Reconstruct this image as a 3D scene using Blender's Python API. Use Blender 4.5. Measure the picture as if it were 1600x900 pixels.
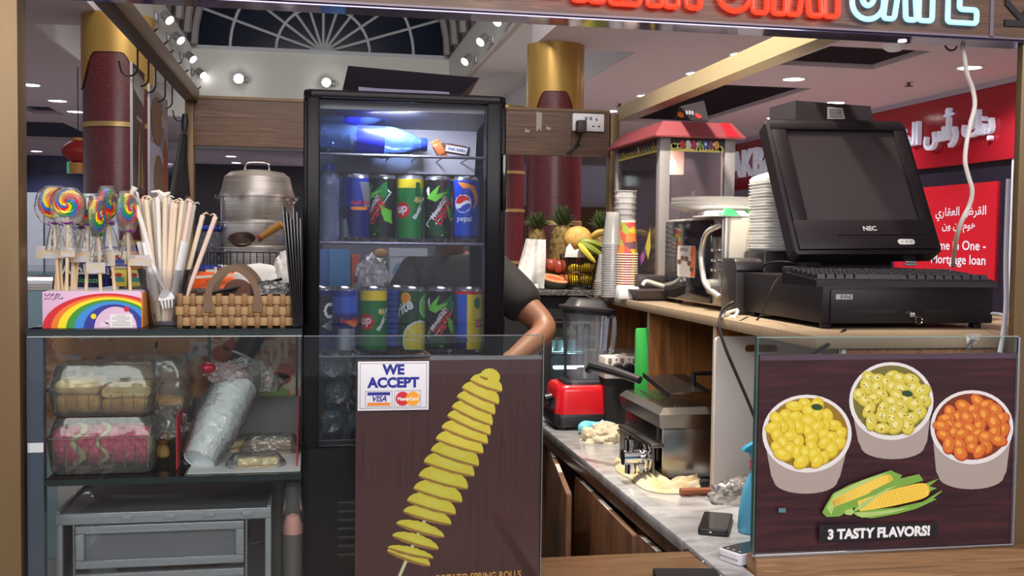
import bpy, bmesh, math, random
from mathutils import Vector, Matrix, noise
for o in list(bpy.data.objects):
 bpy.data.objects.remove(o, do_unlink=True)
SC = bpy.context.scene
COL = SC.collection
V = Vector
PI = math.pi
rnd = random.Random(7)

# ---------------------------------------------------------------- camera, world, lights, exposure
E = 1.545          # eye height
D = 2.05           # depth of the kiosk front
FPX = 1650.0
RC = Matrix(((0.98275828, -0.00440812, -0.18484247), (-0.18445925, 0.04522227, -0.98179923), (0.01268688, 0.99896722, 0.04362944)))
cam_d = bpy.data.cameras.new('camera')
cam = bpy.data.objects.new('camera', cam_d)
COL.objects.link(cam)
cam_d.sensor_width = 36.0
cam_d.lens = 36.0 * FPX / 1600.0
cam_d.clip_start = 0.05
cam_d.clip_end = 200
cam.matrix_world = Matrix.Translation((0, 0, E)) @ RC.to_4x4()
SC.camera = cam
SC.view_settings.view_transform = 'Standard'
SC.view_settings.look = 'None'
SC.view_settings.gamma = 1
SC.view_settings.use_curve_mapping = False
SC.view_settings.exposure = 0.72
SC.cycles.max_bounces = 8
SC.cycles.transparent_max_bounces = 40
SC.cycles.transmission_bounces = 8
SC.cycles.use_denoising = True
SC.cycles.caustics_reflective = False
SC.cycles.caustics_refractive = False
SC.cycles.sample_clamp_indirect = 3.0
w = bpy.data.worlds.new('mall_air')
SC.world = w
w.use_nodes = True
w.node_tree.nodes['Background'].inputs[0].default_value = (0.86, 0.86, 0.95, 1)
w.node_tree.nodes['Background'].inputs[1].default_value = 0.40

def lamp(name, kind, loc, target, energy, color=(1, 1, 1), size=1.0, size_y=None, spot=None, blend=0.5):
 d = bpy.data.lights.new(name, kind)
 d.energy = energy
 d.color = color
 if kind == 'AREA':
  d.shape = 'RECTANGLE'
  d.size = size
  d.size_y = size_y or size
 else:
  d.shadow_soft_size = size
 if spot:
  d.spot_size = math.radians(spot)
  d.spot_blend = blend
 o = bpy.data.objects.new(name, d)
 o.location = loc
 o.rotation_euler = (V(target) - V(loc)).to_track_quat('-Z', 'Y').to_euler()
 COL.objects.link(o)
 return o

lamp('mall_light_front', 'AREA', (0.3, -1.3, 3.45), (0.3, 2.3, 1.0), 200, (1.0, 0.97, 0.95), 5.0, 2.4)
lamp('overhead_fill', 'AREA', (0.35, 3.3, 3.47), (0.35, 3.3, 0), 16, (1.0, 0.96, 0.93), 2.0, 2.2)  # fill added over the kiosk to brighten its dim interior
lamp('atrium_wall_fill', 'AREA', (0.15, 6.2, 5.3), (0.15, 17, 3.4), 150, (0.98, 0.99, 0.95), 2.4, 1.2)  # unseen fill added high in the vault to brighten the atrium walls
lamp('counter_spot', 'SPOT', (0.42, 2.75, 3.45), (1.05, 3.15, 1.0), 70, (1.0, 0.87, 0.72), 0.05, spot=62, blend=0.5)
lamp('appliance_spot', 'SPOT', (0.85, 3.0, 3.45), (1.42, 3.45, 1.4), 250, (1.0, 0.88, 0.74), 0.05, spot=70, blend=0.6)
lamp('fruit_spot', 'SPOT', (0.75, 4.1, 3.45), (0.95, 4.4, 1.4), 42, (1.0, 0.88, 0.74), 0.06, spot=34, blend=0.6)
lamp('cooking_spot', 'SPOT', (-0.2, 3.7, 3.45), (-0.25, 4.4, 1.4), 60, (1.0, 0.90, 0.78), 0.06, spot=40, blend=0.6)
lamp('sign_strip_light', 'AREA', (0.5, 2.17, 1.975), (0.5, 2.35, 1.0), 0.8, (0.95, 0.93, 1.0), 1.7, 0.03)

# ---------------------------------------------------------------- pixel rays into the place (frame 1600 x 900)
def ray(px, py):
 return RC @ V((px - 800, 450 - py, -FPX))

def P(px, py, Y):
 r = ray(px, py)
 v = r * (Y / r.y)
 v.z += E
 return v

def PZ(px, py, Z):
 r = ray(px, py)
 v = r * ((Z - E) / r.z)
 v.z += E
 return v

def PX(px, py, X):
 r = ray(px, py)
 v = r * (X / r.x)
 v.z += E
 return v

# ---------------------------------------------------------------- materials
def S(r, g=None, b=None):
 if g is None:
  h = r.lstrip('#')
  r, g, b = (int(h[i:i + 2], 16) for i in (0, 2, 4))
 f = lambda c: (c / 255 / 12.92) if c / 255 <= 0.04045 else ((c / 255 + 0.055) / 1.055) ** 2.4
 return (f(r), f(g), f(b))

MATS = {}

def nt(m):
 m.use_nodes = True
 t = m.node_tree
 return t, t.nodes, t.links, t.nodes['Principled BSDF'], t.nodes['Material Output']

def mat(name, col, rough=0.5, metal=0.0, emis=0.0, ecol=None, var=0.0, scale=30, bump=0.0, spec=0.5, coat=0.0, stretch=None, sub=0.0):
 """plain colour with a little procedural variation (var) and relief (bump)"""
 if name in MATS:
  return MATS[name]
 m = bpy.data.materials.new(name)
 t, N, L, b, out = nt(m)
 b.inputs['Base Color'].default_value = (*col, 1)
 b.inputs['Roughness'].default_value = rough
 b.inputs['Metallic'].default_value = metal
 b.inputs['Specular IOR Level'].default_value = spec
 b.inputs['Coat Weight'].default_value = coat
 if emis:
  b.inputs['Emission Color'].default_value = (*(ecol or col), 1)
  b.inputs['Emission Strength'].default_value = emis
 if var or bump:
  tc = N.new('ShaderNodeTexCoord')
  mp = N.new('ShaderNodeMapping')
  if stretch:
   mp.inputs['Scale'].default_value = stretch
  nz = N.new('ShaderNodeTexNoise')
  nz.inputs['Scale'].default_value = scale
  nz.inputs['Detail'].default_value = 5
  L.new(tc.outputs['Object'], mp.inputs[0])
  L.new(mp.outputs[0], nz.inputs['Vector'])
  if var:
   mx = N.new('ShaderNodeMix')
   mx.data_type = 'RGBA'
   mx.inputs[6].default_value = (*[c * (1 - var) for c in col], 1)
   mx.inputs[7].default_value = (*[min(1, c * (1 + var)) for c in col], 1)
   L.new(nz.outputs[0], mx.inputs[0])
   L.new(mx.outputs[2], b.inputs['Base Color'])
  if bump:
   bp = N.new('ShaderNodeBump')
   bp.inputs['Strength'].default_value = bump
   bp.inputs['Distance'].default_value = 0.01
   L.new(nz.outputs[0], bp.inputs['Height'])
   L.new(bp.outputs[0], b.inputs['Normal'])
 MATS[name] = m
 return m

def ramp_mat(name, stops, kind='noise', scale=8, stretch=(1, 1, 1), rough=0.5, dist=0.0, detail=4, bump=0.0, metal=0.0, coat=0.0, rot=(0, 0, 0)):
 if name in MATS:
  return MATS[name]
 m = bpy.data.materials.new(name)
 t, N, L, b, out = nt(m)
 tc = N.new('ShaderNodeTexCoord')
 mp = N.new('ShaderNodeMapping')
 mp.inputs['Scale'].default_value = stretch
 mp.inputs['Rotation'].default_value = rot
 L.new(tc.outputs['Object'], mp.inputs[0])
 if kind == 'noise':
  x = N.new('ShaderNodeTexNoise')
  x.inputs['Scale'].default_value = scale
  x.inputs['Detail'].default_value = detail
  x.inputs['Distortion'].default_value = dist
  o = x.outputs[0]
 elif kind == 'wave':
  x = N.new('ShaderNodeTexWave')
  x.inputs['Scale'].default_value = scale
  x.inputs['Distortion'].default_value = dist
  x.inputs['Detail'].default_value = detail
  x.inputs['Detail Scale'].default_value = 1.5
  o = x.outputs[1]
 else:
  x = N.new('ShaderNodeTexVoronoi')
  x.inputs['Scale'].default_value = scale
  o = x.outputs[0]
 L.new(mp.outputs[0], x.inputs['Vector'])
 cr = N.new('ShaderNodeValToRGB')
 e = cr.color_ramp.elements
 while len(e) < len(stops):
  e.new(0.5)
 for el, (p, c) in zip(e, stops):
  el.position = p
  el.color = (*c, 1)
 L.new(o, cr.inputs[0])
 L.new(cr.outputs[0], b.inputs['Base Color'])
 b.inputs['Roughness'].default_value = rough
 b.inputs['Metallic'].default_value = metal
 b.inputs['Coat Weight'].default_value = coat
 b.inputs['Coat Roughness'].default_value = 0.12
 if bump:
  bp = N.new('ShaderNodeBump')
  bp.inputs['Strength'].default_value = bump
  bp.inputs['Distance'].default_value = 0.01
  L.new(o, bp.inputs['Height'])
  L.new(bp.outputs[0], b.inputs['Normal'])
 MATS[name] = m
 return m

def clear(name, tint=(1, 1, 1), haze=0.0, hcol=(0.8, 0.8, 0.8), ior=1.45, rough=0.03, bump=0.0, bscale=60, gain=1.0):
 """thin clear glass or plastic: see-through, mirror-like by the Fresnel law, plus a little milky haze"""
 if name in MATS:
  return MATS[name]
 m = bpy.data.materials.new(name)
 t, N, L, b, out = nt(m)
 tr = N.new('ShaderNodeBsdfTransparent')
 tr.inputs[0].default_value = (*tint, 1)
 b.inputs['Base Color'].default_value = (*hcol, 1)
 b.inputs['Roughness'].default_value = 0.45
 gl = N.new('ShaderNodeBsdfGlossy')
 gl.inputs['Roughness'].default_value = rough
 fr = N.new('ShaderNodeFresnel')
 fr.inputs['IOR'].default_value = ior
 m1 = N.new('ShaderNodeMixShader')
 m1.inputs[0].default_value = haze
 L.new(tr.outputs[0], m1.inputs[1])
 L.new(b.outputs[0], m1.inputs[2])
 m2 = N.new('ShaderNodeMixShader')
 mu = N.new('ShaderNodeMath')
 mu.operation = 'MULTIPLY'
 mu.inputs[1].default_value = gain
 mu.use_clamp = True
 L.new(fr.outputs[0], mu.inputs[0])
 L.new(mu.outputs[0], m2.inputs[0])
 L.new(m1.outputs[0], m2.inputs[1])
 L.new(gl.outputs[0], m2.inputs[2])
 L.new(m2.outputs[0], out.inputs['Surface'])
 if bump:
  tc = N.new('ShaderNodeTexCoord')
  nz = N.new('ShaderNodeTexNoise')
  nz.inputs['Scale'].default_value = bscale
  L.new(tc.outputs['Object'], nz.inputs['Vector'])
  bp = N.new('ShaderNodeBump')
  bp.inputs['Strength'].default_value = bump
  bp.inputs['Distance'].default_value = 0.01
  L.new(nz.outputs[0], bp.inputs['Height'])
  for n in (b, gl, fr):
   L.new(bp.outputs[0], n.inputs['Normal'])
 MATS[name] = m
 return m

# ---------------------------------------------------------------- mesh building
def T(x=0, y=0, z=0, rx=0, ry=0, rz=0):
 if isinstance(x, Vector):
  x, y, z = x
 return Matrix.Translation((x, y, z)) @ Matrix.Rotation(math.radians(rz), 4, 'Z') @ Matrix.Rotation(math.radians(ry), 4, 'Y') @ Matrix.Rotation(math.radians(rx), 4, 'X')

def FRONT(x, y=None, z=None):       # local x -> X, local y -> Z, local z -> towards the customer (-Y)
 v = V(x) if y is None else V((x, y, z))
 return Matrix.Translation(v) @ Matrix.Rotation(PI / 2, 4, 'X')

def SIDE(x, y=None, z=None):        # a face looking to -X: local x -> -Y, local y -> Z
 v = V(x) if y is None else V((x, y, z))
 return Matrix.Translation(v) @ Matrix.Rotation(-PI / 2, 4, 'Z') @ Matrix.Rotation(PI / 2, 4, 'X')

def world_matrix(o):
 m = o.matrix_basis.copy()
 p = o.parent
 while p:
  m = p.matrix_basis @ m
  p = p.parent
 return m

class MB:
 def __init__(s, m=None):
  s.bm = bmesh.new()
  s.ms = []
  s.i = 0
  if m:
   s.m(m)

 def m(s, m):
  if m not in s.ms:
   s.ms.append(m)
  s.i = s.ms.index(m)
  return s

 def f(s, vs):
  try:
   f = s.bm.faces.new(vs)
  except ValueError:
   return None
  f.material_index = s.i
  f.smooth = True
  return f

 def v(s, p, M=None):
  p = V(p)
  return s.bm.verts.new(M @ p if M else p)

 def add(s, t, M=None):
  mp = {}
  for x in t.verts:
   mp[x] = s.v(x.co, M)
  for fc in t.faces:
   s.f([mp[x] for x in fc.verts])
  t.free()
  return s

 def box(s, lo, hi, bev=0.0, M=None, seg=2):
  t = bmesh.new()
  lo, hi = V(lo), V(hi)
  bmesh.ops.create_cube(t, size=1, matrix=Matrix.Translation((lo + hi) / 2) @ Matrix.Diagonal((*(hi - lo), 1)))
  if bev:
   bmesh.ops.bevel(t, geom=list(t.edges), offset=bev, segments=seg, profile=0.5, affect='EDGES', clamp_overlap=True)
  return s.add(t, M)

 def cbox(s, c, d, bev=0.0, M=None, seg=2):
  c, d = V(c), V(d) / 2
  return s.box(c - d, c + d, bev, M, seg)

 def loft(s, rings, caps=(True, True), close=True, loop=False):
  vs = [[s.v(p) for p in r] for r in rings]
  n = len(vs[0])
  k = len(vs)
  for i in range(k if loop else k - 1):
   a, b = vs[i], vs[(i + 1) % k]
   for j in range(n if close else n - 1):
    s.f([a[j], a[(j + 1) % n], b[(j + 1) % n], b[j]])
  if caps[0] and not loop:
   s.f(list(reversed(vs[0])))
  if caps[1] and not loop:
   s.f(vs[-1])
  return s

 def cyl(s, p0, p1, r0, r1=None, n=20, caps=(True, True)):
  return s.tube([p0, p1], [r0, r0 if r1 is None else r1], n, caps=caps)

 def tube(s, pts, r, n=8, caps=(True, True), loop=False, flat=1.0):
  pts = [V(p) for p in pts]
  k = len(pts)
  rs = r if isinstance(r, (list, tuple)) else [r] * k
  rings = []
  up = None
  for i in range(k):
   if loop:
    d = (pts[(i + 1) % k] - pts[i - 1])
   else:
    d = pts[min(i + 1, k - 1)] - pts[max(i - 1, 0)]
   d.normalize()
   if up is None:
    up = d.orthogonal().normalized() if abs(d.z) > 0.95 else d.cross(V((0, 0, 1))).normalized()
   up = (up - d * up.dot(d))
   up = up.normalized() if up.length > 1e-6 else d.orthogonal().normalized()
   w_ = d.cross(up)
   rings.append([pts[i] + (up * math.cos(2 * PI * j / n) + w_ * (flat * math.sin(2 * PI * j / n))) * rs[i] for j in range(n)])
  return s.loft(rings, caps, True, loop)

 def lathe(s, prof, M=None, n=32, caps=(False, False), a0=0.0, sx=1, sy=1):
  M = M or Matrix()
  rings = [[M @ V((max(r, 1e-4) * math.cos(a0 + 2 * PI * j / n) * sx, max(r, 1e-4) * math.sin(a0 + 2 * PI * j / n) * sy, z)) for j in range(n)] for r, z in prof]
  return s.loft(rings, caps)

 def prism(s, pts, d, M=None, bev=0.0):
  t = bmesh.new()
  b = [t.verts.new((x, y, 0)) for x, y in pts]
  tp = [t.verts.new((x, y, d)) for x, y in pts]
  n = len(b)
  t.faces.new(list(reversed(b)))
  t.faces.new(tp)
  for i in range(n):
   t.faces.new([b[i], b[(i + 1) % n], tp[(i + 1) % n], tp[i]])
  if bev:
   bmesh.ops.bevel(t, geom=list(t.edges), offset=bev, segments=2, profile=0.5, affect='EDGES', clamp_overlap=True)
  return s.add(t, M)

 def flat(s, pts, M=None):
  s.f([s.v((p[0], p[1], p[2] if len(p) > 2 else 0), M) for p in pts])
  return s

 def disc(s, c, rx, ry=None, M=None, n=28, rot=0.0, z=0.0):
  ry = ry or rx
  ca, sa = math.cos(rot), math.sin(rot)
  pts = []
  for j in range(n):
   x, y = rx * math.cos(2 * PI * j / n), ry * math.sin(2 * PI * j / n)
   pts.append((c[0] + x * ca - y * sa, c[1] + x * sa + y * ca, z))
  return s.flat(pts, M)

 def ell(s, c, r, M=None, n=20, k=12, fn=None):
  c = V(c)
  r = V(r) if not isinstance(r, (int, float)) else V((r, r, r))
  rings = []
  for i in range(k + 1):
   a = -PI / 2 + PI * i / k
   ring = []
   for j in range(n):
    b = 2 * PI * j / n
    d = V((math.cos(a) * math.cos(b), math.cos(a) * math.sin(b), math.sin(a)))
    if 0 < i < k:
     q = 1.0 if fn is None else fn(d)
    else:
     d = V((math.cos(b) * 0.02, math.sin(b) * 0.02, math.sin(a)))
     q = 1.0 if fn is None else fn(V((0, 0, math.sin(a))))
    p = V((d.x * r.x * q, d.y * r.y * q, d.z * r.z * q)) + c
    ring.append(M @ p if M else p)
   rings.append(ring)
  return s.loft(rings, (True, True))

 def grid(s, fn, nu, nv, cu=False, mfn=None, thick=None):
  vs = [[s.v(fn(i / nu, j / nv)) for i in range(nu if cu else nu + 1)] for j in range(nv + 1)]
  w_ = len(vs[0])
  for j in range(nv):
   for i in range(nu):
    if mfn:
     s.m(mfn((i + 0.5) / nu, (j + 0.5) / nv))
    s.f([vs[j][i], vs[j][(i + 1) % w_], vs[j + 1][(i + 1) % w_], vs[j + 1][i]])
  return s

 def mesh(s, me, M=None):
  t = bmesh.new()
  t.from_mesh(me)
  return s.add(t, M)

 def build(s, name, parent=None, sharp=35, solid=0.0, keep=False, origin=None, recalc=True):
  bm = s.bm
  if recalc:
   bmesh.ops.recalc_face_normals(bm, faces=list(bm.faces))
  if solid:
   bmesh.ops.solidify(bm, geom=list(bm.faces), thickness=solid)
  ca = math.radians(sharp)
  for e in bm.edges:
   if len(e.link_faces) == 2:
    e.smooth = e.calc_face_angle(0) < ca
   else:
    e.smooth = False
  o_loc = V((0, 0, 0))
  if parent is not None:
   bmesh.ops.transform(bm, matrix=world_matrix(parent).inverted(), verts=list(bm.verts))
  elif not keep and bm.verts:
   if origin is None:
    lo = V([min(v.co[i] for v in bm.verts) for i in range(3)])
    hi = V([max(v.co[i] for v in bm.verts) for i in range(3)])
    o_loc = V(((lo.x + hi.x) / 2, (lo.y + hi.y) / 2, lo.z))
   else:
    o_loc = V(origin)
   bmesh.ops.translate(bm, vec=-o_loc, verts=list(bm.verts))
  me = bpy.data.meshes.new(name)
  bm.to_mesh(me)
  bm.free()
  for m in s.ms:
   me.materials.append(m)
  o = bpy.data.objects.new(name, me)
  COL.objects.link(o)
  if parent is not None:
   o.parent = parent
  else:
   o.location = o_loc
  return o

def tag(o, label, cat, group=None, kind=None):
 o['label'] = label
 o['category'] = cat
 if group:
  o['group'] = group
 if kind:
  o['kind'] = kind
 return o

def thing(name, loc, label, cat, group=None, rz=0):
 o = bpy.data.objects.new(name, None)
 o.empty_display_size = 0.05
 COL.objects.link(o)
 o.location = loc
 o.rotation_euler = (0, 0, math.radians(rz))
 return tag(o, label, cat, group)

def struct(name, mb, label=None, cat=None):
 o = mb.build(name, keep=True)
 o['kind'] = 'structure'
 if label:
  o['label'] = label
  o['category'] = cat or 'structure'
 return o

KIDS = {}

def copy_tree(o, parent=None):
 c = o.copy()
 COL.objects.link(c)
 if parent is not None:
  c.parent = parent
 for ch in [x for x in bpy.data.objects if x.parent == o]:
  copy_tree(ch, c)
 return c

def text_mesh(body, size, bold=0.0, shear=0.0, align='CENTER', spacing=1.0, sx=1.0, extrude=0.0):
 c = bpy.data.curves.new('lettering', 'FONT')
 c.body = body
 c.size = size
 c.offset = bold * size
 c.shear = shear
 c.align_x = align
 c.space_character = spacing
 c.extrude = extrude
 c.resolution_u = 3
 o = bpy.data.objects.new('lettering', c)
 COL.objects.link(o)
 bpy.context.view_layer.update()
 me = bpy.data.meshes.new_from_object(o.evaluated_get(bpy.context.evaluated_depsgraph_get()))
 bpy.data.objects.remove(o, do_unlink=True)
 bpy.data.curves.remove(c)
 if sx != 1.0:
  me.transform(Matrix.Diagonal((sx, 1, 1, 1)))
 return me

def write(mb, body, size, m, M, **k):
 mb.m(m)
 me = text_mesh(body, size, **k)
 mb.mesh(me, M)
 bpy.data.meshes.remove(me)
 return mb

def wrap_write(mb, body, size, m, M, r, th0, z0, rot=0.0, **k):
 """letters laid round an upright cylinder of radius r; th0 = direction of the text centre"""
 me = text_mesh(body, size, **k)
 t = bmesh.new()
 t.from_mesh(me)
 bpy.data.meshes.remove(me)
 bmesh.ops.triangulate(t, faces=list(t.faces))
 for _ in range(3):
  lg = [e for e in t.edges if e.calc_length() > 0.006]
  if not lg:
   break
  bmesh.ops.subdivide_edges(t, edges=lg, cuts=1)
 ca, sa = math.cos(rot), math.sin(rot)
 for v_ in t.verts:
  x, y = v_.co.x * ca - v_.co.y * sa, v_.co.x * sa + v_.co.y * ca
  a = th0 + x / r
  v_.co = V((r * math.cos(a), r * math.sin(a), z0 + y))
 mb.m(m)
 mb.add(t, M)
 return mb

def skin_mesh(verts, edges, sub=2, root=0):
 me = bpy.data.meshes.new('skin')
 me.from_pydata([v_[:3] for v_ in verts], edges, [])
 o = bpy.data.objects.new('skin', me)
 COL.objects.link(o)
 md = o.modifiers.new('skin', 'SKIN')
 md.use_smooth_shade = True
 for i, v_ in enumerate(verts):
  r_ = v_[3]
  me.skin_vertices[0].data[i].radius = r_ if isinstance(r_, tuple) else (r_, r_)
  me.skin_vertices[0].data[i].use_root = (i == root)
 sb = o.modifiers.new('sub', 'SUBSURF')
 sb.levels = sub
 sb.render_levels = sub
 bpy.context.view_layer.update()
 out = bpy.data.meshes.new_from_object(o.evaluated_get(bpy.context.evaluated_depsgraph_get()))
 bpy.data.objects.remove(o, do_unlink=True)
 return out

def smooth_path(pts, n=8):
 pts = [V(p) for p in pts]
 out = []
 for i in range(len(pts) - 1):
  p0, p1, p2, p3 = pts[max(i - 1, 0)], pts[i], pts[i + 1], pts[min(i + 2, len(pts) - 1)]
  for k in range(n):
   t = k / n
   out.append(0.5 * ((2 * p1) + (p2 - p0) * t + (2 * p0 - 5 * p1 + 4 * p2 - p3) * t * t + (3 * p1 - p0 - 3 * p2 + p3) * t ** 3))
 out.append(pts[-1])
 return out

def arc(cx, cy, r, a0, a1, n=10, ry=None):
 ry = ry or r
 return [(cx + r * math.cos(math.radians(a0 + (a1 - a0) * i / n)), cy + ry * math.sin(math.radians(a0 + (a1 - a0) * i / n))) for i in range(n + 1)]

def rrect(w_, h, r, n=4, cx=0, cy=0):
 x, y = w_ / 2 - r, h / 2 - r
 return arc(cx + x, cy + y, r, 0, 90, n) + arc(cx - x, cy + y, r, 90, 180, n) + arc(cx - x, cy - y, r, 180, 270, n) + arc(cx + x, cy - y, r, 270, 360, n)

def crumple(mb, c, r, seed=0, amp=0.35, freq=3.0, n=36, k=18, M=None, flat_bottom=True):
 c = V(c)
 sd = V((seed * 7.3, seed * 3.1, seed * 1.7))

 def fn(d):
  q = noise.fractal(d * freq + sd, 0.9, 2.1, 4)
  rdg = 1 - abs(noise.noise(d * freq * 1.7 + sd * 2)) * 2
  return 1 + amp * q + amp * 0.4 * rdg
 t = MB()
 t.ell((0, 0, 0), r, n=n, k=k, fn=fn)
 for v_ in t.bm.verts:
  if flat_bottom and v_.co.z < 0:
   v_.co.z *= 0.12
  v_.co += c
 mb.add(t.bm, M)
 return mb

# ---------------------------------------------------------------- shared materials
bronze = mat('brushed_bronze', S(122, 100, 70), 0.42, 0.45, var=0.12, scale=6, stretch=(8, 8, 1))
bronze_dark = mat('bronze_side', S(104, 84, 62), 0.42, 0.6, var=0.1, scale=6)
steel = mat('stainless_steel', S(168, 164, 158), 0.24, 1.0, var=0.08, scale=5, stretch=(30, 30, 1))
steel_dull = mat('dull_steel', S(120, 118, 116), 0.38, 1.0)
chrome = mat('chrome', S(215, 215, 215), 0.08, 1.0)
blackp = mat('black_plastic', S(26, 23, 28), 0.38, spec=0.5)
blackm = mat('matte_black', S(20, 18, 22), 0.6)
blackg = mat('gloss_black', S(12, 11, 14), 0.12)
greyp = mat('grey_plastic', S(120, 120, 124), 0.5)
whitep = mat('white_plastic', S(232, 232, 234), 0.4)
whitem = mat('white_paper', S(236, 234, 232), 0.75)
foam = mat('white_foam', S(240, 238, 234), 0.65, var=0.04, scale=80)
glass = clear('display_glass', (0.93, 0.96, 0.95), ior=1.35, rough=0.01)
glass_edge = mat('glass_edge', S(72, 104, 98), 0.15, spec=0.6)
glass_edge_dark = mat('dark_glass_edge', S(26, 38, 40), 0.15, spec=0.6)
clearp = clear('clear_plastic', (0.95, 0.95, 0.96), haze=0.05, ior=1.4, rough=0.06)
film = clear('clear_film', (0.97, 0.97, 0.97), haze=0.12, hcol=S(240, 240, 242), ior=1.45, rough=0.12, bump=0.9, bscale=60, gain=1.8)
wood_board = ramp_mat('walnut_board', [(0.30, S(66, 46, 36)), (0.42, S(104, 76, 58)), (0.52, S(84, 60, 46)), (0.60, S(116, 86, 66)), (0.70, S(58, 40, 32))], 'noise', 2.6, (0.9, 0.9, 26), 0.45, 0.9, 5)
wood_flap = ramp_mat('light_walnut', [(0.30, S(96, 66, 42)), (0.44, S(150, 112, 74)), (0.54, S(128, 92, 60)), (0.62, S(164, 126, 86)), (0.72, S(92, 62, 40))], 'noise', 2.6, (0.9, 14, 20), 0.35, 0.9, 5)
wood_dark = ramp_mat('dark_walnut', [(0.3, S(66, 44, 30)), (0.5, S(112, 78, 54)), (0.7, S(78, 52, 36))], 'noise', 3.0, (9, 3, 1.0), 0.3, 1.0, 6, coat=0.2)
wood_orange = ramp_mat('zebra_wood', [(0.2, S(110, 66, 34)), (0.5, S(168, 112, 62)), (0.75, S(190, 132, 78)), (0.95, S(124, 76, 40))], 'noise', 4.0, (12, 12, 0.8), 0.4, 0.8, 6)
# ================================================================ THE MALL AROUND THE KIOSK
CZ = E + 1.95          # mall ceiling
ceil_m = mat('ceiling_paint', S(216, 200, 207), 0.8)
ceil_w = mat('white_soffit', S(226, 226, 228), 0.8)
wall_w = mat('white_wall_paint', S(222, 220, 214), 0.75)
floor_m = ramp_mat('mall_floor', [(0.3, S(150, 140, 132)), (0.7, S(176, 166, 156))], 'noise', 2, rough=0.25)
recess_m = mat('dark_grille', S(44, 28, 40), 0.8)
recess_b = mat('dark_blue_recess', S(34, 40, 66), 0.8)
glow = mat('lamp_glow', (1, 0.97, 0.94), emis=9)
skyglass = mat('night_glass', S(30, 36, 56), 0.12, spec=0.6)
mullion = mat('mullion_white', S(196, 198, 204), 0.5)

b = MB(floor_m)
b.box((-16, -8, -0.1), (16, 32, 0))
struct('floor', b)

# ceiling with the stepped atrium opening and the dark recesses
XL0, XR0, XL1, XR1, YA, YB, YF = -1.86, 2.14, -2.58, 3.22, 3.6, 10.45, 17.6
b = MB(ceil_m)
cz2 = CZ + 0.25
rec_r = [((4.95, 9.66), (6.05, 10.8)), ((4.75, 12.3), (6.07, 16.4))]
rec_l = [((-4.4, 17.1), (-3.95, 18.2)), ((-8.5, 19.4), (-4.25, 23.0))]

def slab(x0, y0, x1, y1, holes=()):
 xs = sorted({x0, x1, *[h[0][0] for h in holes], *[h[1][0] for h in holes]})
 ys = sorted({y0, y1, *[h[0][1] for h in holes], *[h[1][1] for h in holes]})
 for xa, xb in zip(xs, xs[1:]):
  for ya, yb in zip(ys, ys[1:]):
   mx, my = (xa + xb) / 2, (ya + yb) / 2
   if any(h[0][0] < mx < h[1][0] and h[0][1] < my < h[1][1] for h in holes):
    continue
   b.box((xa, ya, CZ), (xb, yb, cz2))

slab(-16, -8, XL1, 32, rec_l)
slab(XR1, -8, 16, 32, rec_r)
slab(XL1, -8, XL0, YB)
slab(XR0, -8, XR1, YB)
slab(XL0, -8, XR0, YA)
slab(XL1, YF + 0.2, XR1, 32)
struct('ceiling', b)
b = MB(recess_m)
for (a, c) in rec_r:
 b.box((a[0] - 0.05, a[1] - 0.05, CZ + 0.07), (c[0] + 0.05, c[1] + 0.05, CZ + 0.1))
 for i in range(40):
  x = a[0] + (c[0] - a[0]) * i / 40
  b.box((x, a[1], CZ + 0.05), (x + 0.008, c[1], CZ + 0.07))
o = struct('trim_1', b)
b = MB(recess_b)
for (a, c) in rec_l:
 b.box((a[0] - 0.05, a[1] - 0.05, CZ + 0.07), (c[0] + 0.05, c[1] + 0.05, CZ + 0.1))
struct('trim_2', b)

# atrium: cove slabs, side walls, far wall
VZ = E + 3.04
b = MB(ceil_w)
b.box((XR0 + 0.1, YB, CZ + 0.5), (XR1 + 0.2, YF + 0.3, CZ + 0.6))
b.box((XL1 - 0.2, YB, CZ + 0.5), (XL0 - 0.1, YF + 0.3, CZ + 0.6))
b.box((XR1 - 0.012, YB, CZ + 0.01), (XR1 + 0.1, YF + 0.3, CZ + 0.6))
b.box((XL1 - 0.1, YB, CZ + 0.01), (XL1 + 0.012, YF + 0.3, CZ + 0.6))
struct('trim_3', b)
b = MB(wall_w)
b.box((XR0 + 0.06, YA, CZ + 0.26), (XR0 + 0.16, YB, VZ + 0.05))
b.box((XR0 + 0.06, YB, CZ + 0.5), (XR0 + 0.16, YF + 0.2, VZ + 0.05))
struct('wall_right', b)
b = MB(wall_w)
b.box((XL0 - 0.16, YA, CZ + 0.26), (XL0 - 0.06, YB, VZ + 0.05))
b.box((XL0 - 0.16, YB, CZ + 0.5), (XL0 - 0.06, YF + 0.2, VZ + 0.05))
struct('wall_left', b)
b = MB(wall_w)
b.box((XL1 - 0.2, YF, CZ - 0.02), (XR1 + 0.2, YF + 0.2, VZ))
b.box((XL0 - 0.16, YA - 0.2, CZ + 0.26), (XR0 + 0.16, YA, VZ + 2.3))
struct('wall_far', b)

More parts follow.
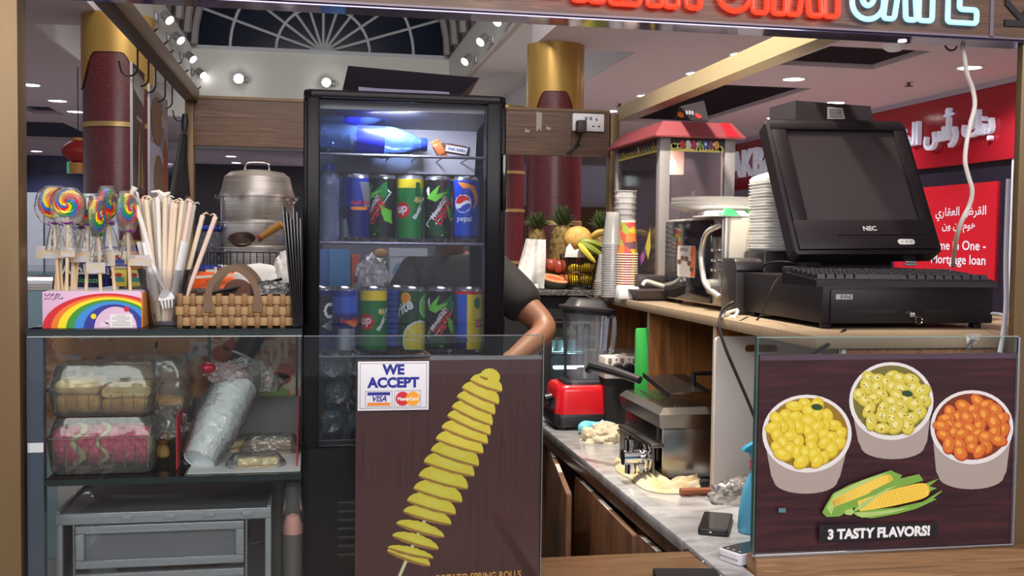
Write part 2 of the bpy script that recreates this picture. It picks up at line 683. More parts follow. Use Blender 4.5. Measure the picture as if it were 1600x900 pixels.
# glazed barrel vault over the atrium with the fan window in its far end
VX, VR = (XL0 + XR0) / 2, (XR0 - XL0) / 2 + 0.06
b = MB(skyglass)
b.loft([[V((VX + VR * math.cos(PI * j / 24), y, VZ + VR * math.sin(PI * j / 24))) for j in range(25)] for y in (YA - 0.2, YF + 0.1)], (False, False), close=False)
vault = struct('window_2', b)
bp = MB(mat('vault_ribs', S(150, 140, 140), 0.5))
y = YA + 0.4
while y < YF:
 bp.tube([V((VX + (VR - 0.06) * math.cos(PI * j / 24), y, VZ + (VR - 0.06) * math.sin(PI * j / 24))) for j in range(25)], 0.07, 6)
 y += 0.95
for a in (25, 50, 75, 105, 130, 155):
 x, z = VX + (VR - 0.03) * math.cos(math.radians(a)), VZ + (VR - 0.03) * math.sin(math.radians(a))
 bp.tube([(x, YA, z), (x, YF, z)], 0.03, 6)
bp.build('window_frame', vault)
b = MB(skyglass)
b.prism([(VX + VR * math.cos(PI * j / 32), VZ + VR * math.sin(PI * j / 32)) for j in range(33)], 0.06, FRONT(0, YF + 0.12, 0))
fan = struct('window_1', b)
bp = MB(mullion)
for r_ in (0.75, 1.47, VR):
 bp.tube([V((VX + r_ * math.cos(PI * j / 32), YF + 0.02, VZ + r_ * math.sin(PI * j / 32))) for j in range(33)], 0.026, 6)
for k in range(-4, 5):
 a = math.radians(90 + 18 * k)
 bp.tube([(VX, YF + 0.02, VZ), (VX + VR * math.cos(a), YF + 0.02, VZ + VR * math.sin(a))], 0.024, 6)
bp.box((VX - VR, YF - 0.02, VZ - 0.03), (VX + VR, YF + 0.06, VZ + 0.03))
bp.build('window_frame', fan)

# spotlights on the atrium walls
hous = mat('spot_housing', S(150, 150, 152), 0.4, 0.3)

def spotlight(p, d, label, side):
 t = thing('wall_spotlight', p, label, 'spotlight', 'white spotlights on the atrium walls')
 p = V(p)
 d = V(d).normalized()
 q = MB(hous)
 q.cbox(p, (0.04, 0.10, 0.10), 0.01)
 q.cyl(p, p + V((side * 0.09, 0, 0.02)), 0.025, n=10)
 q.build('bracket', t)
 q = MB(hous)
 c = p + V((side * 0.11, 0, 0.01))
 q.cyl(c - d * 0.05, c + d * 0.08, 0.05, 0.062, n=16)
 q.build('lamp_head', t)
 q = MB(glow)
 q.cyl(c + d * 0.08, c + d * 0.09, 0.054, n=16)
 q.build('lens', t)

for (px, py, nm) in ((244, 26, 'first'), (263, 58, 'second'), (284, 88, 'third'), (301, 113, 'fourth, farthest')):
 spotlight(PX(px, py, XL0 - 0.04), (0.75, -0.45, -0.75), nm + ' of the spotlights along the left atrium wall, counted from the nearest', 1)
for (px, py, nm) in ((798, 30, 'first'), (770, 62, 'second'), (744, 93, 'third, farthest')):
 spotlight(PX(px, py, XR0 + 0.05), (-0.75, -0.45, -0.75), nm + ' of the spotlights along the right atrium wall, counted from the nearest', -1)
for (px, py, r_, nm) in ((373, 123, 0.075, 'round white lamp glowing on the far atrium wall above the walnut board'), (510, 129, 0.07, 'round white lamp glowing on the far atrium wall just above the drinks fridge')):
 p = P(px, py, YF - 0.12)
 t = thing('wall_lamp', p, nm, 'lamp', 'round lamps on the far wall')
 q = MB(hous)
 q.cyl(p + V((0.0, 0.12, 0)), p + V((0.14, 0.1, 0)), 0.05, n=12)
 q.cyl(p + V((0, 0.12, 0)), p, r_ * 0.9, r_, n=20)
 q.build('housing', t)
 q = MB(mat('lamp_hot', (1, 1, 1), emis=22))
 q.cyl(p, p + V((0, -0.03, 0)), r_, r_ * 0.8, n=20)
 q.build('lens', t)

# downlights
dl_ring = mat('downlight_ring', S(225, 222, 222), 0.5)
for (px, py, nm) in (
  (1160, 84, 'first of the downlights along the gold beam, the nearest'), (1089, 114, 'second of the downlights along the gold beam'),
  (1010, 149, 'third of the downlights along the gold beam'), (952, 173, 'fourth of the downlights along the gold beam, just over the socket'),
  (1240, 123, 'downlight between the two dark ceiling grilles'), (1305, 160, 'downlight just above the black box on the till screen'),
  (1211, 184, 'downlight left of the till screen above the popcorn machine roof end'), (1515, 105, 'downlight crossed by the white hanging cable'),
  (47, 132, 'nearest of the three left downlights, beside the bronze post'), (90, 157, 'middle of the three left downlights beside the maroon column'),
  (118, 174, 'farthest of the three left downlights beside the maroon column'),
  (57, 236, 'far downlight low beside the bronze post'), (86, 247, 'far downlight left of the red lantern'),
  (264, 255, 'far downlight seen beside the hanging banners'), (361, 244, 'nearest far downlight over the steamer pot'),
  (369, 254, 'second far downlight over the steamer pot'), (921, 261, 'far downlight under the socket board above the pineapples')):
 p = PZ(px, py, CZ)
 t = thing('downlight', p, nm, 'downlight', 'round ceiling downlights')
 q = MB(dl_ring)
 q.lathe([(0.125, -0.012), (0.15, -0.012), (0.155, 0.0), (0.12, 0.0)], T(p), 24)
 q.build('rim', t)
 q = MB(glow)
 q.lathe([(0.0, -0.006), (0.123, -0.006), (0.123, -0.001), (0.0, -0.001)], T(p), 24)
 q.build('diffuser', t)
 lamp('downlight_beam', 'SPOT', p + V((0, 0, -0.03)), p + V((0, 0, -1)), 105, (1, 0.95, 0.95) if p.x > 0 else (0.74, 0.80, 1.0), 0.05, spot=150, blend=0.6)
# smoke detector and sprinklers
p = PZ(1397, 71, CZ)
q = MB(whitep)
q.lathe([(0, -0.06), (0.06, -0.055), (0.1, -0.03), (0.12, 0), (0, 0)], T(p), 24)
tag(q.build('smoke_detector'), 'white round smoke detector on the ceiling just under the signboard', 'smoke detector')
for (px, py, nm) in ((1420, 132, 'small dark sprinkler on the ceiling above the till screen'), (968, 165, 'small dark sprinkler beside the third gold-beam downlight')):
 p = PZ(px, py - 3, CZ)
 q = MB(mat('sprinkler_metal', S(70, 60, 62), 0.4, 0.8))
 q.cyl(p, p + V((0, 0, -0.04)), 0.018, n=10)
 q.cyl(p + V((0, 0, -0.04)), p + V((0, 0, -0.046)), 0.05, n=12)
 tag(q.build('ceiling_sprinkler'), nm, 'sprinkler', 'ceiling sprinklers')

# granite and gold columns
granite = ramp_mat('maroon_granite', [(0.3, S(52, 18, 22)), (0.55, S(88, 32, 36)), (0.8, S(118, 58, 58))], 'noise', 90, rough=0.3, detail=3)
gold = mat('gold_panel', S(176, 138, 72), 0.3, 0.55, var=0.08, scale=3)
goldtrim = mat('gold_trim', S(170, 140, 90), 0.35, 0.6)

def column(c, r_, label, arch_c, zs, atop, abot, ahalf):
 t = thing('mall_column', (c[0], c[1], 0), label, 'column')
 q = MB(granite)
 q.lathe([(r_, 0), (r_, atop + 0.05)], T(c[0], c[1], 0), 48)
 q.build('granite_shaft', t)
 q = MB(gold)
 n = 96
 R2 = r_ + 0.012

 def low(a):
  u = (a - arch_c + PI) % (2 * PI) - PI
  k = abs(u) / ahalf
  best = abot
  if k < 1:
   s_ = 0.5 + 0.5 * math.cos(PI * min(1, max(0, (k - 0.35) / 0.65)))
   best = abot + (atop - abot) * s_
  return best
 rings_lo = [V((c[0] + R2 * math.cos(2 * PI * j / n), c[1] + R2 * math.sin(2 * PI * j / n), low(2 * PI * j / n))) for j in range(n)]
 rings_hi = [V((p_.x, p_.y, CZ)) for p_ in rings_lo]
 q.loft([rings_lo, rings_hi], (False, False))
 q.build('gold_capital', t)
 for z in zs:
  q = MB(goldtrim)
  q.lathe([(r_, z - 0.025), (r_ + 0.012, z - 0.02), (r_ + 0.012, z + 0.02), (r_, z + 0.025)], T(c[0], c[1], 0), 48)
  q.build('trim_ring', t)

a = math.atan2(-9.83, 1.68)
cl = PZ(186, 22, CZ)
column((-1.72, 10.0), 0.30, 'maroon granite column with gold top behind the hanging banners', a - 0.3, (E + 0.98, E - 0.05), E + 1.6, E + 1.3, 1.05)
a = math.atan2(-10.1, -2.31)
column((2.36, 10.35), 0.275, 'maroon granite column with gold top behind the socket board', a, (E + 0.19, E - 0.6), E + 1.47, E + 1.15, 1.0)
a = math.atan2(-14, 2)
column((2.75, 15.2), 0.27, 'farther maroon granite column with thin gold bands beside the fridge', a, (E + 1.0, E + 0.45, E - 0.3), E + 1.75, E + 1.5, 1.0)
column((-3.28, 22.2), 0.27, 'far pale column with a gold top seen beside the back post', a, (E + 0.2,), E + 0.9, E + 0.7, 1.0)

# far end of the mall under the ceiling
b = MB(mat('far_wall_dark', S(64, 58, 74), 0.6))
b.box((-14, 29, 0), (-0.2, 29.2, CZ))
struct('wall_back', b)
b = MB(mat('far_wall_pale', S(222, 222, 242), 0.6))
b.box((-0.2, 26, 0), (8.3, 26.2, CZ))
b.m(mat('far_tan', S(150, 112, 74), 0.6))
b.box((4.0, 25.9, 0), (7.9, 26.05, E + 0.9))
struct('wall_end', b)
b = MB(mat('blue_shopfront', S(52, 58, 92), 0.35))
b.box((-6.9, 27.4, 0), (-4.7, 27.6, CZ))
b.box((-14, 27.4, 0), (-7.2, 27.6, CZ))
b.m(mat('red_shopfront', S(150, 24, 34), 0.5))
b.box((-8.3, 27.2, 0), (-6.85, 27.4, E + 1.85))
struct('wall_shop', b)
b = MB(mat('dark_shop', S(44, 38, 50), 0.5))
b.box((-2.6, 22.6, 0), (0.2, 22.8, E + 1.45))
b.m(mat('shop_band', S(196, 196, 200), 0.6))
b.box((-3.0, 22.4, E + 1.82), (0.2, 22.8, E + 1.945))
struct('wall_shop_back', b)

# exit sign
p = P(116, 262, 27.36)
t = thing('exit_sign', p, 'small green and white exit sign on the far shop wall', 'exit sign')
q = MB(whitep)
q.cbox(p, (0.34, 0.06, 0.3), 0.01)
q.build('sign_box', t)
q = MB(mat('exit_green', S(20, 130, 90), 0.4, emis=0.8))
q.flat([(-0.16, -0.13), (0.0, -0.13), (0.0, 0.13), (-0.16, 0.13)], FRONT(p + V((0, -0.032, 0))))
q.m(mat('exit_white', S(235, 250, 245), 0.4, emis=0.9))
q.flat([(0.0, -0.13), (0.16, -0.13), (0.16, 0.13), (0.0, 0.13)], FRONT(p + V((0, -0.032, 0))))
q.disc((0.06, 0.05), 0.03, M=FRONT(p + V((-0.14, -0.034, 0.03))))
q.flat([(-0.11, -0.11), (-0.08, -0.11), (-0.05, -0.02), (-0.04, 0.06), (-0.1, 0.06), (-0.12, -0.02)], FRONT(p + V((0, -0.034, 0))))
q.build('lettering', t)

# red paper lantern
p = P(122, 237, 13.0)
t = thing('paper_lantern', p, 'red paper lantern hanging beside the maroon column', 'lantern')
q = MB(mat('lantern_red', S(150, 30, 28), 0.6))
n = 24
for_prof = [(0.05, -0.13)] + [(0.05 + 0.13 * math.sin(PI * (k + 0.5) / 12) ** 0.8 + (0.004 if k % 2 else 0), -0.13 + 0.26 * (k + 0.5) / 12) for k in range(12)] + [(0.05, 0.13)]
q.lathe(for_prof, T(p), n)
q.build('paper_shade', t)
q = MB(mat('lantern_gold', S(190, 130, 60), 0.5))
q.lathe([(0, -0.25), (0.1, -0.25), (0.1, -0.13), (0.0, -0.13)], T(p), n)
q.lathe([(0, 0.13), (0.06, 0.13), (0.06, 0.16), (0, 0.16)], T(p), n)
q.build('tassel', t)
q = MB(blackp)
q.cyl(p + V((0, 0, 0.16)), V((p.x, p.y, CZ)), 0.006, n=6)
q.build('cord', t)

# white partition and glass counter on the left
b = MB(mat('white_partition', S(196, 202, 222), 0.5))
p0, p1 = P(20, 300, 8.0), P(137, 303, 8.0)
xm = P(68, 300, 8.0).x
b.box((p0.x - 1.5, 8.0, 0), (xm - 0.006, 8.08, p0.z), 0.004)
b.box((xm + 0.006, 8.0, 0), (p1.x + 0.2, 8.08, p0.z), 0.004)
struct('wall_partition', b)
t = thing('glass_counter', (-1.6, 5.6, 0), 'pale glass counter with a steel rail behind the bronze post', 'counter')
q = MB(clear('teal_glass', (0.72, 0.86, 0.88), haze=0.25, hcol=S(150, 180, 190)))
za = P(60, 437, 5.3).z
xa = P(87, 440, 5.3).x
q.box((xa - 1.2, 5.3, 0.0), (xa, 5.32, za - 0.05))
q.box((xa - 1.2, 5.3, za + 0.02), (xa + 0.35, 6.4, za + 0.04))
q.build('glass_panel', t)
q = MB(chrome)
q.box((xa - 1.2, 5.27, za - 0.05), (xa + 0.0, 5.31, za + 0.02), 0.008)
q.build('rail', t)

# ---------------------------------------------------------------- the bank across the aisle
XB = 7.85
red = mat('bank_red', S(162, 28, 42), 0.22, spec=0.4)
zt, zb = E + 1.885, E + 1.02
b = MB(mat('bank_black', S(38, 32, 46), 0.25))
b.box((XB + 0.02, 4.0, 0), (XB + 0.3, 27, zb))
b.m(mat('bank_grey', S(176, 168, 184), 0.6))
b.box((XB - 0.06, 4.0, zt), (XB + 0.3, 27, CZ))
b.m(mat('bank_white', S(206, 206, 220), 0.4))
yw = PX(1583, 300, XB).y
b.box((XB - 0.03, yw - 0.08, 0), (XB + 0.03, yw, zb))
b.m(mat('bank_stone', S(140, 136, 160), 0.5))
b.box((XB - 0.02, 17.4, E - 1.4), (XB + 0.03, 21.5, zb))
struct('wall_bank', b)
t = thing('bank_fascia', (XB, 14, zb), 'red glossy fascia with white raised Arabic and Latin letters across the aisle', 'shop sign')
q = MB(red)
q.box((XB - 0.05, 6.0, zb), (XB + 0.1, 24, zt), 0.01)
q.build('red_panel', t)
AR_BANK = ' '.join(['\ufe94\ufee4\ufef4\ufea8\ufedf\ufe8d', '\ufeb1\ufe83\ufead', '\ufeda\ufee8\ufe91'])
lw = mat('bank_letters', S(214, 216, 232), 0.35, emis=0.12)
xr = PX(1562, 200, XB - 0.06)
xl = PX(1452, 218, XB - 0.06)
me = text_mesh('\ufeb1\ufe83\ufead \ufeda\ufee8\ufe91', 1.0, bold=0.02, align='RIGHT', extrude=0.08)
wx = max(v_.co.x for v_ in me.vertices) - min(v_.co.x for v_ in me.vertices)
bpy.data.meshes.remove(me)
k = (PX(1455, 215, XB).y - PX(1562, 200, XB).y) / wx
q = MB()
yy = PX(1564, 200, XB).y
zz = PX(1552, 209, XB).z
me = text_mesh(AR_BANK, 1.0, bold=0.02, align='RIGHT', extrude=0.03)
me.transform(Matrix.Diagonal((k, k * 1.05, 1, 1)))
q.m(lw)
q.mesh(me, SIDE(XB - 0.09, yy, zz))
q.build('lettering', t)
q = MB()
za, zt2 = PX(1180, 281, XB).z, PX(1180, 243, XB).z
me = text_mesh('AKBANK', 1.0, bold=0.03, align='LEFT', extrude=0.03)
cap = max(v_.co.y for v_ in me.vertices)
k = 0.50 / cap
y0 = PX(1152, 262, XB).y
wA = max(v_.co.x for v_ in me.vertices)
bpy.data.meshes.remove(me)
me = text_mesh('RAKBANK', 1.0, bold=0.012, align='LEFT', extrude=0.03)
rx = text_mesh('R', 1.0, bold=0.03, align='LEFT')
rw = max(v_.co.x for v_ in rx.vertices) + 0.07
me.transform(Matrix.Diagonal((k * 1.12, k, 1, 1)))
zz = PX(1155, 278, XB).z
q.m(lw)
q.mesh(me, SIDE(XB - 0.09, y0 + rw * k * 1.12, zz))
q.build('lettering', t)
# poster of the bank
pl, prt = PX(1440, 290, XB), PX(1560, 290, XB)
zt3, zb3 = E + 0.78, E - 0.42
t = thing('bank_poster', (XB, prt.y, zb3), 'red bank poster about a mortgage loan in a black shopfront', 'poster')
q = MB(mat('poster_red', S(188, 26, 40), 0.3))
q.box((XB - 0.012, prt.y, zb3), (XB + 0.03, pl.y + 0.6, zt3))
q.build('red_sheet', t)
pw = mat('poster_white', S(224, 224, 232), 0.5)
q = MB()

def side_line(body, px0, px1, py0, bold=0.0, hpx=20, capk=1.0):
 """line of lettering ending at px1 with its baseline at py0"""
 a_, c_ = PX(px0, py0, XB - 0.02), PX(px1, py0, XB - 0.02)
 me_ = text_mesh(body, 1.0, bold=bold, align='RIGHT')
 w_ = max(v_.co.x for v_ in me_.vertices) - min(v_.co.x for v_ in me_.vertices)
 k_ = (a_.y - c_.y) / w_
 h_ = (PX(px1, py0 - hpx, XB).z - c_.z)
 cap_ = max(v_.co.y for v_ in me_.vertices)
 me_.transform(Matrix.Diagonal((k_, h_ / cap_, 1, 1)))
 q.m(pw)
 q.mesh(me_, SIDE(XB - 0.016, c_.y, c_.z))

side_line('\ufef1\ufead\ufe8e\ufed8\ufecc\ufedf\ufe8d \ufebd\ufeae\ufed8\ufedf\ufe8d', 1462, 1541, 335, 0.012, 14)
side_line('\ufee5\ufeed \ufee5\ufe87 \ufee1\ufeee\ufeeb', 1472, 1524, 357, 0.012, 12)
side_line('Home in One -', 1449, 1540, 391, 0.012, 15)
side_line('Mortgage loan', 1455, 1540, 414, 0.012, 15)
q.build('lettering', t)
# ================================================================ THE KIOSK FRAME
BZ = E + 0.59
kf = thing('kiosk_frame', (0.4, 3.4, 0), 'bronze post and beam frame of the kiosk with walnut back board', 'kiosk frame')
q = MB(bronze)
xl = P(42, 450, D + 0.05).x
q.box((xl - 0.16, D, 0), (xl, D + 0.06, 2.9), 0.004)
q.build('front_post', kf)
q = MB(bronze)
xr = P(1586, 400, D).x
q.box((xr + 0.012, D + 0.013, 0.88), (xr + 0.17, D + 0.034, 2.9), 0.004)
q.build('front_post', kf)
q = MB(bronze)
q.box((P(292, 300, 4.73).x, 4.66, 0), (P(305, 300, 4.73).x, 4.73, BZ), 0.003)
q.build('back_post', kf)
q = MB(bronze)
q.box((P(948, 300, 4.73).x, 4.68, 0), (P(962, 300, 4.73).x, 4.75, BZ), 0.003)
q.build('back_post', kf)
q = MB(bronze_dark)
x0 = P(293, 165, 4.7).x
q.box((x0 - 0.005, D + 0.06, E + 0.575), (x0 + 0.045, 4.73, E + 0.635), 0.003)
q.build('side_beam', kf)
q = MB(mat('tan_beam', S(182, 164, 128), 0.45, 0.1, var=0.05, scale=20))
a0, a1 = P(965, 188, 4.7), PZ(1230, 80, P(965, 188, 4.7).z)
dirv = (a1 - a0).normalized()
q.loft([[a0 + V((dx, 0, dz)) + dirv * t_ for dx, dz in ((0, 0), (0.07, 0), (0.07, 0.06), (0, 0.06))] for t_ in (0, (4.7 - D - 0.08) / abs(dirv.y))])
q.build('side_beam', kf)
q = MB(wood_board)
bzt, bzb = E + 0.592, E + 0.394
xm1, xm2 = P(470, 200, 4.73).x, P(948, 200, 4.73).x
q.box((P(305, 200, 4.73).x, 4.68, bzb), (P(889, 200, 4.73).x, 4.73, bzt))
q.box((P(890, 200, 4.73).x, 4.682, bzb), (xm2, 4.73, bzt))
q.m(bronze_dark)
q.box((P(305, 200, 4.73).x, 4.675, bzt), (xm2, 4.735, bzt + 0.012))
q.build('back_board', kf)

# ---------------------------------------------------------------- signboard over the front
sz = E + 0.449
sg = thing('signboard', (0.4, D, sz), 'walnut signboard with red and blue neon lettering over the kiosk front', 'signboard')
q = MB(wood_board)
xs0, xs1 = P(0, 0, D).x - 0.1, P(1547, 30, D).x
q.box((xs0, D, sz), (xs1, D + 0.07, sz + 0.34))
q.build('board', sg)
q = MB(wood_board)
q.box((xs1 + 0.004, D, sz), (xs1 + 0.3, D + 0.07, sz + 0.34))
q.build('end_board', sg)
q = MB(mat('pale_edge', S(120, 108, 122), 0.4, 0.2))
q.box((xs0, D - 0.004, sz - 0.002), (xs1 + 0.3, D + 0.002, sz + 0.002))
q.box((xs1 - 0.002, D - 0.004, sz), (xs1 + 0.006, D + 0.002, sz + 0.34))
q.build('edge_strip', sg)
q = MB(mat('glossy_soffit', S(120, 112, 150), 0.08, 0.75))
q.box((xs0, D + 0.004, sz - 0.006), (xs1 + 0.3, D + 0.075, sz - 0.001))
q.build('underside', sg)
q = MB(mat('vertical_lettering', S(30, 24, 26), 0.5))
write(q, 'KE', 0.115, q.ms[0], FRONT(xs1 + 0.112, D - 0.003, sz + 0.018) @ Matrix.Rotation(PI / 2, 4, 'Z'), bold=0.01, align='LEFT', extrude=0.002)
q.build('lettering', sg)

neon_r = mat('neon_red', S(150, 12, 6), 0.4, emis=1.7, ecol=(1.0, 0.026, 0.008))
neon_b = mat('neon_blue', S(150, 215, 255), 0.4, emis=0.72, ecol=(0.33, 0.66, 1.0))
neon_w = mat('neon_white', S(255, 255, 255), 0.4, emis=2.0)
HL = 0.17

def sx(px, py=20):
 return P(px, py, D).x

def neon(m, loops, name='neon_letter'):
 """each letter is drawn by closed rounded loops; points are (pixel column, height from the letter foot)"""
 q_ = MB(m)
 for lp in loops:
  pts = []
  n_ = len(lp)
  for i_ in range(n_):
   a_, b_, c_ = lp[i_ - 1], lp[i_], lp[(i_ + 1) % n_]
   pv = lambda e: V((sx(e[0]), D - 0.016, sz + 0.016 + (800 - e[0]) * 0.0 + e[1]))
   A, B_, C = pv(a_), pv(b_), pv(c_)
   r_ = min(0.008, (A - B_).length * 0.45, (C - B_).length * 0.45)
   u, w_ = (A - B_).normalized() * r_, (C - B_).normalized() * r_
   for k_ in range(5):
    t_ = k_ / 4
    pts.append((B_ + u) * (1 - t_) ** 2 + B_ * 2 * t_ * (1 - t_) + (B_ + w_) * t_ * t_)
  q_.tube(pts, 0.0058, 8, loop=True)
 q_.build(name, sg)

H = HL

def cee(m, x0, x1, h0):
 c, r, t = (x0 + x1) / 2, (x1 - x0) / 2, 15
 o = [(c - r * math.cos(PI * k / 10), h0 + 0.034 * (1 - math.sin(PI * k / 10))) for k in range(11)]
 i = [(c + (r - t) * math.cos(PI * k / 6), h0 + 0.028 + 0.02 * (1 - math.sin(PI * k / 6))) for k in range(7)]
 up = [(x1, 0.075), (x1 - t, 0.075)]
 tp = [(x0 + t, H * 0.8), (c, H * 0.86), (x1 - t, H * 0.78), (x1 - t, H * 0.7), (x1, H * 0.7), (x1, H * 0.9), (c, H), (x0, H * 0.9)]
 neon(m, [o + up + i + tp])

# K A R A K
neon(neon_r, [[(800, 0.022), (821, 0.022), (826, H * 0.55), (834, 0.02), (878, 0.02), (850, H * 0.6), (872, H), (848, H), (824, H * 0.7), (822, H), (800, H)]])
neon(neon_r, [[(892, 0.010), (913, 0.010), (915, 0.055), (917, 0.055), (918, 0.010), (941, 0.010), (930, H), (902, H)], [(911, 0.085), (921, 0.085), (917, H * 0.8), (914, H * 0.8)]])
neon(neon_r, [[(950, 0.008), (995, 0.008), (998, 0.05), (986, 0.075), (997, H * 0.7), (990, H), (950, H)], [(963, 0.022), (972, 0.05), (981, 0.022), (972, 0.018)], [(964, H * 0.6), (984, H * 0.6), (984, H * 0.85), (964, H * 0.85)]])
neon(neon_r, [[(1008, 0.008), (1030, 0.008), (1031, 0.055), (1034, 0.055), (1035, 0.008), (1056, 0.008), (1046, H), (1018, H)], [(1027, 0.085), (1037, 0.085), (1033, H * 0.8), (1031, H * 0.8)]])
neon(neon_r, [[(1070, 0.008), (1090, 0.008), (1084, H * 0.5), (1092, H), (1072, H), (1062, H * 0.6), (1060, H), (1042 + 8, H), (1050, H * 0.4), (1062, H * 0.4)]])
# C H A I
cee(neon_r, 1118, 1168, 0.006)
neon(neon_r, [[(1172, 0.006), (1193, 0.006), (1193, 0.065), (1203, 0.065), (1203, 0.006), (1222, 0.006), (1222, H), (1203, H), (1203, 0.1), (1193, 0.1), (1193, H), (1172, H)]])
neon(neon_r, [[(1225, 0.006), (1243, 0.006), (1247, 0.045), (1256, 0.045), (1259, 0.006), (1279, 0.006), (1266, H), (1238, H)], [(1248, 0.075), (1256, 0.075), (1252, H * 0.8)]])
neon(neon_r, [[(1283, 0.006), (1303, 0.006), (1303, H), (1283, H)]])
# C A F E
cee(neon_b, 1325, 1374, 0.004)
neon(neon_b, [[(1374, 0.008), (1391, 0.008), (1396, 0.06), (1407, 0.06), (1409, 0.008), (1426, 0.008), (1416, H), (1386, H)], [(1396, 0.085), (1404, 0.085), (1400, H * 0.8)]])
neon(neon_b, [[(1429, 0.008), (1450, 0.008), (1450, 0.07), (1466, 0.07), (1466, 0.1), (1450, 0.1), (1450, H - 0.03), (1468, H - 0.03), (1468, H), (1429, H)]])
neon(neon_b, [[(1474, 0.008), (1519, 0.008), (1519, 0.036), (1492, 0.036), (1492, 0.08), (1514, 0.08), (1514, 0.105), (1492, 0.105), (1492, H - 0.03), (1519, H - 0.03), (1519, H), (1474, H)]])
neon(neon_w, [[(742, 0.009), (772, 0.009), (772, 0.04), (752, 0.04), (752, H), (742, H)]])
q = MB(mat('led_dot', (0.75, 0.7, 1.0), emis=3))
p = PZ(1425, 63, sz - 0.012)
q.lathe([(0, 0.002), (0.009, 0.002), (0.009, 0.004), (0, 0.004)], T(p.x, D + 0.05, sz - 0.0102), 16)
q.build('strip_lamp', sg)
# looped black wire under the signboard
q = MB(blackp)
pts = [P(px, py, D + 0.11) for px, py in ((1476, 58), (1475, 66), (1479, 75), (1486, 79), (1493, 76), (1496, 67), (1497, 58))]
q.tube(smooth_path(pts, 5), 0.0022, 6)
tag(q.build('loose_wire'), 'short black wire looping down under the signboard', 'wire')

# ---------------------------------------------------------------- counters, shelf and back counter
MZ = E - 0.685      # marble top
XM = 0.842
SZ = E - 0.2        # upper shelf top
XS = 1.092
marble = ramp_mat('grey_marble', [(0.25, S(128, 128, 132)), (0.5, S(166, 166, 168)), (0.62, S(184, 184, 184)), (0.9, S(140, 140, 144))], 'noise', 5, (1, 1.8, 1), 0.22, 1.6, 7, coat=0.2)
granite_b = ramp_mat('speckled_granite', [(0.35, S(38, 38, 40)), (0.55, S(92, 92, 90)), (0.75, S(150, 148, 142))], 'noise', 160, rough=0.25, detail=3)

q = MB(marble)
q.prism([(XM, 1.75), (0.9, 1.75), (0.9, 2.15), (1.615, 2.15), (1.615, 4.05), (XM, 4.05)], 0.03, T(0, 0, MZ - 0.03), 0.004)
tag(q.build('marble_worktop'), 'long white marble worktop under the upper shelf on the right', 'worktop')

cab = thing('base_cabinet', (1.2, 3.0, 0), 'dark walnut base cabinet with open doors under the marble worktop', 'cabinet')
q = MB(wood_dark)
q.box((XM + 0.035, 2.15, 0), (1.70, 4.0, 0.05))
q.box((XM + 0.012, 2.0, MZ - 0.07), (XM + 0.032, 4.0, MZ - 0.031))
q.box((XM + 0.5, 2.15, 0.05), (XM + 0.52, 4.0, MZ - 0.031))
for y in (2.2, 2.75, 3.35, 3.98):
 q.box((XM + 0.035, y, 0.05), (XM + 0.5, y + 0.018, MZ - 0.031))
q.build('carcass', cab)

def door_panel(p0, p1, h, th=0.018, edge=True):
 p0, p1 = V(p0), V(p1)
 d = (p1 - p0)
 L_ = V((d.x, d.y, 0)).length
 ang = math.degrees(math.atan2(d.y, d.x))
 M = T(p0.x, p0.y, p0.z - h, rz=ang)
 q_ = MB(wood_dark)
 q_.box((0, -th / 2, 0), (L_, th / 2, h), 0.002, M)
 o_ = q_.build('door', cab)
 q_ = MB(mat('door_edge_band', S(120, 92, 74), 0.5))
 q_.box((0.004, -th / 2 + 0.001, h), (L_ - 0.004, th / 2 - 0.001, h + 0.0012), 0, M)
 q_.m(mat('edge_band_worn', S(206, 202, 198), 0.5))
 for f0, f1 in ((0.10, 0.3), (0.45, 0.62)):
  q_.box((L_ * f0, -th / 2 + 0.002, h + 0.0012), (L_ * f1, th / 2 - 0.002, h + 0.0018), 0, M)
 q_.build('edge_band', o_)

zd = MZ - 0.085
door_panel(PZ(858, 695, zd), PZ(889, 772, zd), 0.6)
door_panel(PZ(902, 745, zd), PZ(993, 837, zd), 0.6)
door_panel(PZ(1000, 836, zd), PZ(1050, 880, zd), 0.6)
for px, py in ((1100, 871), (1147, 898)):
 q = MB(chrome)
 p = PZ(px, py, MZ - 0.012)
 q.cbox((XM - 0.004, p.y, MZ - 0.014), (0.008, 0.10 if px == 1100 else 0.05, 0.02), 0.003)
 q.cyl((XM - 0.009, p.y - 0.05, MZ - 0.012), (XM - 0.009, p.y + 0.05, MZ - 0.012), 0.006, n=10)
 q.build('hinge', cab)

q = MB(wood_flap)
yb = PZ(960, 866, MZ - 0.002).y
q.box((P(847, 870, D).x + 0.003, 1.45, MZ - 0.04), (XM - 0.012, yb, MZ - 0.002), 0.002)
tag(q.build('counter_flap'), 'light walnut lift-up counter flap between the two poster panels', 'counter flap')

us = thing('upper_shelf', (1.4, 3.0, MZ), 'raised walnut shelf unit over the marble worktop carrying till and microwave', 'shelf unit')
q = MB(mat('laminate_shelf', S(158, 138, 112), 0.35, var=0.25, scale=14, stretch=(1, 6, 1)))
q.box((XS, 2.16, SZ - 0.028), (1.98, 4.05, SZ), 0.002)
q.build('shelf_board', us)

def divider(y, xa, m_, nm='divider'):
 q_ = MB(m_)
 q_.box((xa, y, MZ), (1.62, y + 0.018, SZ - 0.028))
 q_.m(mat('pale_edge_band', S(196, 178, 160), 0.5))
 q_.box((xa - 0.0015, y - 0.0005, MZ), (xa, y + 0.0185, SZ - 0.028))
 q_.build(nm, us)

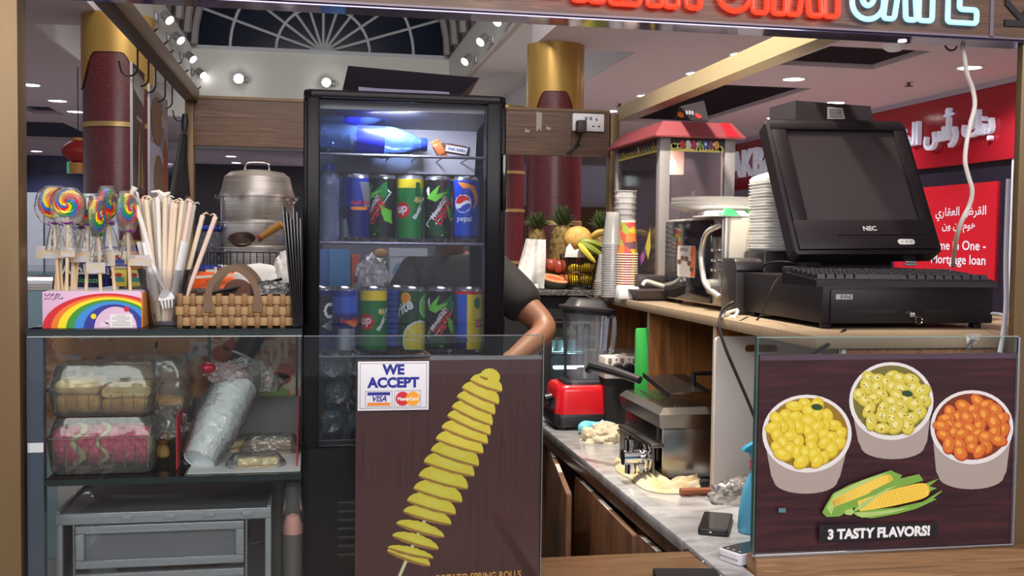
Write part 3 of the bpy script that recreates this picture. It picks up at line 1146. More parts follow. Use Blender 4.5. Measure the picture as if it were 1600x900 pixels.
divider(2.765, XS + 0.006, wood_orange)
divider(3.40, XS + 0.02, wood_orange)
divider(4.02, XS + 0.01, wood_orange)
q = MB(wood_dark)
q.box((1.62, 2.18, MZ), (1.64, 4.05, SZ - 0.028))
q.build('back_panel', us)
q = MB(wood_orange)
q.box((P(1312, 545, 2.2).x, 2.175, MZ), (1.62, 2.19, SZ - 0.028))
q.m(whitep)
q.box((P(1307, 545, 2.2).x, 2.172, MZ), (P(1312, 545, 2.2).x, 2.19, SZ - 0.028))
q.build('front_panel', us)

bc = thing('back_counter', (0.2, 4.6, 0), 'back counter with a speckled granite top carrying fruit and steamer', 'counter')
q = MB(granite_b)
q.box((-0.75, 4.36, SZ - 0.025), (1.30, 5.0, SZ - 0.002), 0.003)
q.build('granite_top', bc)
q = MB(blackm)
xa, xb = P(843, 540, 4.4).x, P(905, 540, 4.4).x
q.box((-0.7, 4.40, 0), (xa - 0.02, 4.96, SZ - 0.026))
q.box((xa - 0.02, 4.40, SZ - 0.13), (1.28, 4.96, SZ - 0.026))
q.box((xb + 0.16, 4.40, 0), (1.28, 4.96, SZ - 0.13))
q.build('carcass', bc)

# left plinth carrying the display case and the fridge
q = MB(wood_dark)
q.box((-0.62, D + 0.02, 0), (0.455, 2.62, 0.72), 0.003)
tag(q.build('counter_plinth'), 'dark walnut plinth under the glass display case and the drinks fridge', 'plinth')

# wooden ledge under the corn poster
lz = E - 0.654
q = MB(wood_flap)
q.box((P(1178, 880, D).x, D - 0.012, 0), (1.75, D + 0.04, lz), 0.003)
tag(q.build('front_ledge'), 'light walnut front ledge under the corn poster panel', 'ledge')
# ================================================================ LEFT DISPLAY CASE
KX0, KX1 = P(40, 520, D).x, P(472, 520, D).x
KT = E - 0.171                       # top of the glass shelf
KM = P(270, 746, D).z                # middle shelf top
case = thing('display_case', ((KX0 + KX1) / 2, 2.25, 0.72), 'glass display case with dark-edged shelves left of the drinks fridge', 'display case')
q = MB(glass)
q.box((KX0, D + 0.008, KT - 0.012), (KX1, 2.46, KT))
q.m(glass_edge_dark)
q.box((KX0, D + 0.0055, KT - 0.0118), (KX1, D + 0.008, KT - 0.0002))
q.build('top_shelf', case)
q = MB(glass)
q.box((KX0 + 0.03, D + 0.008, KM - 0.012), (KX1, 2.42, KM))
q.m(glass_edge_dark)
q.box((KX0 + 0.03, D + 0.0055, KM - 0.0118), (KX1, D + 0.008, KM - 0.0002))
q.build('middle_shelf', case)
q = MB(glass)
q.box((KX0 + 0.003, D, 0.73), (KX1, D + 0.005, KT - 0.003))
q.m(mat('pane_edge_pale', S(176, 186, 186), 0.2))
q.box((KX0 + 0.003, D - 0.0004, KT - 0.0125), (KX1, D + 0.0002, KT - 0.0145))
q.build('front_pane', case)
q = MB(mat('side_glass_sheen', S(78, 86, 104), 0.35, 0.2, var=0.15, scale=5))  # slate tone stands in for reflections in the foreshortened side glass
q.box((KX0, D + 0.006, 0.73), (KX0 + 0.028, D + 0.03, KT - 0.013))
q.m(whitep)
q.box((KX0 + 0.001, D + 0.0045, P(50, 708, D).z), (KX0 + 0.028, D + 0.006, P(50, 693, D).z))
q.build('side_glass_strip', case)
q = MB(whitep)
q.box((P(466, 530, 2.42).x, 2.405, KM), (P(470, 530, 2.42).x, 2.415, KT - 0.012))
q.build('rear_profile', case)
q = MB(mat('frosted_back', S(160, 150, 148), 0.5, var=0.35, scale=4))
q.box((KX0 + 0.02, 2.47, 0.73), (KX1, 2.476, KT - 0.2))
q.build('back_panel', case)
q = MB(mat('case_floor', S(120, 116, 116), 0.5))
q.box((KX0 + 0.004, D + 0.006, 0.722), (KX1, 2.46, 0.732))
q.build('floor_panel', case)

# food posters standing at the back of the upper compartment
food1 = ramp_mat('burger_print', [(0.25, S(88, 48, 34)), (0.42, S(186, 128, 84)), (0.52, S(240, 196, 152)), (0.62, S(226, 226, 226)), (0.74, S(150, 92, 64))], 'noise', 14, rough=0.5, dist=1.0, detail=2)
food2 = ramp_mat('pizza_print', [(0.3, S(120, 60, 40)), (0.42, S(206, 110, 76)), (0.52, S(240, 210, 174)), (0.7, S(248, 234, 212))], 'noise', 22, rough=0.5, dist=0.8, detail=3)
t = thing('food_poster', (P(200, 600, 2.4).x, 2.4, KM), 'burger photo print at the back left of the upper case shelf', 'poster')
q = MB(food1)
q.box((P(72, 600, 2.4).x, 2.40, KM), (P(324, 600, 2.4).x, 2.404, KT - 0.014))
q.build('print', t)
q = MB(mat('bun_print', S(226, 164, 108), 0.5, var=0.35, scale=24))
for px, py, rx_, ry_ in ((105, 540, 22, 14), (150, 545, 30, 16), (210, 538, 34, 15), (270, 540, 26, 16)):
 c = P(px, py, 2.399)
 q.disc((0, 0), rx_ / 690, ry_ / 690, M=FRONT(c))
q.build('printed_picture', t)
t = thing('food_poster', (P(390, 600, 2.4).x, 2.4, KM), 'pizza photo print at the back right of the upper case shelf', 'poster')
q = MB(food2)
q.box((P(330, 600, 2.4).x, 2.40, KM), (P(462, 600, 2.4).x, 2.404, KT - 0.014))
q.build('print', t)
q = MB(mat('cheese_print', S(238, 222, 196), 0.5))
for px, w_, h_ in ((410, 3, 30), (424, 3, 34), (436, 2, 40), (447, 4, 28), (418, 8, 8)):
 c = P(px, 532, 2.399)
 q.flat([(-w_ / 690, 0), (w_ / 690, 0), (w_ / 1000, -h_ / 690), (-w_ / 1000, -h_ / 690)], FRONT(c))
q.m(mat('sauce_print', S(196, 84, 50), 0.5, var=0.3, scale=60))
for px, py, rx_, ry_ in ((432, 592, 22, 10), (345, 552, 14, 12), (360, 540, 12, 8), (445, 580, 12, 12)):
 q.disc((0, 0), rx_ / 690, ry_ / 690, M=FRONT(P(px, py, 2.398)))
q.m(mat('leaf_print', S(168, 196, 120), 0.5))
q.disc((0, 0), 30 / 690, 10 / 690, M=FRONT(P(420, 612, 2.398)))
q.build('printed_picture', t)

# clear cake boxes
cream = ramp_mat('sponge_cake', [(0.3, S(196, 150, 88)), (0.55, S(228, 200, 142)), (0.8, S(240, 222, 176))], 'noise', 26, rough=0.8, bump=0.3)
crust = ramp_mat('browned_crumb', [(0.3, S(150, 98, 48)), (0.6, S(196, 146, 82)), (0.85, S(220, 182, 120))], 'noise', 30, rough=0.8, bump=0.3)
pinkc = ramp_mat('pink_coconut', [(0.3, S(150, 26, 62)), (0.5, S(206, 56, 100)), (0.72, S(232, 110, 142)), (0.86, S(250, 200, 205))], 'noise', 110, rough=0.8, bump=0.6, detail=6)
swirlc = mat('roll_cream', S(196, 180, 138), 0.7, var=0.2, scale=40)
boxp = clear('cake_box_plastic', (0.96, 0.96, 0.95), haze=0.08, hcol=S(236, 234, 230), ior=1.5, rough=0.1, bump=0.25, bscale=25, gain=1.2)

def cake_box(x0, x1, y0, y1, z, h, label, split=0.5):
 t_ = thing('cake_box', ((x0 + x1) / 2, (y0 + y1) / 2, z), label, 'cake box', 'clear cake boxes in the case')
 cx, cy, w_, d_ = (x0 + x1) / 2, (y0 + y1) / 2, x1 - x0, y1 - y0

 def ring(k, zz, r_):
  return [V((x, y, zz)) for x, y in rrect(w_ * k, d_ * k, r_, 4, cx, cy)]
 q_ = MB(boxp)
 hs = h * split
 q_.loft([ring(0.86, z + 0.0005, 0.02), ring(0.9, z + 0.006, 0.02), ring(0.96, z + hs - 0.004, 0.02), ring(1.0, z + hs - 0.003, 0.02), ring(1.0, z + hs, 0.02), ring(0.97, z + hs, 0.02)], (True, False))
 for k in range(9):
  x = x0 + w_ * (0.1 + 0.8 * k / 8)
  q_.tube([(x, y0 + d_ * 0.035, z + 0.01), (x, y0 + d_ * 0.022, z + hs - 0.008)], 0.0018, 5)
 q_.build('tray', t_)
 q_ = MB(boxp)
 q_.loft([ring(1.0, z + hs + 0.001, 0.02), ring(1.0, z + hs + 0.004, 0.02), ring(0.95, z + hs + 0.006, 0.02), ring(0.88, z + h - 0.012, 0.022), ring(0.83, z + h - 0.001, 0.025), ring(0.7, z + h, 0.03)], (False, True))
 q_.tube([(x0 + w_ * 0.06, y0 - 0.001, z + hs + 0.003), (x1 - w_ * 0.06, y0 - 0.001, z + hs + 0.003)], 0.0022, 6)
 q_.build('lid', t_)
 return t_

def slab_cake(lo, hi, mt, ms, label, seed, name='cake_slice'):
 lo, hi = V(lo), V(hi)
 t_ = thing(name, V(((lo.x + hi.x) / 2, (lo.y + hi.y) / 2, lo.z)), label, 'cake')
 h = hi.z - lo.z
 for nm, za, zb, mm in (('sponge', lo.z, lo.z + h * 0.55, ms), ('top_crumb', lo.z + h * 0.55, hi.z, mt)):
  q_ = MB(mm)
  g = MB()
  g.box((lo.x, lo.y, za), (hi.x, hi.y, zb), min(0.012, h * 0.2), seg=3)
  bmesh.ops.subdivide_edges(g.bm, edges=[e for e in g.bm.edges if e.calc_length() > 0.012], cuts=3, use_grid_fill=True)
  for v_ in g.bm.verts:
   v_.co += V((noise.noise(v_.co * 40 + V((seed, 0, 0))), noise.noise(v_.co * 40 + V((0, seed, 0))), 0.4 * noise.noise(v_.co * 50 + V((0, 0, seed))))) * 0.004
  q_.add(g.bm)
  q_.build(nm, t_)
 return t_

za = KM + 0.001
hA, hB = 0.108, 0.098
xA0, xA1 = P(72, 700, 2.12).x, P(252, 700, 2.12).x
cake_box(xA0, xA1, 2.085, 2.215, za, hA, 'clear box holding the pink coconut cake roll, on the case shelf', 0.62)
zB = za + hA + 0.001
xB0, xB1 = P(74, 620, 2.12).x, P(248, 620, 2.12).x
cake_box(xB0, xB1, 2.085, 2.215, zB, hB, 'clear box of two vanilla sponge cakes, stacked on the pink roll box', 0.52)
xC0, xC1 = P(142, 600, 2.31).x, P(302, 600, 2.31).x
cake_box(xC0, xC1, 2.245, 2.375, za, 0.205, 'large clear cake box behind the vanilla sponge box', 0.5)
# pink roll
t = thing('cake_roll', ((xA0 + xA1) / 2, 2.15, za + 0.02), 'pink coconut cake roll with a cream end in the lowest clear box', 'cake')
x0, x1 = P(84, 700, 2.12).x, P(232, 700, 2.12).x
zc = za + 0.047
q = MB(pinkc)

def rollf(u, v_):
 a_ = 2 * PI * u
 x = x0 + (x1 - x0) * v_
 r_ = 0.040 + 0.004 * noise.noise(V((x * 40, a_ * 2, 1))) + 0.002 * noise.noise(V((x * 160, a_ * 9, 5)))
 if v_ < 0.12 or v_ > 0.93:
  r_ *= 0.9
 return (x, 2.15 + r_ * math.cos(a_) * 1.15, zc + r_ * math.sin(a_))

q.grid(rollf, 36, 36, cu=True)
q.build('coconut_coat', t)
q = MB(swirlc)
for xx, s_ in ((x1 - 0.002, 1), (x0 + 0.002, -1)):
 q.cyl((xx, 2.15, zc), (xx + s_ * 0.004, 2.15, zc), 0.036, 0.034, n=24)
 pts = [V((xx + s_ * 0.005, 2.15 + (0.006 + 0.0045 * a_) * math.cos(a_), zc + (0.006 + 0.0045 * a_) * math.sin(a_))) for a_ in [k * 0.4 for k in range(18)]]
 q.tube(pts, 0.003, 6)
for xx, w_ in ((P(122, 700, 2.1).x, 0.006), (P(160, 700, 2.1).x, 0.004)):
 q.tube([V((xx + 0.01 * math.sin(k), 2.15 + 0.0455 * 1.15 * math.cos(PI + k * 0.2), zc + 0.043 * math.sin(PI + k * 0.2))) for k in range(-7, 10)], w_, 6)
q.build('cream_filling', t)
# vanilla cakes
slab_cake((P(88, 640, 2.12).x, 2.105, zB + 0.004), (P(157, 640, 2.12).x, 2.195, zB + 0.068), cream, crust, 'pale vanilla sponge cake in the left half of the upper clear box', 3)
slab_cake((P(160, 640, 2.12).x, 2.103, zB + 0.004), (P(236, 640, 2.12).x, 2.197, zB + 0.056), cream, crust, 'golden vanilla sponge cake in the right half of the upper clear box', 9)
slab_cake((P(170, 620, 2.3).x, 2.27, za + 0.004), (P(290, 620, 2.3).x, 2.35, za + 0.115), crust, crust, 'browned loaf cake in the large clear box at the back', 15, 'loaf_cake')
# clear film bag of pastry between boxes
q = MB(film)
crumple(q, P(262, 655, 2.2) + V((0, 0, -0.03)), (0.045, 0.04, 0.05), 4, 0.3)
tag(q.build('plastic_bag'), 'crinkled clear bag squeezed beside the cake boxes', 'bag')
slab_cake(P(238, 718, 2.17) + V((0, 0, 0.0)), P(238, 718, 2.17) + V((0.03, 0.03, 0.05)), crust, crust, 'small brown cake piece beside the red card flap', 21, 'cake_piece')

# card tray, grey inside and red outside
t = thing('card_tray', (P(380, 740, 2.25).x, 2.25, KM), 'torn grey card tray with red sides holding biscuits and cups', 'tray')
greyc = mat('grey_card', S(112, 110, 112), 0.7, var=0.08, scale=10)
redc = mat('red_card', S(176, 20, 36), 0.5)
xl, xr2 = P(292, 640, 2.36).x, P(472, 640, 2.36).x
q = MB(greyc)
zt = P(380, 621, 2.36).z
q.prism([(xl, KM + 0.003), (xr2, KM + 0.003), (xr2, zt), (xl + 0.006, zt), (xl - 0.006, zt - 0.03)], 0.003, FRONT(0, 2.37, 0))
q.build('back_wall', t)
q = MB(mat('white_card', S(222, 222, 222), 0.6))
q.box((P(292, 742, 2.07).x, 2.07, KM + 0.0008), (xr2, 2.36, KM + 0.002))
q.build('floor_card', t)
q = MB(greyc)
q.m(redc)
xf = P(286, 700, 2.2).x
q.prism([(0, 0), (0.25, 0), (0.25, 0.1), (0.2, 0.108), (0.1, 0.088), (0.03, 0.098), (0, 0.05)], 0.0025, SIDE(xf, 2.36, KM + 0.002))
q.build('left_flap', t)
q = MB(redc)
xf = xr2 - 0.006
q.prism([(0.0, 0), (0.25, 0), (0.22, 0.03), (0.14, 0.055), (0.09, 0.05), (0.04, 0.1), (0, 0.12)], 0.0025, SIDE(xf, 2.36, KM + 0.002))
q.build('right_flap', t)

# biscuits in film
bisc = ramp_mat('butter_biscuit', [(0.3, S(206, 168, 96)), (0.6, S(230, 200, 132)), (0.85, S(196, 150, 78))], 'noise', 30, rough=0.7)
bisc_d = ramp_mat('brown_biscuit', [(0.3, S(96, 58, 30)), (0.6, S(150, 106, 58)), (0.85, S(190, 150, 90))], 'noise', 26, rough=0.6)

def biscuit_pack(c, w_, d_, h, mt, label, rz=0):
 t_ = thing('biscuit_pack', c, label, 'biscuits', 'film-wrapped biscuits in the card tray', rz)
 M = world_matrix(t_)
 for k in range(2):
  q_ = MB(mt)
  q_.cbox((0.003 * k, 0, h * (0.27 + 0.46 * k)), (w_, d_, h * 0.42), 0.005, M)
  q_.build('biscuit', t_)
 q_ = MB(film)

 def wf(u, v_):
  a_ = 2 * PI * u
  x = (v_ - 0.5) * w_ * 1.5
  e = min(1, (0.5 - abs(v_ - 0.5)) * 7)
  yy, zz = (d_ * 0.62) * (0.35 + 0.65 * e) * 1.0, (h * 0.62) * (0.12 + 0.88 * e)
  ca, sa = math.cos(a_), math.sin(a_)
  q_r = 1 / max(abs(ca), abs(sa)) ** 0.7
  n_ = 1 + 0.05 * noise.noise(V((x * 60, ca * 3, sa * 3)))
  return M @ V((x, yy * ca * q_r * n_, h * 0.51 + zz * sa * q_r * n_))
 q_.grid(wf, 28, 24, cu=True)
 q_.build('film_wrap', t_)
 return t_

biscuit_pack(P(400, 741, 2.13) + V((0, 0, 0.004)), 0.078, 0.045, 0.034, bisc, 'two pale butter biscuits in clear film at the front of the card tray', 4)
biscuit_pack(P(424, 722, 2.27) + V((0, 0, 0.004)), 0.085, 0.05, 0.05, bisc_d, 'brown biscuits in clear film behind the pale butter biscuits', -3)
biscuit_pack(P(372, 712, 2.3) + V((0, 0, 0.004)), 0.06, 0.05, 0.034, bisc, 'pale biscuits in clear film behind the sleeve of white cups', 30)

# leaning sleeve of nested white cups
pa, pb = P(311, 719, 2.135), P(368, 606, 2.26)
ax = (pb - pa).normalized()
cupm = mat('white_cup', S(232, 236, 240), 0.5)
cupring = cupm

def cup_proto():
 q_ = MB(cupm)
 q_.lathe([(0.0, 0.002), (0.0255, 0.002), (0.0265, 0.0), (0.028, 0.002), (0.033, 0.06), (0.0372, 0.087), (0.0385, 0.088), (0.0385, 0.092), (0.037, 0.092), (0.0365, 0.088), (0.032, 0.06), (0.0265, 0.004), (0.0, 0.004)], None, 28)
 return q_.build('foam_cup', keep=True)

rotm = ax.to_track_quat('Z', 'Y').to_euler()
c0 = cup_proto()
NC = 13
for k in range(NC):
 c_ = c0 if k == 0 else c0.copy()
 if k:
  COL.objects.link(c_)
 c_.location = pa + ax * (0.0075 * k + (0.0 if k == 0 else 0.008))
 c_.rotation_euler = rotm
 c_.scale = (1.18, 1.18, 1.0)
 nm = 'bottom white cup of the nested stack leaning in the card tray' if k == 0 else 'white cup nested in the leaning stack, seen as a rim'
 tag(c_, nm, 'cup', 'nested white cups leaning in the case')
q = MB(film)
Ms = Matrix.Translation(pa) @ ax.to_track_quat('Z', 'Y').to_matrix().to_4x4()

def slv(u, v_):
 a_ = 2 * PI * u
 zz = -0.006 + 0.25 * v_
 r_ = 0.036 + 0.0145 * min(1, zz / 0.09 if zz > 0 else 0)
 if zz > 0.2:
  r_ *= 1 - (zz - 0.2) * 8
 r_ += 0.0025 * noise.noise(V((math.cos(a_) * 3, math.sin(a_) * 3, zz * 40)))
 return Ms @ V((r_ * math.cos(a_), r_ * math.sin(a_), zz))

q.grid(slv, 28, 24, cu=True)
tag(q.build('cup_sleeve'), 'clear crinkled plastic sleeve round the leaning white cups', 'sleeve')
q = MB(film)
crumple(q, P(402, 600, 2.3) + V((0, 0, -0.01)), (0.045, 0.03, 0.05), 11, 0.35)
tag(q.build('plastic_bag'), 'crinkled clear bag over the leaning cups, in front of the pizza photo', 'bag')
# red-foil sweet
pc = P(325, 575, 2.22)
t = thing('wrapped_sweet', pc, 'red foil heart sweet in pink-printed film on top of the cup sleeve', 'sweet')
q = MB(mat('red_foil', S(196, 20, 60), 0.2, 0.6, bump=0.6, scale=60))
q.ell(pc, (0.016, 0.009, 0.012), n=18)
q.build('sweet', t)
q = MB(clear('pink_film', (0.98, 0.82, 0.84), haze=0.25, hcol=S(244, 214, 216), bump=0.7))
crumple(q, pc + V((0.035, 0.01, -0.012)), (0.036, 0.014, 0.02), 17, 0.45, flat_bottom=False)
q.build('film_twist', t)
# black bottle leaning at the back
pa2, pb2 = P(364, 586, 2.36), P(396, 524, 2.38)
t = thing('black_bottle', pa2, 'black bottle with a thin pale ring leaning at the back of the case', 'bottle')
q = MB(blackp)
dv = (pb2 - pa2)
q.tube([pa2, pa2 + dv * 0.45], [0.0215, 0.0235], 20)
q.tube([pa2 + dv * 0.5, pa2 + dv * 1.0], [0.0245, 0.0265], 20)
q.build('bottle_body', t)
q = MB(whitep)
q.tube([pa2 + dv * 0.45, pa2 + dv * 0.5], [0.0246, 0.0246], 20)
q.build('ring', t)

# ---------------------------------------------------------------- clear drawer unit in the lower compartment
x0, x1 = P(88, 830, 2.12).x, P(424, 830, 2.12).x
zt = P(250, 797, 2.12).z
zb = 0.7325
t = thing('drawer_unit', ((x0 + x1) / 2, 2.25, zb), 'clear plastic drawer unit in the lower part of the display case', 'drawer unit')
acr = clear('clear_acrylic', (0.9, 0.91, 0.95), haze=0.10, hcol=S(226, 226, 236), ior=1.5, rough=0.05)
acr2 = clear('acrylic_bar', (0.82, 0.83, 0.88), haze=0.22, hcol=S(244, 244, 252), ior=1.6, rough=0.08, gain=1.6)
q = MB(acr)
q.box((x0, 2.115, zt - 0.012), (x1, 2.42, zt), 0.002)
q.m(acr2)
q.box((x0, 2.112, zt - 0.022), (x1, 2.12, zt), 0.002)
q.box((x0, 2.112, zt), (x0 + 0.008, 2.42, zt + 0.004), 0.001)
q.box((x1 - 0.008, 2.112, zt), (x1, 2.42, zt + 0.004), 0.001)
for f_ in (0.3, 0.5, 0.68, 0.86):
 xx = x0 + (x1 - x0) * f_
 q.box((xx, 2.108, zt - 0.014), (xx + 0.02, 2.113, zt - 0.006), 0.001)
q.build('top_panel', t)
q = MB(acr2)
for xx in (x0, x0 + 0.03, x1 - 0.012, x1 - 0.05):
 q.box((xx, 2.115, zb), (xx + (0.012 if xx in (x0, x1 - 0.012) else 0.004), 2.13, zt - 0.022), 0.002)
q.m(acr)
q.box((x0, 2.13, zb), (x0 + 0.004, 2.42, zt - 0.012))
q.box((x1 - 0.004, 2.13, zb), (x1, 2.42, zt - 0.012))
q.build('side_panel', t)
for k, (za_, zb_) in enumerate(((P(250, 816, 2.12).z, P(250, 882, 2.12).z), (P(250, 890, 2.12).z, zb + 0.004))):
 q = MB(acr)
 xa, xb = x0 + 0.036, x1 - 0.052
 q.box((xa, 2.118, zb_), (xb, 2.124, za_))
 q.m(acr2)
 fr = 0.016
 for lo, hi in (((xa, za_ - fr), (xb, za_)), ((xa, zb_), (xb, zb_ + fr)), ((xa, zb_ + fr), (xa + fr, za_ - fr)), ((xb - fr, zb_ + fr), (xb, za_ - fr))):
  q.box((lo[0], 2.108, lo[1]), (hi[0], 2.118, hi[1]), 0.002)
 q.box((xa, 2.124, zb_), (xb, 2.38, zb_ + 0.003))
 o = q.build('drawer', t)
 if k == 0:
  q = MB(blackm)
  q.tube([P(338, 848, 2.14), P(345, 853, 2.14), P(380, 852, 2.14), P(425, 845, 2.14)], [0.004, 0.003, 0.0025, 0.002], 6)
  tag(q.build('cable_tie'), 'thin black cable end lying in the clear drawer', 'cable')
# crumpled papers behind the unit
for k, (px, py, yy, sc_, mm, lb) in enumerate(((150, 850, 2.44, 0.05, whitem, 'white crumpled paper behind the left of the clear drawer unit'), (300, 850, 2.43, 0.06, mat('brown_paper', S(150, 112, 92), 0.8, var=0.2), 'brown crumpled paper behind the middle of the clear drawer unit'))):
 q = MB(mm)
 crumple(q, V((P(px, py, yy).x, yy, zb + 0.001)), (sc_, 0.02, 0.16), 30 + k, 0.2)
 tag(q.build('crumpled_paper'), lb, 'paper')
# bottle of pink sugar
p = P(457, 900, 2.12)
t = thing('sugar_bottle', V((p.x, 2.12, 0.7325)), 'clear bottle half full of pink sugar beside the clear drawer unit', 'bottle')
q = MB(clearp)
zt2 = P(457, 757, 2.12).z
q.lathe([(0.0, 0.7325), (0.021, 0.7325), (0.022, 0.75), (0.022, zt2 - 0.06), (0.020, zt2 - 0.03), (0.019, zt2)], T(p.x, 2.12, 0), 24)
q.build('bottle_body', t)
q = MB(mat('pink_sugar', S(214, 150, 138), 0.9, var=0.15, scale=200))
zs = P(457, 812, 2.12).z
zs2 = P(457, 832, 2.12).z
q.lathe([(0, zs2), (0.0205, zs2), (0.0205, zs - 0.01), (0.012, zs + 0.008), (0, zs + 0.013)], T(p.x, 2.12, 0), 24)
q.m(mat('grey_sugar', S(84, 74, 70), 0.9, var=0.2))
q.lathe([(0, 0.735), (0.0205, 0.735), (0.0205, zs2), (0, zs2)], T(p.x, 2.12, 0), 24)
q.build('sugar', t)

# ================================================================ ON TOP OF THE CASE
# rainbow lollipop box
bx0, bx1 = P(66, 480, 2.075).x, P(221, 480, 2.075).x
by0, by1 = 2.075, 2.165
bzt = P(150, 456, by0).z
t = thing('lollipop_box', ((bx0 + bx1) / 2, 2.12, KT), 'lilac lollipop box printed with a rainbow on the glass case', 'box')
lil = mat('lilac_card', S(222, 180, 212), 0.45)
q = MB(lil)
q.box((bx0, by0, KT + 0.0005), (bx1, by1, bzt), 0.001)
q.m(mat('white_card_top', S(236, 226, 230), 0.5))
q.box((bx0 + 0.004, by0 + 0.004, bzt), (bx1 - 0.004, by1 - 0.004, bzt + 0.0008))
q.build('carton', t)
W_, H_ = bx1 - bx0, bzt - KT
q = MB()
cols = [(S(212, 28, 40), 1.0), (S(238, 124, 34), 0.9), (S(250, 226, 30), 0.82), (S(58, 150, 50), 0.72), (S(60, 140, 220), 0.62), (S(44, 52, 150), 0.5), (S(226, 190, 216), 0.36)]
cx, cy, Rx, Ry = W_ * 0.66, 0.0, W_ * 0.66, H_ * 0.96
names = ['rainbow_red', 'rainbow_orange', 'rainbow_yellow', 'rainbow_green', 'rainbow_blue', 'rainbow_indigo', 'rainbow_inside']
for k, (c_, s_) in enumerate(cols):
 q.m(mat(names[k], c_, 0.4))
 kx = 1 - (1 - s_) * 0.83 / 1.0
 pts = []
 for a_ in range(0, 181, 5):
  sh = (1 - s_) * W_ * 0.12
  x = cx + sh + Rx * (s_ * 0.86 + 0.14 * s_ * s_) * math.cos(math.radians(a_))
  y = Ry * (0.62 * s_ + 0.38) * math.sin(math.radians(a_)) if k < 6 else Ry * 0.62 * math.sin(math.radians(a_))
  pts.append((min(W_, max(0, x)), max(0.0005, min(y, H_ * 0.985))))
 q.flat([(x, y, 0.0003 + 0.00012 * k) for x, y in pts], FRONT(bx0, by0, KT))
q.m(mat('cloud_print', S(236, 214, 230), 0.5))
for x, y, r_ in ((0.62, 0.05, 0.05), (0.68, 0.12, 0.055), (0.76, 0.14, 0.06), (0.88, 0.08, 0.06), (0.82, 0.06, 0.05)):
 q.disc((W_ * x, max(0.0008, H_ * y)), W_ * r_, H_ * r_ * 1.3, M=FRONT(bx0, by0 - 0.0013, KT + 0.004))
q.m(mat('ball_yellow', S(240, 220, 40), 0.4))
q.disc((W_ * 0.515, H_ * 0.33), 0.005, M=FRONT(bx0, by0 - 0.0016, KT))
q.m(mat('ball_red', S(200, 30, 50), 0.4))
q.disc((W_ * 0.85, H_ * 0.53), 0.005, M=FRONT(bx0, by0 - 0.0016, KT))
q.build('printed_picture', t)
q = MB(whitem)
q.flat([(W_ * 0.68, H_ * 0.02), (W_ * 0.91, H_ * 0.02), (W_ * 0.91, H_ * 0.39), (W_ * 0.68, H_ * 0.39)], FRONT(bx0, by0 - 0.0019, KT))
q.m(mat('small_print', S(110, 106, 112), 0.6))
for k in range(7):
 y = H_ * (0.35 - 0.045 * k)
 l_ = 0.09 if k not in (0, 3) else 0.05
 q.flat([(W_ * (0.795 - l_), y - 0.0007), (W_ * (0.795 + l_), y - 0.0007), (W_ * (0.795 + l_), y), (W_ * (0.795 - l_), y)], FRONT(bx0, by0 - 0.0021, KT))
q.build('sticker', t)
q = MB()
ink = mat('purple_ink', S(52, 34, 80), 0.5)
# short Arabic product line at the top left corner
write(q, '\ufe8f\ufeae\ufe91 \ufee1\ufead', 0.010, ink, FRONT(bx0 + 0.004, by0 - 0.0008, KT + H_ * 0.9), bold=0.02, align='LEFT')
write(q, '\ufee2\ufeb4\ufee3 \ufef2\ufed3 \ufe94\ufeb4\ufed3', 0.006, ink, FRONT(bx0 + 0.004, by0 - 0.0008, KT + H_ * 0.8), bold=0.01, align='LEFT')
q.build('lettering', t)
q = MB(mat('rainbow_side', S(226, 150, 60), 0.5, var=0.3, scale=20))
q.box((bx1, by0 + 0.002, KT + 0.001), (bx1 + 0.0015, by1 - 0.002, bzt - 0.002))
q.build('side_print', t)

# lollipops
LC = [mat('candy_red', S(220, 34, 30), 0.25), mat('candy_orange', S(246, 120, 30), 0.25), mat('candy_yellow', S(250, 220, 40), 0.25), mat('candy_green', S(30, 150, 70), 0.25), mat('candy_blue', S(30, 110, 200), 0.25), mat('candy_white', S(240, 230, 225), 0.3)]
stickm = mat('paper_stick', S(226, 200, 160), 0.7, var=0.1, scale=30)
tie_p = mat('purple_tie', S(120, 24, 130), 0.4)
tie_g = mat('green_tie', S(20, 110, 40), 0.4)
lfilm = clear('lolly_film', (0.97, 0.97, 0.97), haze=0.16, hcol=S(225, 222, 215), ior=1.4, rough=0.1, bump=0.5, bscale=50)

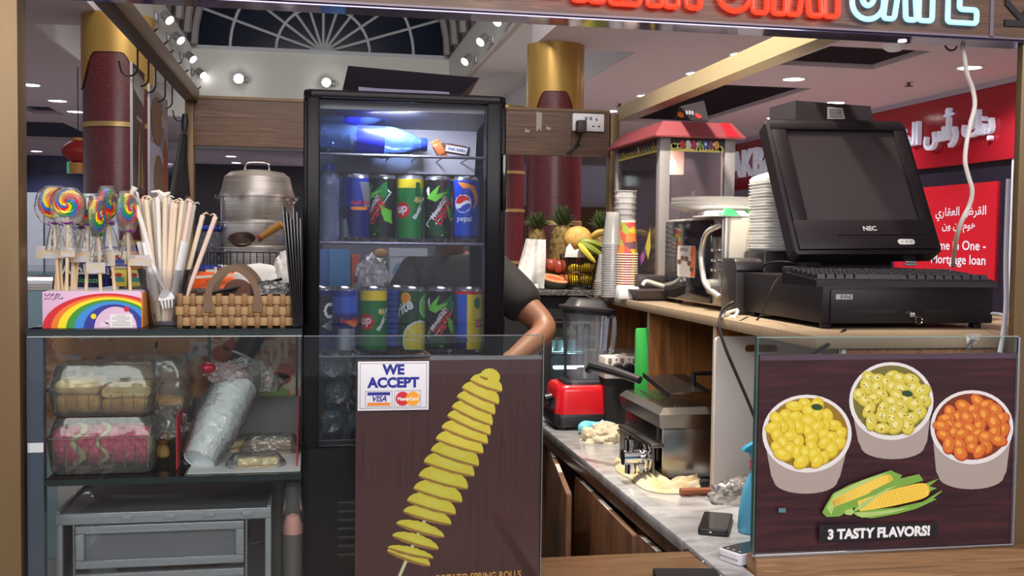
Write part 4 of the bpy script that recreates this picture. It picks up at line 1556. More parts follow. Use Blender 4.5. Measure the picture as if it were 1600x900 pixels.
def lollipop(hx, hy, r_px, yy, rz, tie_y, foot_x, label, tie=tie_p, squash=1.0, tilt=0.0, tag_px=None, ph=0.0):
 hd = P(hx, hy, yy)
 ft = P(foot_x, 452, yy)
 ft.z = bzt - 0.012
 r_ = r_px * yy / FPX
 t_ = thing('lollipop', ft, label, 'lollipop', 'swirl lollipops standing in the rainbow box')
 M = Matrix.Translation(hd) @ Matrix.Rotation(math.radians(rz), 4, 'Z') @ Matrix.Rotation(math.radians(tilt), 4, 'Y') @ Matrix.Rotation(PI / 2, 4, 'X')
 q_ = MB()
 seq = [0, 2, 3, 4, 0, 1, 2, 4]
 NS, NA = 16, 48
 for sd in (1, -1):
  vs = []
  for i in range(NS + 1):
   rr = r_ * i / NS
   hh = 0.0105 * math.sqrt(max(0, 1 - (i / NS) ** 2.6)) + 0.0008 * math.sin(i * 1.9)
   vs.append([q_.v((max(rr, 1e-4) * math.cos(2 * PI * j / NA), max(rr, 1e-4) * math.sin(2 * PI * j / NA) * squash, sd * hh), M) for j in range(NA)])
  for i in range(NS):
   for j in range(NA):
    k_ = ((j + 0.5) / NA * 8 + (i + 0.5) / NS * 4.5 * (1 if sd > 0 else -1) + ph) % 8
    q_.m(LC[seq[int(k_)]])
    q_.f([vs[i][j], vs[i][(j + 1) % NA], vs[i + 1][(j + 1) % NA], vs[i + 1][j]])
 q_.build('candy_disc', t_)
 tp = P(hx + (foot_x - hx) * 0.15, tie_y, yy)
 q_ = MB(lfilm)

 def bag(u, v_):
  a_ = 2 * PI * u
  ca, sa = math.cos(a_), math.sin(a_)
  n_ = 1 + 0.06 * noise.noise(V((ca * 2.5, sa * 2.5, v_ * 9 + hx)))
  if v_ < 0.7:
   k_ = v_ / 0.7
   top = hd.z + r_ * squash * 1.12
   zz = top + (tp.z - top) * k_
   wd = r_ * 1.1 * math.sqrt(max(0.0, 1 - (2 * min(k_ * 0.86, 1) - 0.93) ** 2)) + 0.003
   dp = 0.014 * (1 - k_ * 0.7)
   cx_ = hd.x + (tp.x - hd.x) * k_
  else:
   k_ = (v_ - 0.7) / 0.3
   zz = tp.z - 0.05 * k_
   wd = 0.004 + 0.016 * k_ ** 0.7
   dp = wd * 0.7
   cx_ = tp.x + (ft.x - tp.x) * k_ * 0.4
   n_ = 1 + 0.3 * noise.noise(V((ca * 3, sa * 3, hx)))
  lx, ly = ca * wd * n_, sa * dp * n_
  c_, s_ = math.cos(math.radians(rz)), math.sin(math.radians(rz))
  return (cx_ + lx * c_ - ly * s_, hd.y + lx * s_ + ly * c_, zz)
 q_.grid(bag, 26, 26, cu=True)
 q_.build('film_wrap', t_)
 q_ = MB(tie)
 q_.tube([tp + V((0.0055 * math.cos(a_ * PI / 6), 0.005 * math.sin(a_ * PI / 6), 0)) for a_ in range(12)], 0.0022, 6, loop=True)
 q_.tube([tp + V((0.004, -0.004, 0)), tp + V((0.009, -0.006, 0.004)), tp + V((0.011, -0.005, -0.004))], 0.0015, 5)
 q_.tube([tp + V((-0.004, -0.004, 0)), tp + V((-0.010, -0.006, 0.003)), tp + V((-0.008, -0.005, -0.005))], 0.0015, 5)
 q_.build('ribbon_tie', t_)
 q_ = MB(stickm)
 q_.tube([ft, tp, hd + V((0, 0, -r_ * 0.5))], 0.0032, 8)
 q_.build('stick', t_)
 if tag_px:
  tx, ty, tw, th = tag_px
  q_ = MB(mat('lolly_tag', S(196, 190, 186), 0.6))
  c_ = P(tx, ty, yy - 0.006)
  w2, h2 = tw / 2 * yy / FPX, th / 2 * yy / FPX
  q_.prism([(-w2, -h2), (w2, -h2), (w2, h2), (-w2, h2)], 0.0008, FRONT(c_))
  q_.m(mat('tag_rainbow', S(206, 186, 150), 0.6))
  q_.flat([(w2 * 1.0 * math.cos(a_), -h2 + h2 * 1.5 * math.sin(a_), 0.001) for a_ in [k * PI / 8 for k in range(9)]] + [(w2 * 0.7 * math.cos(a_), -h2 + h2 * 1.0 * math.sin(a_), 0.001) for a_ in [PI - k * PI / 8 for k in range(9)]], FRONT(c_))
  q_.build('paper_tag', t_)
 return t_

lollipop(84, 318, 22, 2.135, 20, 349, 92, 'leftmost swirl lollipop, overlapped by the big swirl lollipop', tag_px=(79, 394, 40, 18), squash=1.05)
lollipop(106, 318, 21, 2.105, 0, 349, 104, 'big swirl lollipop facing out, second from the left', ph=1.0, squash=1.0, tag_px=(106, 394, 20, 14))
lollipop(140, 326, 19, 2.13, 22, 351, 134, 'swirl lollipop with a white price label, in the middle of the box', ph=4.2, tag_px=(128, 399, 32, 20))
lollipop(152, 337, 20, 2.095, 72, 366, 158, 'edge-on swirl lollipop tied with green ribbon', tie=tie_g, ph=2.1, squash=1.3, tag_px=(150, 418, 26, 16))
lollipop(168, 319, 20, 2.125, 64, 349, 180, 'narrow swirl lollipop with a white tag, second from the right', ph=5.0, squash=1.2, tag_px=(171, 402, 16, 26))
lollipop(199, 327, 21, 2.115, 62, 361, 204, 'rightmost swirl lollipop, just left of the straws', ph=3.1, squash=1.15, tag_px=(218, 407, 30, 16))
lollipop(127, 343, 14, 2.15, 30, 356, 117, 'small orange lollipop half hidden low in the middle', ph=1.0, squash=0.7)
q = MB(whitem)
q.prism([(-0.009, -0.011), (0.011, -0.011), (0.011, 0.011), (-0.009, 0.011)], 0.0006, FRONT(P(143, 318, 2.112)))
tag(q.build('price_label'), 'small white price label stuck on the middle swirl lollipop', 'label')
# spare sticks in the box
q0 = MB(stickm)
q0.tube([(0, 0, 0), (0, 0, 0.085)], 0.003, 8)
s0 = q0.build('lollipop_stick', keep=True)
for k, (px, lean) in enumerate(((86, 4), (98, -4), (101, 6), (112, 2), (118, -3))):
 s_ = s0 if k == 0 else s0.copy()
 if k:
  COL.objects.link(s_)
 p = P(px, 452, 2.145)
 s_.location = (p.x, 2.145, bzt - 0.012)
 s_.rotation_euler = (0, math.radians(lean), 0)
 tag(s_, 'bare paper stick among the lollipop sticks in the rainbow box', 'stick', 'bare sticks in the rainbow box')

# ---------------------------------------------------------------- clear cup of wrapped straws and cutlery
cp = P(259, 505, 2.16)
cz0, cz1 = KT + 0.001, P(259, 421, 2.16).z
hgt = cz1 - cz0
r0, r1 = 0.032, 0.052
t = thing('clear_cup', V((cp.x, 2.16, cz0)), 'clear plastic cup holding wrapped straws and white cutlery', 'cup')
q = MB(clearp)
q.lathe([(0, cz0), (r0, cz0), (r0 + 0.001, cz0 + 0.004), (r1, cz1 - 0.004), (r1 + 0.002, cz1), (r1, cz1 + 0.001), (r1 - 0.0015, cz1 - 0.004), (r0 - 0.001, cz0 + 0.004), (0, cz0 + 0.003)], T(cp.x, 2.16, 0), 32)
q.build('cup_body', t)
sm = [mat('straw_white', S(240, 234, 226), 0.6), mat('straw_cream', S(234, 218, 190), 0.6), mat('straw_pink', S(240, 210, 194), 0.6), mat('straw_grey', S(206, 200, 190), 0.6)]
tips = [(212, 300, 0), (222, 310, 2), (228, 312, 1), (236, 310, 1), (240, 312, 3), (246, 308, 0), (252, 306, 3), (258, 308, 1), (263, 310, 0), (268, 312, 3), (274, 318, 1), (280, 318, 2), (285, 314, 1), (290, 314, 3), (294, 318, 0), (298, 316, 2), (303, 320, 3), (317, 336, 1), (337, 338, 2), (233, 318, 0), (270, 316, 2), (288, 322, 0), (256, 316, 1)]
for k, (px, py, mi) in enumerate(tips):
 f_ = (px - 259) / 60
 yo = 2.16 + 0.022 * math.sin(k * 2.4)
 tp = P(px, py, yo + 0.01)
 ft = V((cp.x + f_ * 0.018, yo - 0.004 * math.sin(k), cz0 + 0.008))
 d_ = (tp - ft).normalized()
 q = MB(sm[mi])
 q.tube([ft, ft + (tp - ft) * 0.94, ft + (tp - ft) * 0.985, tp], [0.0048, 0.0048, 0.0052, 0.0042], 10)
 # twisted paper end
 e = tp + d_ * 0.001
 sd = 1 if k % 3 else -1
 pr = V((sd, 0.2, 0.15))
 q.tube([e, e + pr * 0.006 + d_ * 0.003, e + pr * 0.011 - d_ * 0.001], [0.0042, 0.0036, 0.002], 6, flat=0.5)
 tag(q.build('wrapped_straw', origin=ft), 'paper-wrapped straw standing in the clear cup', 'straw', 'wrapped straws in the clear cup')
# bent straw
q = MB(sm[0])
a_ = [P(243, 430, 2.13), P(222, 350, 2.13), P(207, 308, 2.13), P(206, 302, 2.13), P(211, 292, 2.13)]
q.tube(a_, [0.0048, 0.0048, 0.005, 0.005, 0.0062], 10)
tag(q.build('bendy_straw'), 'white bent straw with its kinked end highest over the clear cup', 'straw')
q = MB(sm[0])
a_ = [P(236, 300, 2.2), P(248, 299, 2.2), P(256, 304, 2.2), P(259, 330, 2.2), P(262, 440, 2.18)]
q.tube(a_, [0.002, 0.0035, 0.0045, 0.0045, 0.0045], 8)
q.tube([P(256, 304, 2.2), P(262, 302, 2.2), P(266, 301, 2.2)], [0.004, 0.003, 0.002], 6)
tag(q.build('bendy_straw'), 'straw with a torn flat paper end sticking up in the middle', 'straw')
wc = mat('white_cutlery', S(240, 240, 242), 0.3)

def cutlery(name, pts, fork, label):
 q_ = MB(wc)
 q_.tube(pts[:3], [0.0055, 0.0045, 0.0035], 8, flat=0.45)
 a, b_ = V(pts[2]), V(pts[3])
 d = (b_ - a)
 xw = V((1, 0, 0)) - d.normalized() * d.normalized().x
 xw.normalize()
 if fork:
  rings = []
  for k in range(6):
   f = k / 5
   c = a + d * (0.55 * f)
   w_ = 0.004 + 0.011 * math.sin(f * PI * 0.55)
   rings.append([c - xw * w_, c - xw * w_ + V((0, 0.0015, 0)), c + xw * w_ + V((0, 0.0015, 0)), c + xw * w_])
  q_.loft(rings)
  for j in range(4):
   o_ = (j - 1.5) * 0.0066
   q_.tube([a + d * 0.54 + xw * o_, a + d * 0.98 + xw * o_ * 0.85], [0.0024, 0.0014], 6)
 else:
  q_.ell(a + d * 0.5, (0.014, 0.003, d.length * 0.55), n=16)
 tag(q_.build(name), label, name.replace('_', ' '), 'white plastic cutlery in the clear cup')

cutlery('plastic_fork', [P(238, 410, 2.13), P(250, 440, 2.122), P(258, 452, 2.118), P(262, 482, 2.118)], True, 'white plastic fork with its tines down at the front of the clear cup')
cutlery('plastic_spoon', [P(217, 378, 2.15), P(228, 425, 2.145), P(236, 455, 2.14), P(243, 488, 2.14)], False, 'white plastic spoon leaning on the left of the clear cup')
q = MB(wc)
for a, b_ in ((P(286, 377, 2.13), P(265, 470, 2.125)), (P(222, 376, 2.16), P(240, 470, 2.15)), (P(243, 372, 2.17), P(255, 470, 2.16))):
 pass
q.tube([P(289, 377, 2.125), P(280, 420, 2.125), P(268, 470, 2.125)], [0.009, 0.008, 0.005], 8, flat=0.3)
tag(q.build('plastic_knife'), 'white plastic knife handle leaning right in the clear cup', 'plastic knife', 'white plastic cutlery in the clear cup')
q = MB(wc)
q.tube([P(228, 378, 2.13), P(236, 420, 2.13), P(244, 470, 2.13)], [0.009, 0.008, 0.005], 8, flat=0.3)
tag(q.build('plastic_knife'), 'white plastic knife handle at the left front of the clear cup', 'plastic knife', 'white plastic cutlery in the clear cup')

# ---------------------------------------------------------------- woven basket
gx0, gx1 = P(279, 490, 2.12).x, P(457, 490, 2.12).x
gz1 = P(370, 458, 2.12).z
gy0, gy1 = 2.085, 2.235
t = thing('woven_basket', ((gx0 + gx1) / 2, 2.16, KT), 'woven wooden-strip basket with leather handles on the glass case', 'basket')
w1 = mat('wood_strip_pale', S(172, 138, 94), 0.6, var=0.18, scale=40)
w2 = mat('wood_strip_dark', S(146, 108, 70), 0.6, var=0.2, scale=40)
q = MB(mat('basket_core', S(92, 62, 40), 0.8))
q.box((gx0 + 0.005, gy0 + 0.006, KT + 0.002), (gx1 - 0.005, gy0 + 0.009, gz1 - 0.004))
q.box((gx0 + 0.005, gy1 - 0.009, KT + 0.002), (gx1 - 0.005, gy1 - 0.006, gz1 - 0.004))
q.box((gx0 + 0.006, gy0 + 0.006, KT + 0.002), (gx0 + 0.009, gy1 - 0.006, gz1 - 0.004))
q.box((gx1 - 0.009, gy0 + 0.006, KT + 0.002), (gx1 - 0.006, gy1 - 0.006, gz1 - 0.004))
q.box((gx0 + 0.006, gy0 + 0.006, KT + 0.002), (gx1 - 0.006, gy1 - 0.006, KT + 0.005))

def weave(pa_, pb_, nrm, cols_):
 pa_, pb_ = V(pa_), V(pb_)
 d = pb_ - pa_
 rows = 3
 h = gz1 - KT - 0.002
 for r_ in range(rows):
  for c_ in range(cols_):
   over = (r_ + c_) % 2 == 0
   zlo = KT + 0.001 + h * r_ / rows
   zhi = KT + 0.001 + h * (r_ + 1) / rows
   a0 = c_ / cols_
   a1 = (c_ + 1) / cols_
   q.m(w2 if over else w1)
   if over:
    m0, m1 = a0 + 0.12 / cols_, a1 - 0.12 / cols_
    fn_ = lambda u, v_: pa_ + d * (m0 + (m1 - m0) * u) + V((0, 0, zlo + (zhi - zlo) * (v_ * 1.16 - 0.08) - pa_.z)) + nrm * (0.0045 * math.sin(PI * v_) ** 0.6 + 0.0015 * math.sin(PI * u))
   else:
    m0, m1 = a0 - 0.16 / cols_, a1 + 0.16 / cols_
    fn_ = lambda u, v_: pa_ + d * (m0 + (m1 - m0) * u) + V((0, 0, zlo + (zhi - zlo) * (0.12 + 0.76 * v_) - pa_.z)) + nrm * (0.0035 * math.sin(PI * u) ** 0.6 + 0.001 * math.sin(PI * v_))
   q.grid(fn_, 5, 5)

weave((gx0, gy0 + 0.005, KT), (gx1, gy0 + 0.005, KT), V((0, -1, 0)), 18)
weave((gx0 + 0.005, gy1, KT), (gx0 + 0.005, gy0, KT), V((-1, 0, 0)), 10)
weave((gx1 - 0.005, gy0, KT), (gx1 - 0.005, gy1, KT), V((1, 0, 0)), 10)
weave((gx1, gy1 - 0.005, KT), (gx0, gy1 - 0.005, KT), V((0, 1, 0)), 18)
q.build('woven_body', t)
leather = mat('brown_leather', S(112, 86, 60), 0.5, var=0.12, scale=30)
hh0, hh1 = P(326, 470, gy0).x, P(402, 470, gy0).x
for yy, nm in ((gy0 - 0.003, 'handle'), (gy1 + 0.003, 'handle')):
 q = MB(leather)
 pts = smooth_path([(hh0, yy, KT + 0.03), (hh0 - 0.001, yy, KT + 0.055), (hh0 + 0.005, yy, KT + 0.083), (hh0 + 0.024, yy, KT + 0.106), ((hh0 + hh1) / 2, yy, KT + 0.114), (hh1 - 0.024, yy, KT + 0.106), (hh1 - 0.005, yy, KT + 0.083), (hh1 + 0.001, yy, KT + 0.055), (hh1, yy, KT + 0.03)], 5)
 q.tube(pts, 0.0085, 8, flat=0.3) if False else None
 rings = []
 for i, p in enumerate(pts):
  d = (pts[min(i + 1, len(pts) - 1)] - pts[max(i - 1, 0)]).normalized()
  nrm = V((-d.z, 0, d.x))
  wv = 0.0062 if 4 < i < len(pts) - 5 else 0.0085
  rings.append([p + nrm * wv + V((0, -0.0015, 0)), p + nrm * wv + V((0, 0.0015, 0)), p - nrm * wv + V((0, 0.0015, 0)), p - nrm * wv + V((0, -0.0015, 0))])
 q.loft(rings)
 o = q.build(nm, t)
 q = MB(chrome)
 for hx in (hh0 - 0.003, hh0 + 0.004, hh1 - 0.004, hh1 + 0.003):
  q.ell((hx, yy - 0.002 if yy < 2.15 else yy + 0.002, KT + 0.037), 0.0012, n=8, k=5)
 q.build('rivet', o)
# cutlery and cookie inside the basket
q = MB(mat('round_cookie', S(96, 58, 40), 0.7, var=0.2, scale=60))
q.lathe([(0, 0), (0.032, 0.002), (0.038, 0.008), (0.032, 0.013), (0, 0.015)], T(P(372, 458, 2.17), rx=62) @ Matrix.Scale(0.75, 4), 26)
tag(q.build('cookie'), 'round brown cookie standing behind the basket handle', 'cookie')
for k, (a, b_, lb) in enumerate((((320, 460), (420, 440), 'first dark skewer lying across the top of the basket'), ((350, 460), (440, 436), 'second dark skewer lying across the top of the basket'), ((385, 461), (462, 446), 'third dark skewer lying across the top of the basket'))):
 q = MB(blackm)
 q.tube([P(*a, 2.13 + 0.02 * k), P(*b_, 2.2 + 0.01 * k)], 0.0032, 8)
 tag(q.build('skewer'), lb, 'skewer', 'dark skewers across the basket')
q = MB(film)
crumple(q, P(425, 458, 2.18), (0.04, 0.03, 0.022), 44, 0.4, n=30, k=14)
tag(q.build('film_packet'), 'clear film packet bulging out of the basket', 'packet')

# ---------------------------------------------------------------- stack of dark menu boards against the fridge
for k in range(6):
 q = MB(mat('menu_board', S(30, 26, 32), 0.25, spec=0.6))
 M = T(P(459 + 2.4 * k, 512, 2.13).x, 2.07 + 0.008 * k, KT + 0.001, ry=-5.5 + 0.85 * k, rz=0)
 hgt = 0.235 - 0.012 * (k % 3)
 q.box((0, 0, 0), (0.003, 0.17, hgt), 0.0008, M)
 nm = ['first', 'second', 'third', 'fourth', 'fifth', 'sixth'][k] + ' dark menu board from the basket, leaning beside the drinks fridge'
 tag(q.build('menu_board'), nm, 'menu board', 'dark menu boards beside the fridge')
# ================================================================ GLASS DRINKS FRIDGE
FY0, FY1 = 2.20, 2.60
FX0, FX1 = P(473, 450, FY0).x, P(790, 450, FY0).x
FT = P(630, 144, FY0).z
FB = 0.72
fr = thing('drinks_fridge', ((FX0 + FX1) / 2, (FY0 + FY1) / 2, FB), 'tall black glass-sided drinks fridge full of cans', 'fridge')
fbk = mat('fridge_black', S(17, 13, 17), 0.25, spec=0.12)
xg0, xg1 = P(499, 450, FY0).x, P(757, 450, FY0).x
zg1, zg0 = P(630, 160, FY0).z, P(530, 694, FY0).z
q = MB(fbk)
q.prism([(x, y) for x, y in rrect(FX1 - FX0, FY1 - FY0, 0.02, 4, (FX0 + FX1) / 2, (FY0 + FY1) / 2)], FT - zg1 + 0.0, T(0, 0, zg1), 0.006)
q.build('top_housing', fr)
q = MB(fbk)
q.prism([(x, y) for x, y in rrect(FX1 - FX0 - 0.004, FY1 - FY0, 0.012, 4, (FX0 + FX1) / 2, (FY0 + FY1) / 2)], zg0 - FB, T(0, 0, FB), 0.003)
q.build('base_housing', fr)
q = MB(mat('vent_dark', S(8, 8, 10), 0.5))
for k in range(7):
 z = P(540, 786 + 13.5 * k, FY0).z
 q.box((P(527, 790, FY0).x, FY0 - 0.001, z - 0.004), (FX1 - 0.05, FY0 + 0.002, z + 0.003), 0.0015)
q.build('vent', fr)
q = MB(fbk)
for x0_, x1_ in ((FX0, xg0), (xg1, FX1)):
 q.box((x0_, FY0 + 0.012, zg0), (x1_, FY0 + 0.032, zg1), 0.004)
for x0_, x1_ in ((FX0, FX0 + 0.022), (FX1 - 0.022, FX1)):
 q.box((x0_, FY1 - 0.03, zg0), (x1_, FY1 - 0.004, zg1), 0.003)
q.build('corner_post', fr)
# door
q = MB(fbk)
for x0_, x1_ in ((FX0 + 0.006, xg0), (xg1, P(781, 450, FY0).x)):
 q.box((x0_, FY0 - 0.012, zg0 - 0.006), (x1_, FY0 + 0.01, zg1 + 0.006), 0.005)
q.box((xg0, FY0 - 0.010, zg1), (xg1, FY0 + 0.008, zg1 + 0.006), 0.002)
q.box((xg0, FY0 - 0.010, zg0 - 0.006), (xg1, FY0 + 0.008, zg0), 0.002)
dr = q.build('door', fr)
q = MB(clear('fridge_glass', (0.80, 0.81, 0.84), ior=1.5, rough=0.01))
q.box((xg0, FY0 - 0.004, zg0), (xg1, FY0 + 0.001, zg1))
q.build('pane', dr)
q = MB(blackg)
q.box((P(783, 300, FY0).x, FY0 - 0.014, P(780, 330, FY0).z), (FX1 - 0.002, FY0 + 0.0, P(780, 240, FY0).z), 0.004)
q.build('hinge_cover', fr)
fgl = clear('fridge_side_glass', (0.86, 0.88, 0.90), ior=1.35, rough=0.01)
q = MB(fgl)
q.box((FX0 + 0.003, FY0 + 0.034, zg0), (FX0 + 0.007, FY1 - 0.03, zg1))
q.box((FX1 - 0.007, FY0 + 0.034, zg0), (FX1 - 0.003, FY1 - 0.03, zg1))
q.box((FX0 + 0.022, FY1 - 0.012, zg0), (FX1 - 0.022, FY1 - 0.008, zg1))
q.build('side_pane', fr)
q = MB(mat('evaporator_grey', S(206, 204, 204), 0.45))
zr1 = E + 0.153
q.prism([(0.16, zr1), (0.005, zr1), (0.005, zg1 - 0.001), (0.36, zg1 - 0.001), (0.36, zg1 - 0.015), (0.19, zg1 - 0.035)], xg1 - xg0 + 0.02, T(xg0 - 0.01, FY1 - 0.014, 0) @ Matrix(((0, 0, 1, 0), (-1, 0, 0, 0), (0, 1, 0, 0), (0, 0, 0, 1))))
q.build('cooling_unit', fr)
q = MB(mat('fridge_led', (0.72, 0.82, 1.0), emis=14))
zled = zg1 - 0.006
for px in (622, 640):
 x_ = P(px, 180, 2.3).x
 q.box((x_, FY0 + 0.05, zg1 - 0.005), (x_ + 0.014, FY0 + 0.16, zg1 - 0.001), 0.001)
q.build('led_strip', fr)
lamp('fridge_led_light', 'AREA', (xg0 + 0.10, FY0 + 0.05, zg1 - 0.016), (xg0 + 0.13, FY0 + 0.12, zg0), 7.0, (0.74, 0.78, 1.0), 0.2, 0.02)
wire = mat('shelf_wire', S(120, 118, 124), 0.35, 0.5)
zs_rows = [P(640, 243, 2.27).z, P(640, 378, 2.27).z, P(640, 552, 2.27).z, zg0 + 0.002]
for zz in zs_rows:
 q = MB(wire)
 x0_, x1_ = FX0 + 0.012, FX1 - 0.012
 for yy in (FY0 + 0.042, FY1 - 0.045):
  q.tube([(x0_, yy, zz - 0.004), (x1_, yy, zz - 0.004)], 0.0035, 6)
 for xx in (x0_, x1_):
  q.tube([(xx, FY0 + 0.042, zz - 0.004), (xx, FY1 - 0.045, zz - 0.004)], 0.003, 6)
 n_ = 7 if zz is zs_rows[0] else 16
 for k in range(1, n_):
  xx = x0_ + (x1_ - x0_) * k / n_
  q.tube([(xx, FY0 + 0.042, zz - 0.0015), (xx, FY1 - 0.045, zz - 0.0015)], 0.0015, 5)
 q.build('wire_shelf', fr)

# ---------------------------------------------------------------- cans
CR, CH = 0.0292, 0.142
alu = mat('can_aluminium', S(190, 190, 194), 0.22, 0.9)
CM = {}

def cm(n_, c_, met=0.1, r_=0.3):
 return mat('can_' + n_, c_, r_, met)

c_blue, c_dkblue, c_silver = cm('blue', S(26, 52, 150)), cm('navy', S(18, 26, 92)), cm('silver', S(176, 182, 192), 0.7)
c_black, c_dgreen, c_green, c_lime = cm('black', S(18, 20, 20)), cm('dark_green', S(20, 70, 40)), cm('green', S(20, 120, 50)), cm('lime', S(110, 200, 60))
c_yellow, c_white, c_red, c_orange = cm('yellow', S(236, 212, 40)), cm('white', S(230, 232, 234), 0.1), cm('red', S(206, 30, 40)), cm('orange', S(240, 140, 50))
c_pblue, c_sky, c_brown = cm('royal', S(24, 64, 168)), cm('sky', S(50, 90, 190)), cm('bronze', S(70, 52, 44))

def in_poly(x, y, pts):
 r_ = False
 n_ = len(pts)
 for i in range(n_):
  x1, y1 = pts[i]
  x2, y2 = pts[i - 1]
  if (y1 > y) != (y2 > y) and x < (x2 - x1) * (y - y1) / (y2 - y1) + x1:
   r_ = not r_
 return r_

def can(px, yy, zz, design, label, group, turn=0.0, h=CH, r_=CR):
 """design: (base colour function, lettering list); u runs -1..1 across the visible front, v 0..1 up"""
 x = P(px, 420, yy).x
 t_ = thing('drink_can', (x, yy, zz), label, 'can', group)
 M = T(x, yy, zz)
 fn_, words = design
 NA, NZ = 96, 72
 q_ = MB()
 a0 = -PI / 2
 z0, z1 = 0.008, h - 0.008
 vs = [[q_.v((r_ * math.cos(2 * PI * i / NA), r_ * math.sin(2 * PI * i / NA), z0 + (z1 - z0) * j / NZ), M) for i in range(NA)] for j in range(NZ + 1)]
 for j in range(NZ):
  for i in range(NA):
   th = (2 * PI * (i + 0.5) / NA - a0 + PI) % (2 * PI) - PI
   u = (th - turn) / (PI / 2)
   q_.m(fn_(u, (j + 0.5) / NZ))
   q_.f([vs[j][i], vs[j][(i + 1) % NA], vs[j + 1][(i + 1) % NA], vs[j + 1][i]])
 q_.build('body', t_)
 q_ = MB(alu)
 q_.lathe([(0, 0.003), (r_ - 0.006, 0.0), (r_ - 0.004, 0.0), (r_ - 0.0005, 0.006), (r_, 0.008)], M, 36)
 q_.lathe([(r_, h - 0.008), (r_ - 0.003, h - 0.003), (r_ - 0.0035, h), (r_ - 0.005, h), (r_ - 0.006, h - 0.004), (0, h - 0.004)], M, 36)
 q_.ell((0, -r_ * 0.25, h - 0.0035), (0.006, 0.010, 0.001), M, 12, 5)
 q_.build('rim', t_)
 if words:
  q_ = MB()
  for (body, size, m_, u0, v0, rot, bold, shear, sxx) in words:
   wrap_write(q_, body, size, m_, M, r_ + 0.0004, a0 + turn + u0 * PI / 2, z0 + v0 * (z1 - z0), math.radians(rot), bold=bold, shear=shear, sx=sxx)
  q_.build('lettering', t_)
 return t_

def d_bull(u, v):
 if v > 0.93:
  return c_blue
 k = u * 0.9 + (v - 0.5) * 0.55
 if v > 0.52:
  return c_silver if k > 0.30 else c_blue
 if v > 0.46 and abs(u - 0.1) < 0.5 - abs(v - 0.49) * 6:
  return c_orange
 return c_silver if k < -0.62 and v < 0.3 else c_dkblue

bull = (d_bull, [('Red Bull', 0.0135, c_red, 0.15, 0.55, 0, 0.025, 0, 1.0)])

def d_bull2(u, v):
 if v > 0.9:
  return c_blue
 if v > 0.58:
  return c_sky if v > 0.62 else c_blue
 if abs(u - 0.15) < 0.42 and v < 0.36:
  return c_silver
 if 0.38 < v < 0.5 and u > 0.1 and (v - 0.38) * 5 > abs(u - 0.5):
  return c_orange
 return c_dkblue

bull2 = (d_bull2, [('Red Bull', 0.0145, c_red, 0.35, 0.46, 0, 0.02, 0, 1.0)])

def shard(u, v, turn=0):
 x, y = u, v * 2.4
 for pts, mm in (([(-0.9, 1.65), (-0.2, 2.2), (-0.35, 1.8), (0.3, 1.95), (-0.4, 1.5)], c_lime), ([(-0.1, 1.9), (0.5, 2.3), (0.6, 1.7), (0.25, 1.55)], c_green),
     ([(0.1, 1.35), (0.75, 1.1), (0.8, 0.55), (0.4, 0.7)], c_lime), ([(-0.75, 0.5), (-0.1, 0.62), (0.3, 0.25), (-0.3, 0.1), (-0.6, 0.12)], c_dgreen),
     ([(-0.5, 0.45), (-0.1, 0.4), (0.0, 0.1), (-0.4, 0.15)], c_lime), ([(-0.95, 1.95), (-0.75, 2.15), (-0.7, 1.6)], c_white)):
  if in_poly(x, y, pts):
   return mm
 if in_poly(x, y, [(-0.95, 0.55), (-0.55, 0.35), (0.75, 1.85), (0.55, 1.98)]):
  return c_white if not in_poly(x, y, [(-0.87, 0.57), (-0.55, 0.42), (0.68, 1.82), (0.54, 1.9)]) else c_dgreen
 return c_black

dew = (shard, [('Mountain', 0.017, c_white, -0.16, 0.50, 58, 0.015, 0.2, 0.9), ('DEW', 0.026, c_red, 0.15, 0.40, 58, 0.035, 0.15, 0.95)])

def shard_b(u, v):
 m_ = shard(u, v)
 return c_brown if m_ is c_black and v > 0.72 and u > -0.2 else m_

dewb = (shard_b, dew[1])

def d_7up(u, v):
 if v > 0.85:
  return c_yellow if not (abs(u - 0.25) < 0.12 and v < 0.94) else c_green
 x, y = u * 0.46, v
 if (x + 0.25) ** 2 + ((y - 0.47) * 1.35) ** 2 < 0.035:
  return c_red
 if (x - 0.12) ** 2 * 6 + (y - 0.64) ** 2 * 30 < 0.05:
  return c_yellow
 return c_green

sevup = (d_7up, [('7', 0.066, c_white, 0.22, 0.33, 0, 0.02, 0.2, 1.0), ('up', 0.026, c_white, -0.53, 0.435, 8, 0.03, 0.15, 0.95)])

def d_7up2(u, v):
 return d_7up(u, v) if v < 0.84 else c_yellow

def d_pepsi(u, v):
 x, y = (u + 0.02) * 0.046, (v - 0.60) * 0.126
 r2 = math.hypot(x, y)
 if r2 < 0.0195:
  wv = 0.004 * math.sin(x * 150)
  if r2 > 0.0182:
   return c_white
  if y > 0.003 + wv:
   return c_red
  if y < -0.005 + wv * 1.4:
   return c_pblue
  return c_white
 if in_poly(u, v, [(-0.3, 0.97), (0.0, 0.86), (0.3, 0.86), (0.55, 0.75), (0.6, 0.62), (0.45, 0.5), (0.72, 0.6), (0.8, 0.72), (0.55, 0.9), (0.1, 0.95)]):
  return c_orange
 return c_dkblue if v < 0.05 else c_pblue

pepsi = (d_pepsi, [('pepsi', 0.017, c_white, 0.06, 0.30, 0, 0.005, 0, 1.0)])

